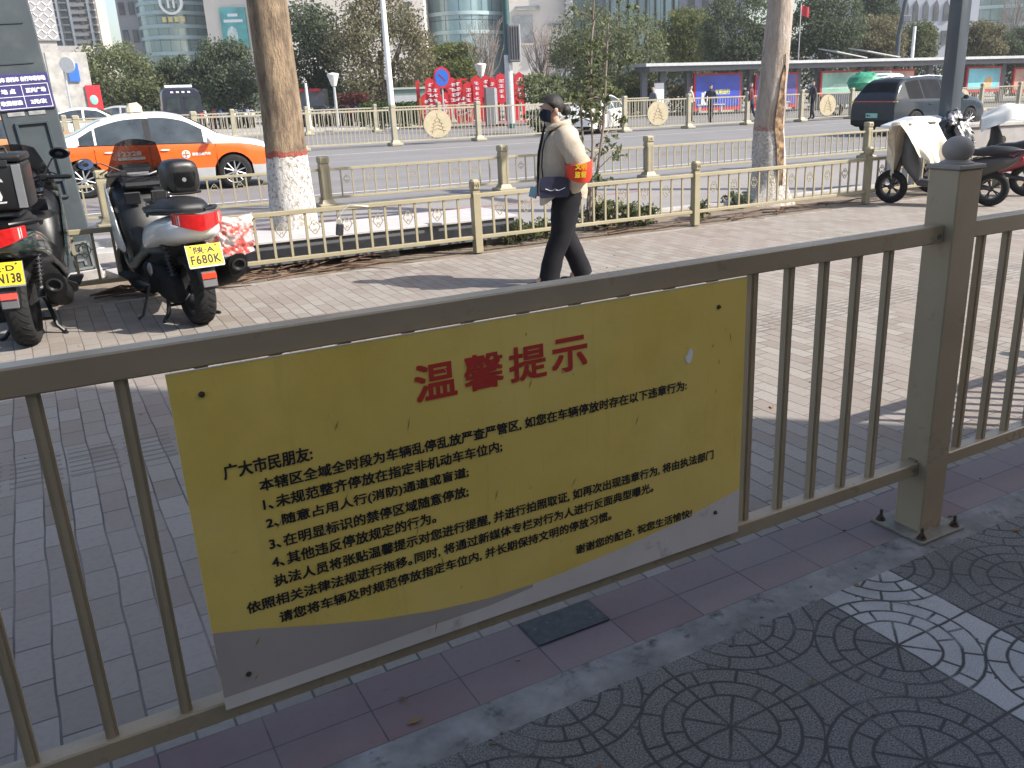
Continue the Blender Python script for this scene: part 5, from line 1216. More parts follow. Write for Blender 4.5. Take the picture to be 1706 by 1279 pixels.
small_car(150, 192, 44, R(20), M['taxi_white'], 'white car parked beyond the taxi boot, beside the dark tower')
small_car(212, 188, 52, R(15), pm('silver_paint', (.5, .5, .5), .3, metal=.4, coat=.6), 'silver car half hidden behind the taxi roof sign')
def pickup():
    c = D(1452, 190, 46); t = thing('truck', 'small white pickup truck loaded with a green bundle, beyond the dark grey car', 'truck', (c.x, c.y, -.12), R(33))
    b = MB(); b.box((-1.2, 0, .85), (3.0, 1.7, .5), bev=.02); b.build('load_bed', pm('greyish_bed', (.35, .36, .36), .6), t)
    b = MB(); b.loft([sec(x, .5, z1, .82, w1, 18, .4) for x, z1, w1 in ((.35, 1.9, .7), (.5, 1.98, .72), (1.4, 1.95, .72), (1.8, 1.5, .76), (2.1, 1.1, .8), (2.2, .9, .8))]); b.build('cab', M['white'], t, smooth=50)
    for s in (-1, 1):
        b = MB(); b.grid(lambda u_, v_: V((lerp(.6, 1.55, u_), s * (.815 - .07 * v_), lerp(1.35, 1.75, v_))), 2, 2); b.build('side_window', M['carglass'], t, solid=.01, smooth=0)
        for x in (-1.7, 1.35): b = MB(); b.lathe(wheel_mb(.33, .2), Matrix.Translation((x, s * .75, .33)) @ Matrix.Rotation(R(90), 4, 'X'), 24); b.build('wheel', M['tyre'], t)
    b = MB(); b.tube([(.3, -.7, 1.1), (.3, -.7, 2.05), (.3, .7, 2.05), (.3, .7, 1.1)], .03, 8); b.build('headboard', M['steel'], t)
    g = thing('bundle', 'bright green wrapped bundle on the bed of the white pickup', 'bundle', (c.x, c.y, -.12), R(33))
    b = MB(); b.ell((-.75, 0, 1.55), (.85, .7, .5), 20, jit=.22, rings=12); b.build('tarpaulin', pm('green_tarp', (.02, .22, .12), .5, var=.3), g)
    b = MB(); b.tube([(-.7, -.72, 1.2), (-.7, -.5, 1.95), (-.7, .5, 1.95), (-.7, .72, 1.2)], .015, 6); b.build('rope', M['black'], g)
pickup()

# ---------------------------------------------------------------- steel pillar with price board
def pillar():
    c = G(148, 470) - UX * .10 + VX * .24; t = thing('steel_pillar', 'dark grey painted steel pillar with recessed frames at the left edge', 'pillar', (c.x, c.y, 0), ST)
    t.rotation_euler = (0, R(-3.4), ST)
    b = MB(); b.box((0, 0, .05), (.48, .44, .10), bev=.01); b.build('plinth', M['concrete'], t, smooth=30)
    b = MB(); b.box((0, 0, 3.08), (.44, .40, 6.0), bev=.012); lo = up = b.build('shaft', M['pillar'], t, smooth=30)
    for z in (1.93, 2.25):
        b = MB(); b.box((-.03, -.203, z), (.34, .010, .012)); b.build('seam', M['pillar_dark'], up, smooth=0)
    b = MB()
    for s_ in (-1, 1): b.box((s_ * .121, -.208, 1.11), (.026, .03, .66), bev=.004)
    for z in (1.44, .935, .79): b.box((0, -.208, z), (.268, .03, .024), bev=.004)
    b.build('recessed_frame', M['pillar_dark'], lo, smooth=20)
    b = MB()       # cast key-pattern relief near the foot
    y = -.203
    for x0, z0, x1, z1 in ((.04, .12, .18, .12), (.18, .12, .18, .36), (.18, .36, .04, .36), (.04, .36, .04, .27), (.04, .27, .11, .27), (.11, .27, .11, .315), (.04, .20, .04, .155), (.04, .20, .12, .20), (.12, .20, .12, .16)):
        b.box(((x0 + x1) / 2, y, (z0 + z1) / 2), (abs(x1 - x0) + .02, .014, abs(z1 - z0) + .02))
    b.build('key_relief', M['pillar_cast'], lo, smooth=0)
    b = MB(); b.ell((-.05, -.2, 2.36), (.018, .012, .018), 12); b.build('bolt_hole', M['black'], up)
    s = thing('price_board', 'navy parking price board strapped to the steel pillar above the left scooter', 'sign', (c.x, c.y, 0), ST)
    s.rotation_euler = (0, R(-3.4), ST); y = -.212; X0, X1, Z0, Z1 = -.225, .215, 1.55, 1.845
    b = MB(); b.box(((X0 + X1) / 2, y, (Z0 + Z1) / 2), (X1 - X0, .012, Z1 - Z0), bev=.003); b.build('board', M['navy'], s, smooth=0)
    f = y - .008; cm = M['lettering']
    b = MB()
    for z in (1.757, 1.662, 1.565): b.box(((X0 + X1) / 2 + .003, f, z), (X1 - X0 - .04, .002, .005))
    for x in (X0 + .022, -.005, X1 - .018): b.box((x, f - .0006, 1.661), (.005, .002, .197))
    b.build('table_lines', cm, s, smooth=0)
    put_text('heading', '电动车 摩托车 自行车寄存站', .40, .042, cm, s, (X0 + .02, f - .002, 1.782), (1, 0, 0), (0, 0, 1), .06)
    for tx, x, w_, z in (('地 点', -.165, .11, 1.687), ('正兴广场', .02, .155, 1.687), ('收费标准', -.19, .165, 1.592), ('2元/次', .035, .125, 1.592)):
        put_text('cell_lettering', tx, w_, .042, cm, s, (x, f - .002, z), (1, 0, 0), (0, 0, 1), .06)
    b = MB()
    for x in (-.10, .06): b.box((x, -.203, 1.52), (.13, .006, .034), bev=.002)
    b.build('torn_sticker', pm('torn_paper', (.30, .30, .30), .9, var=.3, scale=30), lo, smooth=0)
pillar()

# ---------------------------------------------------------------- the two big plane trees
def plane_tree(label, x, y, path, bark, sc_=1.0, seed=0):
    "trunk follows path [(dx, dy, z, radius)]; bare winter limbs high above the frame"
    t = thing('plane_tree', label, 'tree', (x, y, 0))
    rnd = random.Random(seed)
    b = MB(); rings = []
    zs = [path[0][2] + (path[-1][2] - path[0][2]) * k / 70 for k in range(71)]; n = 36
    for z in zs:
        cx, cy, r = [interp([(q[2], q[i]) for q in path], z) for i in (0, 1, 3)]
        row = []
        for k in range(n):
            a = 2 * math.pi * k / n; w_ = 1 + .05 * noise.noise(V((math.cos(a) * 1.2 + seed, math.sin(a) * 1.2, z * 1.1))) + .02 * noise.noise(V((math.cos(a) * 4, math.sin(a) * 4 + seed, z * 3)))
            if z < .3: w_ += (.3 - z) * (.9 + .9 * noise.noise(V((math.cos(a) * 2.2, math.sin(a) * 2.2, seed))))
            row.append(V((cx + r * w_ * math.cos(a), cy + r * w_ * math.sin(a), z)))
        rings.append(row)
    b.loft(rings); b.build('trunk', bark, t, smooth=80)
    top = V((path[-1][0], path[-1][1], path[-1][2])); r0 = path[-1][3]
    br = MB()
    def grow(p, d, r, ln, lv):
        pts = [p]; 
        for k in range(4):
            d = (d + V((rnd.uniform(-.2, .2), rnd.uniform(-.2, .2), rnd.uniform(-.02, .16)))).normalized(); pts.append(pts[-1] + d * ln / 4)
        br.tube(pts, [lerp(r, r * .55, k / 4) for k in range(5)], 7 if lv < 2 else 5)
        if lv < 3:
            for k in range(3 if lv < 2 else 2):
                nd = (d + V((rnd.uniform(-1, 1), rnd.uniform(-1, 1), rnd.uniform(-.1, .5))) * .8).normalized(); grow(pts[rnd.choice((2, 3, 4))], nd, r * .5, ln * .7, lv + 1)
    for k in range(4):
        a = k * 1.6 + rnd.random(); grow(top - V((0, 0, .2)), V((math.cos(a) * .7, math.sin(a) * .7, .8)).normalized(), r0 * .62, 2.4, 0)
    br.build('limbs', M['bare'], t)
    return t
bark1 = mat_bark('plane_bark_brown', (.16, .115, .08), (.42, .31, .20), (.06, .042, .03), 1.02, .10, .60)
bark2 = mat_bark('plane_bark_pale', (.52, .455, .40), (.36, .29, .23), (.60, .54, .49), .98, .16, .53)
plane_tree('brown rough-barked plane tree with white-washed base and red band, left of centre', -2.80, 9.25, [(0, 0, -.05, .275), (.0, 0, .15, .25), (0, 0, .5, .235), (.0, 0, 1.0, .205), (-.0, 0, 1.6, .195), (-.0, 0, 2.5, .188), (.02, 0, 3.4, .19), (.06, .05, 4.2, .2)], bark1, seed=3)
pl2 = plane_tree('pale smooth plane tree with hollow scarred trunk, right of the walking person', 2.87, 12.5, [(0, 0, -.05, .30), (0, 0, .15, .26), (-.01, 0, .5, .235), (-.03, 0, 1.0, .205), (-.0, 0, 1.6, .185), (.06, 0, 2.6, .168), (.11, 0, 3.4, .165), (.16, .05, 4.4, .17)], bark2, seed=9)
b = MB()       # long dark scar in the pale trunk
n = 22
for k in range(n):
    pass
def scar(u_, v_):
    z = lerp(.25, 1.95, v_); r = interp([(.0, .27), (.5, .238), (1.0, .207), (1.6, .187), (2.6, .17)], z); cx = interp([(0, 0), (.5, -.01), (1, -.03), (1.6, 0), (2.6, .06)], z)
    w_ = .30 * math.sin(math.pi * min(1, v_ * 1.05 + .03)) ** .6 + .05 * noise.noise(V((v_ * 9, 0, 1))); a = R(-62) + (u_ - .5) * w_ * 2.1 + .12 * noise.noise(V((v_ * 5, 2, 0)))
    dep = .012 - .03 * math.sin(math.pi * u_)
    rr = r * 1.0 + dep * .4 + .012
    return V((cx + rr * math.cos(a), rr * math.sin(a), z))
b.grid(scar, 8, 40); b.build('scar', pm('rotten_wood', (.15, .10, .07), .95, var=.6, scale=14, bmp=.9, bscale=40, dirt=(.40, .27, .14), dscale=7, dlo=.5, dhi=.65), pl2, smooth=70)

# ---------------------------------------------------------------- foliage
def leaf_cloud(b, c, r, n, size, rnd, shell=.55, clumps=None):
    "n small leaf faces spread in clumps through an ellipsoid"
    cl = clumps or max(8, n // 60); cs = []
    for k in range(cl):
        while True:
            p = V((rnd.uniform(-1, 1), rnd.uniform(-1, 1), rnd.uniform(-1, 1)))
            if shell < p.length < 1: break
        cs.append((p, rnd.uniform(.14, .34)))
    bm = b.bm
    for k in range(n):
        p, q = rnd.choice(cs); d = V((rnd.gauss(0, 1), rnd.gauss(0, 1), rnd.gauss(0, .8))) * q * .62
        pos = p + d
        if pos.length > 1.13: continue
        pos = V((c[0] + pos.x * r[0], c[1] + pos.y * r[1], c[2] + pos.z * r[2]))
        nrm = V((rnd.uniform(-1, 1), rnd.uniform(-1, 1), rnd.uniform(-.3, 1))).normalized(); x = nrm.orthogonal().normalized(); x = Matrix.Rotation(rnd.uniform(0, 6.28), 3, nrm) @ x; y = nrm.cross(x)
        s = size * rnd.uniform(.6, 1.35)
        f = bm.faces.new([bm.verts.new(pos + x * s), bm.verts.new(pos + y * s * .5 + nrm * s * .12), bm.verts.new(pos - x * s), bm.verts.new(pos - y * s * .5 + nrm * s * .12)])
        f.material_index = b.mi
LEAF = {'dark': mat_leaf('leaf_dark', (.055, .078, .048), (.155, .185, .115), (.09, .112, .075)), 'mid': mat_leaf('leaf_mid', (.075, .095, .046), (.21, .23, .12), (.125, .145, .074)),
        'brown': mat_leaf('leaf_brown', (.095, .095, .052), (.265, .235, .145), (.14, .142, .08)), 'light': mat_leaf('leaf_light', (.075, .095, .03), (.20, .21, .075), (.13, .15, .06)), 'hedge': mat_leaf('leaf_hedge', (.03, .06, .018), (.08, .13, .035), (.05, .09, .025)), 'red': mat_leaf('leaf_red', (.07, .02, .02), (.14, .05, .04), (.10, .035, .03))}
def bg_tree(x0, x1, y0, y1, Y, kind, label, n=13000, size=.105, ground=0.0, seed=1):
    rnd = random.Random(seed); c = D((x0 + x1) / 2, (y0 + y1) / 2, Y); k = Y / F
    rx, rz_ = (x1 - x0) / 2 * k, (y1 - y0) / 2 * k / math.cos(PITCH) * .97
    t = thing('broadleaf_tree', label, 'tree', (c.x, c.y, ground), group='broadleaf trees across the road')
    b = MB(); zc = c.z - ground
    leaf_cloud(b, (0, 0, zc), (rx, rx * .85, rz_), n, size, rnd, shell=.30, clumps=85)
    b.build('crown', LEAF[kind], t, smooth=0, normals=False)
    b = MB(); tr = .10 + rx * .03
    b.tube([(0, 0, 0), (.05, 0, zc * .35), (-.05, .05, zc * .75), (0, 0, zc)], [tr * 1.4, tr, tr * .85, tr * .5], 10)
    for q in range(7):
        a = q * .9 + rnd.random(); st0 = V((0, 0, zc - rz_ * .9 + q * .12)); e = V((math.cos(a) * rx * .6, math.sin(a) * rx * .5, zc + rz_ * rnd.uniform(-.3, .5))); b.tube([st0, lerp(st0, e, .5) + V((0, 0, .2)), e], [tr * .5, tr * .35, tr * .12], 6)
    b.build('trunk', M['trunk'], t)
TREES = [(122, 262, 78, 182, 62, 'mid', 'bushy green tree between the grey towers, just right of the dark pillar'), (262, 350, 100, 185, 64, 'dark', 'dark low round tree in front of the curved glass tower'), (322, 425, 72, 178, 60, 'dark', 'dark green tree touching the left side of the brown plane trunk'),
         (474, 572, 12, 185, 58, 'dark', 'tall dark tree just right of the brown plane trunk'), (548, 716, -8, 175, 56, 'brown', 'wide brownish tree behind the white lamp pole'), (700, 812, 78, 150, 66, 'light', 'low olive green tree behind the round no-parking sign'),
         (928, 1102, 10, 165, 56, 'mid', 'large olive-brown tree behind the walking person'), (1092, 1196, 22, 120, 70, 'light', 'light green loose tree behind the left end of the bus shelter'), (1168, 1296, -6, 115, 62, 'dark', 'very dark dense tree just left of the pale plane trunk'),
         (1316, 1432, -14, 108, 62, 'dark', 'dark tree just right of the pale plane trunk'), (1402, 1506, 28, 112, 70, 'brown', 'short brown-green tree behind the slanting solar panels'), (1428, 1492, -18, 60, 84, 'dark', 'small far dark tree left of the slim street pole'), (1498, 1560, 42, 108, 76, 'mid', 'narrow green tree just left of the thick dark lamp pole'),
         (1592, 1672, 40, 108, 70, 'brown', 'brown-green tree right of the thick dark lamp pole'), (1650, 1740, 52, 112, 74, 'dark', 'dark low tree at the right edge of the photo')]
for i, a in enumerate(TREES): bg_tree(*a, seed=20 + i)
bg_tree(180, 232, 70, 110, 80, 'light', 'yellow-green treetop peeping above the bushy tree beside the grey tower', n=900, seed=50)
def bare_tree(px0, px1, pyt, pyb, Y, label, seed):
    rnd = random.Random(seed); base = D((px0 + px1) / 2, pyb, Y); top = D((px0 + px1) / 2, pyt, Y); h_ = top.z; w_ = (px1 - px0) * Y / F / 2
    t = thing('bare_tree', label, 'tree', (base.x, base.y, 0), group='bare trees across the road'); b = MB()
    b.tube([(0, 0, 0), (.05, 0, h_ * .3), (0, 0, h_ * .5)], [.12, .09, .06], 8); b.build('trunk', M['bare'], t); b = MB()
    for k in range(46):
        a = rnd.uniform(0, 6.28); s_ = V((0, 0, h_ * rnd.uniform(.22, .5))); e = V((math.cos(a) * w_ * rnd.uniform(.2, 1), math.sin(a) * w_ * rnd.uniform(.2, 1), h_ * rnd.uniform(.7, 1.0))); m_ = lerp(s_, e, .5) + V((rnd.uniform(-.3, .3), rnd.uniform(-.3, .3), -.1))
        b.tube([s_, m_, e], [.035, .024, .010], 5)
        for q in range(3):
            e2 = lerp(m_, e, rnd.random()) ; b.tube([e2, e2 + V((rnd.uniform(-.6, .6), rnd.uniform(-.6, .6), rnd.uniform(.3, 1.0)))], [.014, .007], 4)
    b.build('branches', M['bare'], t)
bare_tree(775, 850, 30, 185, 60, 'bare tree in front of the blue-green glass facade left of the signal pole', 1)
bare_tree(868, 945, 38, 185, 60, 'bare tree in front of the cream block right of the signal pole', 2)
bare_tree(1640, 1710, -30, 150, 80, 'bare tree in front of the teal glass at the top right corner', 3)
# sapling beside the walking person, growing in the planting strip
q = G(983, 383); t = thing('sapling', 'slender three-stemmed sapling with sparse leaves behind the walking person', 'tree', (q.x, q.y, 0))
b = MB(); rnd = random.Random(4)
stems = [[(0, 0, 0), (.02, 0, .5), (.05, .02, 1.0), (.03, 0, 1.45), (.06, 0, 2.1), (.10, 0, 2.6)], [(.03, .03, 0), (.09, .05, .6), (.18, .06, 1.2), (.22, .1, 1.8), (.25, .1, 2.3)], [(-.03, .02, 0), (-.01, .06, .5), (-.06, .1, 1.0), (-.08, .12, 1.5)]]
for s_ in stems: b.tube(s_, [.018 - .002 * k for k in range(len(s_))], 7)
tips = []
for s_ in stems:
    for k in range(1, len(s_)):
        for w_ in range(4):
            p = lerp(V(s_[k - 1]), V(s_[k]), rnd.random()); 
            if p.z < .45: continue
            e = p + V((rnd.uniform(-.34, .34), rnd.uniform(-.34, .34), rnd.uniform(.0, .32))); b.tube([p, lerp(p, e, .5) + V((0, 0, .03)), e], [.008, .006, .003], 4); tips.append(e)
b.build('trunk', pm('sapling_bark', (.22, .18, .15), .9, var=.25), t); b = MB()
for e in tips:
    big = 1.15 < e.z < 2.1 or .5 < e.z < .9
    if not big and rnd.random() < .2: continue
    leaf_cloud(b, e, (.17, .17, .11), 48 if big else 20, .036, rnd, .0, 6)
b.build('crown', LEAF['mid'], t, smooth=0, normals=False)
def shrub(q, r, n, kind, label, size=.03, stem=0.0, z=0.0):
    t = thing('shrub', label, 'plant', (q.x, q.y, z)); rnd = random.Random(int(abs(q.x) * 100)); b = MB()
    leaf_cloud(b, (0, 0, stem + r[2] * .8), r, n, size, rnd, .2, 30); b.build('foliage', LEAF[kind], t, smooth=0, normals=False)
    b = MB()
    for k in range(5): b.tube([(rnd.uniform(-.03, .03), rnd.uniform(-.03, .03), 0), (rnd.uniform(-.5, .5) * r[0], rnd.uniform(-.5, .5) * r[1], stem + r[2])], [.012, .005], 5)
    b.build('stem', M['twig'], t)
for i, (px, py, rx, rz_, n, lb) in enumerate(((862, 402, .26, .15, 900, 'low green shrub in the planting strip left of the walking legs'), (905, 394, .22, .13, 700, 'low green shrub directly behind the walking legs'), (1010, 380, .42, .20, 1600, 'larger low green shrub in the planting strip right of the walking legs'), (1062, 374, .26, .15, 800, 'low green shrub beside the railing post right of the sapling'), (1165, 363, .14, .16, 420, 'small tuft of green at the foot of the gold post'), (1228, 346, .2, .12, 420, 'dark green tuft at the left foot of the pale plane tree'), (540, 418, .10, .10, 260, 'tiny green tuft beside the whitewashed trunk'))):
    shrub(G(px, py), (rx, .22, rz_), n, 'mid' if i != 5 else 'dark', lb, .026)
q = G(905, 222, -.12); t = thing('topiary', 'clipped two-tier potted bush on the road beside the head of the walking person', 'plant', (q.x, q.y, -.12)); rnd = random.Random(8)
b = MB(); k = q.y / F; leaf_cloud(b, (0, 0, 1.75), (1.05, 1.0, .62), 2200, .07, rnd, .2, 40); leaf_cloud(b, (-.1, 0, .55), (.72, .7, .42), 1200, .07, rnd, .2, 30); b.build('foliage', LEAF['mid'], t, smooth=0, normals=False)
b = MB(); b.tube([(0, 0, 0), (.03, 0, .8), (0, 0, 1.7)], [.06, .05, .03], 8); b.build('trunk', M['trunk'], t); b = MB(); b.lathe([(.001, 0), (.24, 0), (.32, .34), (.29, .34), (.27, .30), (.001, .30)], None, 20); b.build('pot', M['black'], t)
q = G(1023, 212, -.12); t = thing('topiary', 'small round potted bush on the road right of the walking person', 'plant', (q.x, q.y, -.12)); b = MB(); leaf_cloud(b, (0, 0, .62), (.62, .6, .52), 1200, .07, rnd, .2, 30); b.build('foliage', LEAF['brown'], t, smooth=0, normals=False); b = MB(); b.lathe([(.001, 0), (.24, 0), (.30, .3), (.27, .3), (.001, .27)], None, 20); b.build('pot', M['concrete'], t)
# dead twigs and roots on the soil, broken slab pieces beside the pillar
rnd = random.Random(21); b = MB()
for k in range(70):
    u_ = rnd.uniform(.2, 2.6) if k < 50 else rnd.uniform(5.2, 9.4); v_ = rnd.uniform(8.22, 8.75); a = rnd.gauss(0, .35); l = rnd.uniform(.2, .75); p = st(u_, v_, .012); d = UX * math.cos(a) + VX * math.sin(a)
    b.tube([p, p + d * l * .5 + V((0, 0, rnd.uniform(.0, .05))) + VX * rnd.uniform(-.05, .05), p + d * l + V((0, 0, rnd.uniform(0, .03)))], [.010, .008, .003], 5)
struct(tag(b.build('fallen_twigs', M['twig']), 'dry brown twigs scattered on the soil at the foot of the low gold fence', 'twigs'), 'stuff')
for i, (px, py, sx, sy, sz, rz, lb) in enumerate(((212, 432, .62, .28, .12, .5, 'broken pale concrete slab lying behind the white scooter'), (222, 458, .40, .30, .07, .9, 'small broken paving slab between the two scooters'), (170, 425, .2, .2, .16, .2, 'pale rubble lump beside the steel pillar'))):
    q = G(px, py); b = MB(); b.box((0, 0, sz / 2), (sx, sy, sz), bev=.012, seg=2)
    for v in b.bm.verts: v.co += noise.noise_vector(v.co * 6 + V((i, 0, 0))) * .03
    tag(b.build('rubble_slab', M['concrete'], None, (q.x, q.y, .0), rz, smooth=20), lb, 'slab')
rnd = random.Random(31); b = MB()
for k in range(90):
    near = k < 55; p = st(rnd.uniform(.2, 4.2), rnd.uniform(.7, 2.1), 0) if near else st(rnd.uniform(-1, 9), rnd.uniform(2.3, 8), 0); r_ = rnd.uniform(.002, .007) if near else rnd.uniform(.004, .012)
    b.ell(p + V((0, 0, r_ * .4)), (r_ * rnd.uniform(.8, 1.8), r_, r_ * .6), 7, rings=5, jit=.5)
struct(tag(b.build('grit', pm('grit', (.17, .15, .13), .9, var=.6, scale=3)), 'scattered small grit and crumbs on the near pavement', 'grit'), 'stuff')
rnd = random.Random(12); b = MB()
for k in range(16):
    p = st(rnd.uniform(.4, 4.0), rnd.uniform(1.0, 2.1), .004) if k < 8 else st(rnd.uniform(0, 8), rnd.uniform(3, 8), .004); a = rnd.uniform(0, 6.28); l = rnd.uniform(.012, .028); d = V((math.cos(a), math.sin(a), 0)); e = V((-d.y, d.x, 0))
    b.poly([p - d * l, p + e * l * .4 + V((0, 0, .005)), p + d * l + V((0, 0, .003)), p - e * l * .4 + V((0, 0, .004))])
struct(tag(b.build('dry_leaves', pm('dry_leaf', (.22, .14, .06), .9, var=.5, scale=3), smooth=0, solid=.001), 'small dry leaves lying about on the pavement', 'leaves'), 'stuff')
# low concrete bench slab behind the low fence
t = thing('concrete_bench', 'long low pale concrete bench slab behind the low gold fence', 'bench', st(3.05, 8.98, 0), ST)
b = MB(); b.box((0, .1, .285), (2.9, .9, .03), bev=.006); b.build('top_slab', pm('pale_concrete', (.42, .40, .40), .8, var=.08, bmp=.2), t, smooth=20)
b = MB(); b.box((0, .1, .165), (2.84, .84, .21)); b.build('body', pm('shaded_grey_block', (.10, .105, .115), .8), t, smooth=0)  # dark blue-grey body, its colour also carries the shade on the front
for x in (-1.2, 0, 1.2): b = MB(); b.box((x, .05, .03), (.2, .6, .07)); b.build('leg', pm('grey_block', (.16, .165, .17), .8), t, smooth=0)
# padlock on a cable and plastic-wrapped sheet hung on the low fence
q = st(2.42, 8.28, .42); t = thing('padlock', 'grey padlock hanging on a thin cable from the low gold fence', 'padlock', q, ST)
b = MB(); b.box((0, 0, -.03), (.07, .03, .11), rot=RY(.15), bev=.008); b.build('lock_body', M['dark_metal'], t); b = MB(); b.tube([(-.02, 0, .02), (-.02, 0, .06), (.0, 0, .075), (.02, 0, .06), (.02, 0, .02)], .006, 6); b.tube([(0, 0, .07), (.05, .01, .14), (.12, .0, .19), (.3, .01, .16)], .003, 5); b.build('shackle', M['steel'], t)
q = G(398, 415); q = st(uv(q)[0] - .44, 8.25, 0); t = thing('plastic_bag', 'red and white plastic wrapped packet hung over the low fence beside the white scooter', 'bag', q, ST)
def bagf(u_, v_):
    x = lerp(-.22, .22, u_) * (1 - .1 * v_); n = noise.noise(V((u_ * 5, v_ * 5, 3))); n2 = noise.noise(V((u_ * 13, v_ * 11, 8)))
    return V((x + .015 * n2, -.045 - .05 * math.sin(math.pi * u_) * math.sin(math.pi * min(1, v_ + .2)) - .03 * n - .018 * n2, lerp(.62, .28, v_) + .015 * n + .02 * math.sin(u_ * 7)))
m_, nt_, b_ = nodes('printed_plastic'); co_ = coord(nt_); c_ = mixc(nt_, ramp(nt_, nz(nt_, co_, 7, 3), .42, .55), (.72, .66, .64), (.55, .09, .075)); c_ = mixc(nt_, ramp(nt_, nz(nt_, co_, 13, 4), .55, .68), c_, (.75, .72, .72)); setc(b_, nt_, c_); b_.inputs['Roughness'].default_value = .22; b_.inputs['Coat Weight'].default_value = .8
b = MB(); b.grid(bagf, 40, 30); b.build('wrapping', m_, t, smooth=70, solid=.004)
q = G(148, 432); tag(MB().ell((0, 0, .05), (.10, .08, .06), 14, jit=.5).build('crumpled_paper', M['white'], None, (q.x + .1, q.y + .1, 0)), 'crumpled white paper at the foot of the steel pillar', 'litter')

# ---------------------------------------------------------------- cabinet and dark lamp pole on the right
q = G(1535, 322); t = thing('utility_cabinet', 'pale utility cabinet with overhanging pitched lid behind the covered electric bike', 'cabinet', (D(1541, 230, 14.6).x, 14.6, 0), R(24)); t.scale = (.95, .95, D(1541, 193, 14.6).z / 1.2)
b = MB(); b.box((0, 0, .50), (1.05, .60, 1.0)); b.build('casing', pm('cabinet_grey', (.42, .41, .40), .6, dirt=(.32, .31, .30)), t, smooth=0)
b = MB(); b.loft([[V((x, y, z)) for x, y in ((-w_, -d), (w_, -d), (w_, d), (-w_, d))] for w_, d, z in ((.60, .36, 1.0), (.63, .39, 1.01), (.63, .39, 1.05), (.40, .08, 1.20))]); b.build('lid', M['white'], t, smooth=0)
b = MB(); b.box((.2, -.303, .55), (.5, .012, .75)); b.build('door', pm('cabinet_door', (.30, .295, .29), .6), t, smooth=0)
tp = D(1600, 40, 14.6); bs = G(1562, 252, 0); bs = D(1580, 200, 14.6)
t = thing('lamp_pole', 'thick dark square lamp pole rising behind the utility cabinet', 'street lamp', (bs.x, bs.y, 0), R(30))
b = MB(); b.box((0, 0, 3.5), (.24, .24, 7.0), bev=.02, seg=2, taper=.92); b.build('pole', M['pole_navy'], t, smooth=30); b = MB(); b.box((0, 0, .15), (.4, .4, .3), bev=.03); b.build('pole_base', M['pole_navy'], t)
b = MB(); b.box((0, -1.1, 6.95), (.16, 2.2, .12), bev=.02); b.build('arm', M['pole_navy'], t); b = MB(); b.box((0, -2.1, 6.85), (.28, .7, .1), bev=.02); b.build('lamp_head', M['steel'], t)
q = G(1640, 250, 0); t = thing('low_wall', 'low grey block wall behind the electric bikes at the right edge', 'wall', (D(1650, 260, 14.6).x, D(1650, 260, 14.6).y, 0), R(24))
b = MB(); b.box((.4, 0, .42), (2.6, .35, .84), bev=.01); b.build('blocks', pm('grey_blocks', (.30, .29, .285), .85, bmp=.3), t, smooth=0); b = MB(); b.box((.4, 0, .87), (2.7, .42, .06), bev=.008); b.build('coping', M['concrete'], t, smooth=0)

# ---------------------------------------------------------------- street furniture across the road
def pole_thing(nm, label, cat, px, py, Y, top_py, r, mat, z0=-.01):
    p = D(px, py, Y); tp = D(px, top_py, Y); t = thing(nm, label, cat, (p.x, p.y, z0)); return t, tp.z - z0
t, h_ = pole_thing('lamp_pole', 'tall white street lamp pole right of the brown plane trunk', 'street lamp', 655, 205, 43, -150, .1, M['white'])
b = MB(); b.tube([(0, 0, 0), (0, 0, h_)], [.15, .09], 14); b.build('pole', M['white'], t); b = MB(); b.lathe([(.24, 0), (.24, .05), (.16, .1), (.16, .4)], None, 14); b.build('pole_base', M['white'], t); b = MB(); b.tube([(0, 0, h_), (.4, -.1, h_ + .4), (1.6, -.4, h_ + .6)], .05, 8); b.build('arm', M['white'], t)
def park_lamp(px, py, Y, topy, label):
    t, h_ = pole_thing('park_lamp', label, 'lamp', px, py, Y, topy, .05, M['white']); b = MB(); b.tube([(0, 0, 0), (0, 0, h_ - .6)], [.09, .06], 10); b.build('pole', M['steel'], t)
    b = MB(); b.lathe([(.001, h_ - .62), (.12, h_ - .6), (.30, h_ - .05), (.28, h_), (.001, h_ + .05)], None, 16); b.build('lamp_shade', pm('lamp_glass', (.72, .72, .66), .4), t)
def park_post(px, py, Y, topy, label):
    t, h_ = pole_thing('post', label, 'post', px, py, Y, topy, .05, M['white']); b = MB(); b.tube([(0, 0, 0), (0, 0, h_)], [.085, .06], 10); b.build('shaft', M['white'], t); b = MB(); b.lathe([(.16, 0), (.16, .06), (.1, .12)], None, 12); b.build('foot', M['white'], t)
park_lamp(563, 205, 47, 122, 'white globe park lamp in front of the wide brownish tree'); park_lamp(806, 208, 48, 106, 'cream park lamp beside the red display frames'); park_post(517, 208, 46, 138, 'slim white park post beside the dark kiosk left of the wide tree')
# no-parking sign
p = D(741, 205, 41); t = thing('no_parking_sign', 'round blue no-parking sign with red rim on a thin post', 'traffic sign', (p.x, p.y, -.01), R(12)); zc = D(740, 129, 41).z + .01
b = MB(); b.tube([(0, 0, 0), (0, 0, zc - .3)], .035, 8); b.build('post', M['steel'], t)
b = MB(); Mx = Matrix.Translation((0, -.04, zc)) @ Matrix.Rotation(R(90), 4, 'X') @ Matrix.Diagonal((1, 1.2, 1, 1)); b.lathe([(.001, 0), (.38, 0), (.38, .03), (.001, .03)], Mx, 32); b.build('rim', M['red'], t, smooth=30)
b = MB(); b.lathe([(.001, .034), (.30, .034), (.30, .03)], Mx, 32); b.build('face', M['blue'], t, smooth=30)
b = MB()
for a in (1, -1): b.box(Mx @ V((0, 0, .037)), (.44, .004, .04), rot=RY(R(45)))
b.build('slash', M['red'], t, smooth=0)
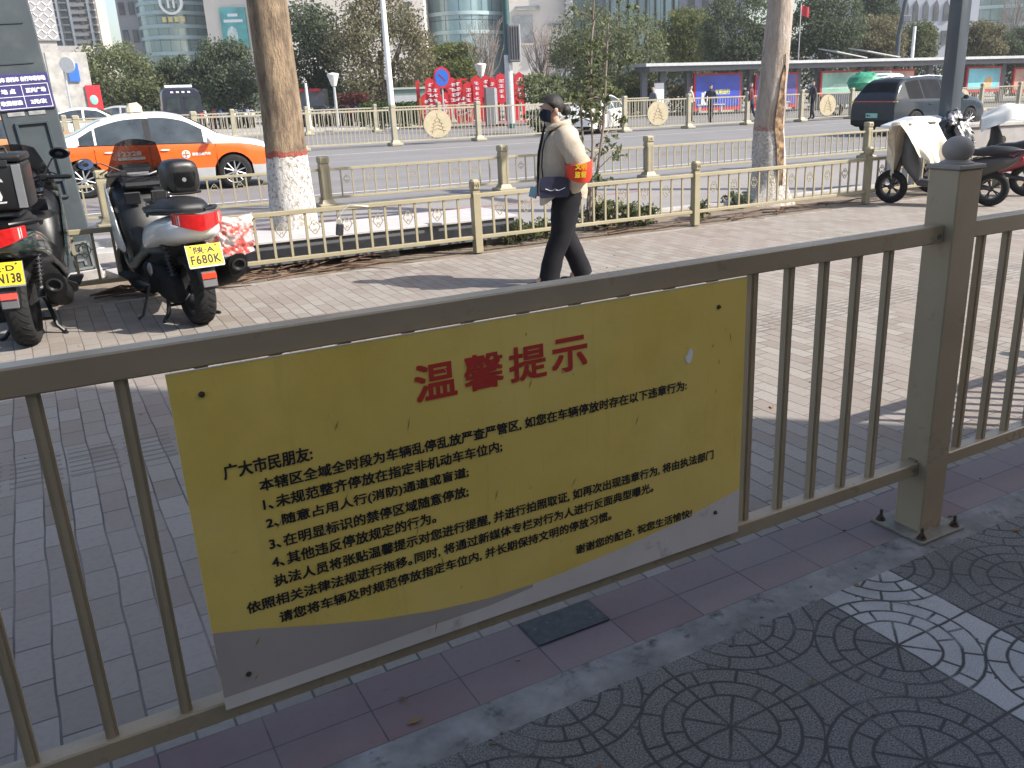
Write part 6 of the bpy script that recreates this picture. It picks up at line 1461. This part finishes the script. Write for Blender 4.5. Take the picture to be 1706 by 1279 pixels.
# traffic signal pole with the back of a big dark panel
p = D(851, 195, 40); t = thing('signal_pole', 'dark green pole carrying a tall black louvred signal box', 'traffic light', (p.x, p.y, -.01), R(15)); k = 40 / F
h_ = D(845, -120, 40).z
b = MB(); b.tube([(0, 0, 0), (0, 0, h_)], [.16, .13], 14); b.build('pole', M['pole_green'], t); b = MB(); b.tube([(0, 0, .2), (0, 0, 3.0)], .175, 14); b.build('sleeve', M['steel'], t)
z0, z1 = D(852, 103, 40).z, D(852, 40, 40).z; b = MB(); b.box((.22, -.25, (z0 + z1) / 2), (.50, .30, z1 - z0), bev=.03); bx = b.build('signal_box', M['grey_panel'], t)
b = MB()
for q in range(4): b.box((.06 + q * .105, -.405, (z0 + z1) / 2), (.05, .02, z1 - z0 - .2))
b.build('louvre', M['black'], bx); b = MB(); b.box((.48, -.2, (z0 + z1) / 2), (.04, .3, z1 - z0 - .04)); b.build('side_flange', M['steel'], bx)
p = D(818, 210, 44); t = thing('electrical_cabinet', 'tall dark grey electrical cabinet in front of the red frames', 'cabinet', (p.x, p.y, -.01), R(15)); z1 = D(818, 145, 44).z
b = MB(); b.box((0, 0, z1 / 2), (.42, .5, z1), bev=.01); b.build('casing', M['grey_panel'], t); b = MB(); b.box((.26, 0, z1 / 2), (.14, .46, z1 - .1)); b.build('side_panel', M['steel'], t)
# red display frames with hanging banners
def red_frames():
    Y = 46; p0 = D(800, 208, Y); t = thing('red_display', 'row of tall red display frames with white lettered banners across the road', 'display stand', (p0.x, p0.y, -.01), R(8)); k = Y / F
    rnd = random.Random(3)
    def X(px): return (px - 800) * k
    def Z(py): return D(800, py, Y).z
    proto = None
    for px in (706, 722, 735, 752, 768, 772, 784, 787, 808, 826, 830, 843, 861, 872): 
        b = MB(); zt = Z(rnd.choice((128, 131, 134, 140))); b.box((X(px), rnd.uniform(-.1, .4), zt / 2), (.17, .3, zt)); b.build('frame_post', M['red'], t, smooth=0)
    for a, c, y in ((722, 735, 131), (735, 752, 130), (772, 784, 131), (808, 826, 131), (830, 843, 126), (861, 872, 128)):
        b = MB(); b.box(((X(a) + X(c)) / 2, .1, Z(y)), (X(c) - X(a), .14, .09)); b.build('crossbar', M['red'], t, smooth=0)
    for px, a, c, w_ in ((717, 158, 190, 9), (733, 142, 172, 9), (748, 157, 198, 9), (760, 133, 172, 10), (776, 155, 195, 9), (797, 131, 196, 11), (836, 128, 168, 11), (865, 127, 166, 10), (725, 132, 188, 9), (768, 136, 196, 9), (784, 140, 198, 9), (822, 134, 198, 10), (850, 132, 196, 10), (812, 130, 160, 8)):
        b = MB(); z0, z1 = Z(c), Z(a); w2 = w_ * k / 2 + .09
        b.prism([(-w2, 0), (0, -.2), (w2, 0), (w2, z1 - z0), (0, z1 - z0 + .18), (-w2, z1 - z0)], Matrix.Translation((X(px), -.16, z0)) @ Matrix.Rotation(R(90), 4, 'X'), .1); bn = b.build('banner', M['red'], t, smooth=0)
        b = MB(); zz = z0 + .15
        while zz < z1 - .1:
            for q in range(3): b.box((X(px) + rnd.uniform(-.05, .05), -.268, zz + q * .055), (w2 * rnd.uniform(.5, 1.0), .01, .022))
            b.box((X(px), -.268, zz + .05), (.025, .011, .15)); zz += .24
        b.build('banner_lettering', M['lettering'], bn, smooth=0)
    b = MB(); b.box((0, .2, .06), (X(872) - X(706), 1.2, .12)); b.build('plinth', pm('pink_plinth', (.42, .22, .21), .8), t, smooth=0)
    b = MB(); b.box((X(709), -.2, (Z(160) + Z(186)) / 2), (.12, .06, Z(160) - Z(186))); b.build('yellow_tab', pm('yellow_tab', (.6, .4, .02), .5), t, smooth=0)
red_frames()
p = D(685, 190, 52); t = thing('kiosk', 'grey-green roadside kiosk with wide window behind the hedge', 'kiosk', (p.x, p.y, -.01), R(10)); zt = D(685, 148, 52).z
b = MB(); b.box((0, 0, zt / 2), (1.95, 1.5, zt), bev=.03); b.build('body', pm('kiosk_green', (.16, .22, .19), .5), t); b = MB(); b.box((-.25, -.76, zt * .66), (1.2, .03, zt * .32)); b.build('window', M['steel'], t, smooth=0); b = MB(); b.box((0, 0, zt + .05), (2.1, 1.7, .1)); b.build('roof', pm('kiosk_roof', (.34, .40, .37), .5), t, smooth=0)
p = D(522, 190, 56); t = thing('kiosk', 'dark kiosk with red awnings under the tall dark tree', 'kiosk', (p.x, p.y, -.01), 0); zt = D(522, 148, 56).z
b = MB(); b.box((0, 0, zt / 2), (1.7, 1.4, zt)); b.build('body', M['grey_panel'], t, smooth=0)
for s in (-.5, .5): b = MB(); b.box((s, -.8, zt - .05), (.6, .5, .16)); b.build('awning', M['red'], t, smooth=0)
def hedge(px0, px1, py, topy, Y, kind, label, n):
    a, c = D(px0, py, Y), D(px1, py, Y); zt = D(px0, topy, Y).z; b = MB(); rnd = random.Random(px0); bm = b.bm; L = (c - a).length
    for k in range(n):
        u_, v_, w_ = rnd.random(), rnd.uniform(-.5, .5), rnd.random() ** .7; pos = lerp(a, c, u_) + V((0, v_, 0)); pos.z = zt * w_ + .06 * noise.noise(pos * 2); s = (.08 if L < 6 else .15) * rnd.uniform(.6, 1.3)
        nrm = V((rnd.uniform(-1, 1), rnd.uniform(-1, 1), rnd.uniform(0, 1))).normalized(); x = nrm.orthogonal().normalized(); y = nrm.cross(x); bm.faces.new([bm.verts.new(pos + x * s), bm.verts.new(pos + y * s * .6), bm.verts.new(pos - x * s), bm.verts.new(pos - y * s * .6)])
    tag(b.build('hedge', LEAF[kind], smooth=0, normals=False), label, 'hedge')
hedge(602, 706, 200, 172, 47, 'hedge', 'clipped bright green hedge left of the red display frames', 3500); hedge(1042, 1090, 196, 148, 54, 'hedge', 'dark clipped hedge left of the bus shelter', 2200); hedge(568, 614, 190, 156, 53, 'red', 'reddish round bushes behind the parked motorbikes', 1800)
hedge(1115, 1165, 190, 142, 56, 'brown', 'brownish hedge seen through the bus shelter', 1500)
hedge(150, 436, 184, 148, 68, 'dark', 'long dark undergrowth behind the taxi under the left trees', 5200); hedge(440, 716, 186, 140, 66, 'brown', 'brown undergrowth under the wide brownish tree', 5200); hedge(930, 1100, 186, 128, 64, 'dark', 'dark undergrowth under the large olive-brown tree', 4200); hedge(1096, 1700, 178, 112, 74, 'dark', 'long dark hedge behind the bus shelter', 9000)
# curved grey canopy behind the red frames
p = D(893, 135, 70); t = thing('canopy', 'grey swooping canopy roof above the person head, behind the red frames', 'canopy', (p.x, p.y, -.01)); zt = D(893, 118, 70).z; k = 70 / F
b = MB(); b.grid(lambda u_, v_: V(((u_ - .42) * 96 * k, v_ * 3, zt + (.9 * (2 * (u_ - .35)) ** 2 - .55) * (1 if u_ > .35 else .5))), 20, 3); b.build('roof', pm('canopy_grey', (.20, .20, .22), .5), t, solid=.35)
for x in (-1.4, 1.0): b = MB(); b.tube([(x, 1.5, 0), (x, 1.5, zt - .2)], .12, 8); b.build('column', M['grey_panel'], t)
b = MB()
for q in range(16): x = 1.3 + q * .19; b.tube([(x, .2, 0), (x, .2, zt + 1.3 - q * .02)], .025, 5)
t2 = thing('picket_screen', 'screen of thin grey vertical rods behind the sapling leaves', 'screen', (p.x, p.y, -.01)); b.build('rod_screen', M['grey_panel'], t2)
# bus shelter
def shelter():
    Y = 52; a = D(1080, 203, Y); ang = R(18); k = Y / F
    t = thing('bus_shelter', 'long grey bus shelter with lit poster panels across the road', 'bus shelter', (a.x, a.y, -.01), ang)
    ex = V((math.cos(ang), math.sin(ang), 0))
    def loc(px, py):      # pixel on the shelter's front plane -> local x, z
        v = ray(px, py); n_ = V((-ex.y, ex.x, 0)); s = (a - V((0, 0, H))).dot(n_) / v.dot(n_); w_ = V((0, 0, H)) + v * s; return (w_ - a).dot(ex), w_.z + .01
    zt = loc(1180, 106)[1]; L = loc(1700, 96)[0] + 6
    b = MB(); b.box((L / 2, .9, zt), (L + .6, 2.6, .16)); b.build('roof', M['steel'], t, smooth=0); b = MB(); b.box((L / 2, .9, zt - .22), (L, 2.2, .26)); b.build('fascia', M['grey_panel'], t, smooth=0)
    for px in (1083, 1113, 1158, 1243, 1262, 1340, 1375, 1446, 1458, 1560, 1620, 1682):
        x = loc(px, 160)[0]; b = MB(); b.box((x, .9, zt / 2 - .1), (.32, .32, zt - .2)); b.build('column', M['grey_panel'], t, smooth=0)
    art = {'blue': pm('poster_blue', (.045, .075, .42), .3, var=.25, scale=.7), 'green': pm('poster_mint', (.28, .52, .42), .3, var=.35, scale=.6), 'sea': pm('poster_sea', (.18, .50, .58), .3, var=.4, scale=.5), 'peach': pm('poster_peach', (.5, .28, .22), .3, var=.3, scale=1), 'violet': pm('poster_violet', (.11, .10, .36), .3, var=.3, scale=.8)}
    for px0, px1, py0, py1, kind in ((1163, 1240, 122, 182, 'blue'), (1312, 1334, 120, 178, 'violet'), (1376, 1438, 118, 158, 'green'), (1460, 1530, 116, 150, 'peach'), (1622, 1674, 111, 152, 'sea'), (1700, 1760, 112, 152, 'peach'), (1266, 1290, 124, 180, 'violet')):
        x0, z1 = loc(px0, py0); x1, z0 = loc(px1, py1); b = MB(); b.box(((x0 + x1) / 2, .55, (z0 + z1) / 2), (x1 - x0, .16, z1 - z0)); p = b.build('poster_case', M['red'], t, smooth=0)
        b = MB(); b.box(((x0 + x1) / 2, .462, (z0 + z1) / 2 + .04), (x1 - x0 - .2, .02, z1 - z0 - .3)); po = b.build('poster', art[kind], p, smooth=0); w_, h_ = x1 - x0, z1 - z0; yf = .448
        b = MB()
        if kind == 'blue':
            for q in range(3): b.box((x0 + w_ * (.18 + .06 * q), yf, z0 + h_ * .33), (w_ * .045, .006, h_ * (.36 - .05 * abs(q - 1))))
            b.build('poster_tower', M['lettering'], po, smooth=0)
            put_text('poster_lettering', '文明出行', w_ * .32, h_ * .15, pm('poster_yellow', (.65, .62, .12), .5), po, (x0 + w_ * .44, yf, z0 + h_ * .42), (1, 0, 0), (0, 0, 1), .03)
        elif kind == 'sea':
            b.prism([(0, 0), (w_ * .3, 0), (w_ * .36, h_ * .35), (w_ * .22, h_ * .55), (w_ * .1, h_ * .3)], Matrix.Translation((x0 + w_ * .4, yf + .008, z0 + .2)) @ Matrix.Rotation(R(90), 4, 'X'), .006); b.build('poster_castle', pm('poster_sand', (.62, .42, .2), .6, var=.3, scale=4), po, smooth=0)
        elif kind == 'green':
            for q in range(4): b.box((x0 + w_ * .5, yf, z0 + h_ * (.3 + .05 * q)), (w_ * (.7 - .12 * q), .006, h_ * .02))
            b.build('poster_hills', pm('poster_pale', (.55, .68, .6), .5), po, smooth=0)
        else: b.bm.free()
    x0, z1 = loc(1095, 138); x1, z0 = loc(1110, 180); b = MB(); b.box(((x0 + x1) / 2, .4, (z0 + z1) / 2), (x1 - x0, .12, z1 - z0)); b.build('timetable', M['lettering'], t, smooth=0)
    for px in (1190, 1300, 1400): x = loc(px, 190)[0]; b = MB(); b.box((x, .6, .45), (1.8, .4, .06)); b.box((x - .7, .6, .22), (.08, .3, .42)); b.box((x + .7, .6, .22), (.08, .3, .42)); b.build('bench', M['steel'], t, smooth=0)
    for px0, px1 in ((1394, 1445), (1445, 1500)):
        x0, z_ = loc(px0, 96); x1, _ = loc(px1, 96); b = MB(); b.loft([[V((x0, 0, zt + .5)), V((x1, 0, zt + .12)), V((x1, 2, zt + .35)), V((x0, 2, zt + .75))], [V((x0, 0, zt + .56)), V((x1, 0, zt + .18)), V((x1, 2, zt + .41)), V((x0, 2, zt + .81))]]); b.build('roof_panel', M['steel'], t, smooth=0)
shelter()
t, h_ = pole_thing('street_pole', 'slim dark street pole behind the slanted shelter roof panels', 'pole', 1485, 200, 58, -60, .1, M['pole_navy']); b = MB(); b.tube([(0, 0, 0), (0, 0, h_ * .5), (.5, 0, h_)], [.16, .14, .11], 10); b.build('pole', M['pole_navy'], t); b = MB(); b.box((.35, -.1, h_ * .62), (.5, .3, .4), bev=.04); b.build('camera_box', M['grey_panel'], t)
t, h_ = pole_thing('street_pole', 'thin pale post right of the slim dark street pole', 'pole', 1510, 200, 59, 44, .1, M['white']); b = MB(); b.tube([(0, 0, 0), (0, 0, h_)], [.12, .1], 8); b.build('pole', M['white'], t)
# motorbikes parked on the far plaza
def tiny_bike():
    b = MB(); m = Matrix.Rotation(R(90), 4, 'X')
    for x in (0, 1.25): b.lathe([(.2, -.05), (.26, -.06), (.29, 0), (.26, .06), (.2, .05)], Matrix.Translation((x, 0, .29)) @ m, 14); b.lathe([(.01, 0), (.2, 0)], Matrix.Translation((x, 0, .29)) @ m, 14)
    b.mi = 1; b.loft([sec(x, z0, z1, w_, w_, 10, .7) for x, z0, z1, w_ in ((-.35, .7, .76, .04), (-.1, .55, .84, .13), (.4, .35, .74, .14), (.75, .25, .4, .14), (1.0, .3, .9, .17), (1.1, .5, .98, .1))])
    b.mi = 2; b.loft([sec(x, z0, z1, w_, w_, 10, .7) for x, z0, z1, w_ in ((-.3, .78, .84, .08), (0, .76, .9, .13), (.45, .74, .82, .1))]); b.tube([(.95, .32, 1.03), (1.0, 0, 1.0), (.95, -.32, 1.03)], .02, 6); b.tube([(1.02, 0, .95), (1.25, 0, .3)], .03, 6)
    return b
cols = [pm('bike_white', (.6, .6, .6), .4), pm('bike_black', (.03, .03, .03), .4), pm('bike_red', (.3, .04, .04), .4), pm('bike_blue', (.06, .1, .25), .4)]
rnd = random.Random(77); protos = [tiny_bike().build('motorbike', [M['tyre'], c_, M['black']]) for c_ in cols]; used = [0] * 4
spots = [(x, 194, 50) for x in range(330, 425, 9)] + [(x, 196, 49) for x in range(496, 612, 9)] + [(x, 186, 55) for x in range(500, 590, 11)]
for px, py, Y in spots:
    k = rnd.choice((0, 0, 1, 1, 1, 2, 3)); q = D(px + rnd.uniform(-2, 2), py, Y); a = R(100) + rnd.gauss(0, .15)
    o = protos[k] if not used[k] else protos[k].copy()
    if used[k]: COL.objects.link(o)
    used[k] = 1; o.location = (q.x, q.y, -.01); o.rotation_euler = (0, 0, a); tag(o, 'motorbike parked in the long row on the far plaza', 'motorbike', 'motorbikes parked in rows on the far plaza')
# ---------------------------------------------------------------- left edge clutter beside the pillar
p = D(111, 185, 48); t = thing('shop_booth', 'white shop booth with red and blue signs between the pillar and the bushy tree', 'booth', (p.x - .6, p.y + 2, -.01), R(32)); k = 50 / F
zt = D(100, 88, 50).z; b = MB(); b.box((0, -.5, zt / 2), (1.9, .9, zt)); b.build('wall', pm('booth_wall', (.36, .35, .33), .7, var=.3, scale=2), t, smooth=0); b = MB(); b.box((.2, -1.03, zt - 1.0), (.5, .06, .9)); b.build('blue_sign', M['blue'], t, smooth=0); b = MB(); b.box((.95, -1.03, zt - 2.4), (.7, .06, 1.5)); b.build('red_sign', M['red'], t, smooth=0)
b = MB(); b.ell((.9, -1.08, zt - 2.4), (.2, .03, .25), 12); b.build('green_mark', M['plate_g'], t)
p = D(113, 108, 46); t = thing('round_sign', 'round white hanging sign at the pillar edge below the grey podium', 'sign', (p.x, p.y, -.01)); b = MB(); b.lathe([(.001, 0), (.36, 0), (.38, .05), (.36, .1), (.001, .1)], Matrix.Translation((0, 0, p.z + .01)) @ Matrix.Rotation(R(90), 4, 'X'), 24); b.build('disc', M['steel'], t); b = MB(); b.tube([(-.3, .1, 0), (-.3, .1, p.z + .2), (0, .0, p.z + .3)], .05, 8); b.build('post', M['steel'], t)
small_car(8, 232, 24, R(28), pm('orange_brown_car', (.45, .20, .08), .4), 'orange-brown vehicle at the far left edge behind the pillar')

# ---------------------------------------------------------------- buildings
def facade(nm, label, px0, px1, Y, ztop, mat, rot=0.0, depth=18, wins=None, wmat=None, bands=None, parts=()):
    a, c = D(px0, 150, Y), D(px1, 150, Y); W_ = (c.x - a.x) / math.cos(rot)
    t = thing(nm, label, 'building', (a.x, a.y, -.05), rot); b = MB(); b.box((W_ / 2, depth / 2, ztop / 2), (W_, depth, ztop)); b.build('wall', mat, t, smooth=0); k = Y / F
    if wins:
        proto = None
        for px, py, w_, h_ in wins:
            z = D(px, py, Y).z; x = (D(px, 150, Y).x - a.x) / math.cos(rot)
            if proto is None:
                b = MB(); b.box((0, -.05, 0), (w_ * k, .3, h_ * k)); proto = b.build('window', wmat or M['carglass'], t, (x, 0, z), smooth=0); b = MB(); b.box((0, -.12, -h_ * k / 2 - .12), (w_ * k + .3, .5, .2)); b.build('sill', mat, proto, smooth=0); pw = (w_, h_)
            else:
                o = cpart(proto, (x, 0, z), scale=(w_ / pw[0], 1, h_ / pw[1]))
                for chd in proto.children: cpart(chd, chd.location, parent=o)
    if bands:
        for py, h_ in bands: z = D((px0 + px1) / 2, py, Y).z; b = MB(); b.box((W_ / 2, -.15, z), (W_ + .3, .5, h_ * k)); b.build('band', M['concrete'], t, smooth=0)
    for q in (1,): b = MB(); b.box((W_ / 2, depth / 2, ztop + .3), (W_ + .4, depth + .4, .6)); b.build('roof', M['concrete'], t, smooth=0)
    return t, W_, k, a
beige = pm('tower_beige', (.50, .46, .41), .85, var=.08, scale=.3); cream_w = pm('stone_cream', (.62, .57, .51), .85, var=.06, scale=.3); greyst = pm('tower_grey', (.30, .295, .30), .85, var=.1, scale=.3)
dwin = pm('dark_window', (.09, .095, .10), .2, var=.6, scale=.5)
wn_ = [(x, -40 + i * 12.4, w_, 7.5) for x, w_ in ((97, 8), (115, 9), (133, 9), (151, 8), (168, 8), (180, 5)) for i in range(10)]
t, W_, k, a = facade('apartment_tower', 'beige apartment tower with balconies at the top left', 88, 186, 150, 46, beige, wins=wn_, wmat=dwin, depth=3)
for i in range(9):
    b = MB(); z = D(140, -36 + i * 12.4, 150).z; b.box((W_ * .72, -.5, z - .55), (W_ * .22, 1.0, .5)); b.build('balcony', cream_w, t, smooth=0)
for x in (.19, .37, .57, .88): b = MB(); b.box((W_ * x, -.25, 23), (.35, .5, 46)); b.build('pilaster', M['white'], t, smooth=0)
p = D(76, 62, 80); t = thing('lattice_block', 'grey block with white diagonal lattice screen beside the pillar top', 'building', (p.x, p.y, -.05)); z0, z1 = D(63, 66, 80).z, D(63, -20, 80).z; b = MB(); t.rotation_euler = (0, 0, R(32)); b.box((0, .8, (z0 + z1) / 2), (2.1, .8, z1 - z0)); b.build('wall', greyst, t, smooth=0); b = MB(); b.box((0, .9, z0 / 2), (1.6, .6, z0)); b.build('lower_wall', M['concrete'], t, smooth=0)
b = MB()
for i in range(9):
    for j in range(5): b.box((-.8 + j * .4, .38, z0 + .25 + i * (z1 - z0) / 9), (.42, .06, .07), rot=RY(R(45 if (i + j) % 2 else -45)))
b.build('lattice', M['white'], t, smooth=0)
p = D(122, 90, 90); t = thing('podium', 'pale grey curved podium canopy below the beige apartment tower', 'building', (p.x, p.y, -.05), R(28)); k = 90 / F; z0, z1 = D(122, 104, 90).z, D(122, 74, 90).z; b = MB(); b.loft([[V((x * w_, y * w_ + 3, z)) for x, y in ((-2.2, -2), (1.2, -2), (1.9, -1.6), (2.1, -.8), (2.1, 3), (-2.2, 3))] for z, w_ in ((z0, .88), (z0 + .5, .92), (z0 + .5, .82), (z0 + .9, .84), (z0 + .9, .97), (z1, 1.02))]); b.build('canopy', M['concrete'], t, smooth=0); b = MB(); b.box((-.4, 4, z0 / 2), (3, 3, z0)); b.build('lower_wall', greyst, t, smooth=0)
# curved glass tower
def curved_tower(nm, label, px0, px1, Y, zt, glass, bands, bulge):
    a, c = D(px0, 150, Y), D(px1, 150, Y); W_ = c.x - a.x; t = thing(nm, label, 'building', (a.x, a.y, -.05)); b = MB()
    prof = [(W_ * i / 20, -bulge * math.sin(math.pi * i / 20) ** .8) for i in range(21)] + [(W_, 14), (0, 14)]
    b.loft([[V((x, y, z)) for x, y in prof] for z in (0, zt)]); b.build('curtain_wall', glass, t, smooth=25)
    for py in bands:
        z = D((px0 + px1) / 2, py, Y).z; b = MB(); b.loft([[V((x, y, zz)) for x, y in [(x, y - .18) for x, y in prof[:21]] + [(W_, 1), (0, 1)]] for zz in (z - .22, z + .22)]); b.build('floor_band', pm('band_teal', (.30, .40, .41), .35), t, smooth=25)
    b = MB(); b.loft([[V((x, y, z)) for x, y in prof] for z in (zt + .001, zt + .8)]); b.build('roof', M['concrete'], t, smooth=0)
    return t, W_, a
gl = mat_glasswall('teal_glass', (.15, .205, .205), 1.3, 3.0); gl2 = mat_glasswall('blue_glass', (.15, .225, .245), 1.6, 3.4, (.05, .06, .08)); gl3 = mat_glasswall('navy_glass', (.06, .085, .13), 1.2, 3.2)
t, W_, a = curved_tower('glass_tower', 'curved teal glass tower with round emblem, left of the brown plane trunk', 250, 376, 130, 42, gl, (-20, 8, 24, 46, 64, 90, 112), 5)
p = D(292, 4, 126); b = MB(); lp = p - a - V((0, 0, 0)); o_ = V((lp.x, -5.3, p.z)); b.lathe([(1.25, 0), (1.55, 0), (1.55, .3), (1.25, .3)], Matrix.Translation(o_) @ Matrix.Rotation(R(90), 4, 'X'), 32)
for x_ in (-.35, .35): b.box(o_ + V((x_, -.2, 0)), (.22, .2, 1.5))
b.box(o_ + V((0, -.2, .3)), (1.1, .2, .2)); b.build('round_emblem', M['white'], t); b = MB()
for q in range(4): b.box(o_ + V((-1.2 + q * .8, -.1, -2.1)), (.5, .15, .6))
b.build('gold_lettering', pm('gold_letters', (.6, .48, .2), .5), t, smooth=0)
b = MB(); w_ = (250 - 217) * 130 / F; b.box((-w_ / 2, 6, 21), (w_, 11, 42)); sd_ = b.build('side_wing', greyst, t, smooth=0)
for i in range(11):
    z = 3 + i * 3.5
    for x in (-w_ * .75, -w_ * .3): b = MB(); b.box((x, .45, z), (.7, .2, 1.6)); b.build('window', dwin, sd_, smooth=0)
t, W_, k, a = facade('stone_block', 'pale stone pier with a teal billboard behind the brown plane trunk', 360, 470, 124, 40, cream_w)
b = MB(); z0, z1 = D(388, 80, 124).z, D(388, 12, 124).z; x0, x1 = (D(370, 40, 124).x - a.x), (D(412, 40, 124).x - a.x); b.box(((x0 + x1) / 2, -.2, (z0 + z1) / 2), (x1 - x0, .4, z1 - z0)); bb = b.build('billboard', pm('billboard_teal', (.10, .38, .37), .4, var=.4, scale=.4), t, smooth=0)
b = MB()
for q in range(2): b.box(((x0 + x1) / 2, -.42, z1 - .9 - q * .7), ((x1 - x0) * (.4 + .35 * q), .06, .35))
b.build('billboard_lettering', M['lettering'], bb, smooth=0); b = MB(); b.ell(((x0 + x1) / 2 - .3, -.42, z0 + 1.6), (.7, .08, 1.1), 14); b.build('billboard_picture', pm('billboard_pale', (.5, .6, .58), .5, var=.4, scale=2), bb)
facade('white_block', 'broad cream office block behind the tall dark and brownish trees', 474, 716, 120, 40, cream_w, wins=[(688, 6 + 18 * i, 14, 7) for i in range(4)] + [(480 + 1, 10, 6, 26)], wmat=dwin)
t, W_, a = curved_tower('glass_tower', 'rounded blue-green glass facade left of the signal pole', 718, 846, 125, 42, gl2, (24, 55), 4)
facade('cream_block', 'plain cream block with one large grey window right of the signal pole', 846, 944, 122, 42, cream_w, wins=[(876, 48, 30, 40), (884, 12, 36, 5), (926, 40, 18, 4)], wmat=pm('grey_window', (.22, .24, .25), .25, var=.4, scale=.5))
facade('narrow_pier', 'narrow grey gridded pier between the cream block and navy glass', 944, 958, 121, 42, greyst, wins=[(951, -10 + 9 * i, 9, 6) for i in range(6)], wmat=pm('pier_pane', (.45, .45, .42), .4))
facade('glass_block', 'navy and light-blue glass office block above the large olive-brown tree', 958, 1130, 140, 46, gl3); a = None
t, W_, k, a = facade('glass_block', 'light blue glass wall with dark mullions between navy glass blocks', 1010, 1128, 138, 45, gl2)
for i in range(8): b = MB(); b.box((W_ * (i + .5) / 8, -.2, 22), (.25, .5, 44)); b.build('mullion', M['black'], t, smooth=0)
facade('office_block', 'grey-violet office block behind the light green tree', 1130, 1240, 150, 46, pm('violet_grey', (.30, .30, .36), .6, var=.1, scale=.3), wins=[(1150 + 22 * i, 10 + 0 * i, 10, 60) for i in range(4)], wmat=dwin)
facade('white_block', 'white-grey block peeping between dark trees right of the pale trunk', 1396, 1500, 150, 36, M['white'], wins=[(1420 + 16 * i, 20, 5, 8) for i in range(4)], wmat=dwin)
t, W_, k, a = facade('arched_block', 'grey office building with tall pointed windows at the upper right', 1500, 1616, 128, 40, pm('facade_bluegrey', (.36, .38, .42), .7, var=.06, scale=.3))
for i, px in enumerate((1508, 1524, 1541, 1558, 1575)):
    x = D(px, 30, 128).x - a.x; z0, z1 = D(px, 34, 128).z, D(px, 10, 128).z; b = MB(); w_ = .36; b.prism([(-w_, 0), (w_, 0), (w_, z1 - z0), (0, z1 - z0 + .8), (-w_, z1 - z0)], Matrix.Translation((x, .05, z0)) @ Matrix.Rotation(R(90), 4, 'X'), .2); b.build('window', dwin, t, smooth=0)
    b = MB(); b.box((x, -.1, D(px, 62, 128).z), (.7, .3, (z1 - z0) * 1.0)); b.build('window', dwin, t, smooth=0)
t, W_, a = curved_tower('glass_tower', 'pale teal glass block at the top right corner', 1612, 1790, 135, 44, gl, (10, 40), 2)
p = D(1334, 22, 60); t = thing('red_flag', 'small red flag beside the top of the pale plane trunk', 'flag', (p.x, p.y, -.01)); b = MB(); b.tube([(0, 0, 0), (0, 0, p.z + .6)], .03, 6); b.build('pole', M['steel'], t); b = MB(); b.grid(lambda u_, v_: V((u_ * .5, .06 * math.sin(u_ * 6), p.z + .5 - v_ * .6 - .15 * u_)), 8, 4); b.build('cloth', M['red'], t, solid=.01)

# ---------------------------------------------------------------- haze over the street
b = MB(); b.box((20, 90, 24), (420, 330, 52.4)); hz = struct(b.build('haze', bpy.data.materials.new('haze_air'), smooth=0), 'stuff'); tag(hz, 'thin pale city haze', 'haze')
m_ = hz.data.materials[0]; m_.use_nodes = True; nt_ = m_.node_tree; nt_.nodes.clear(); o_ = nt_.nodes.new('ShaderNodeOutputMaterial'); v_ = nt_.nodes.new('ShaderNodeVolumePrincipled')
v_.inputs['Color'].default_value = (.88, .90, .93, 1); v_.inputs['Density'].default_value = .0006; v_.inputs['Anisotropy'].default_value = .3; nt_.links.new(v_.outputs[0], o_.inputs['Volume'])
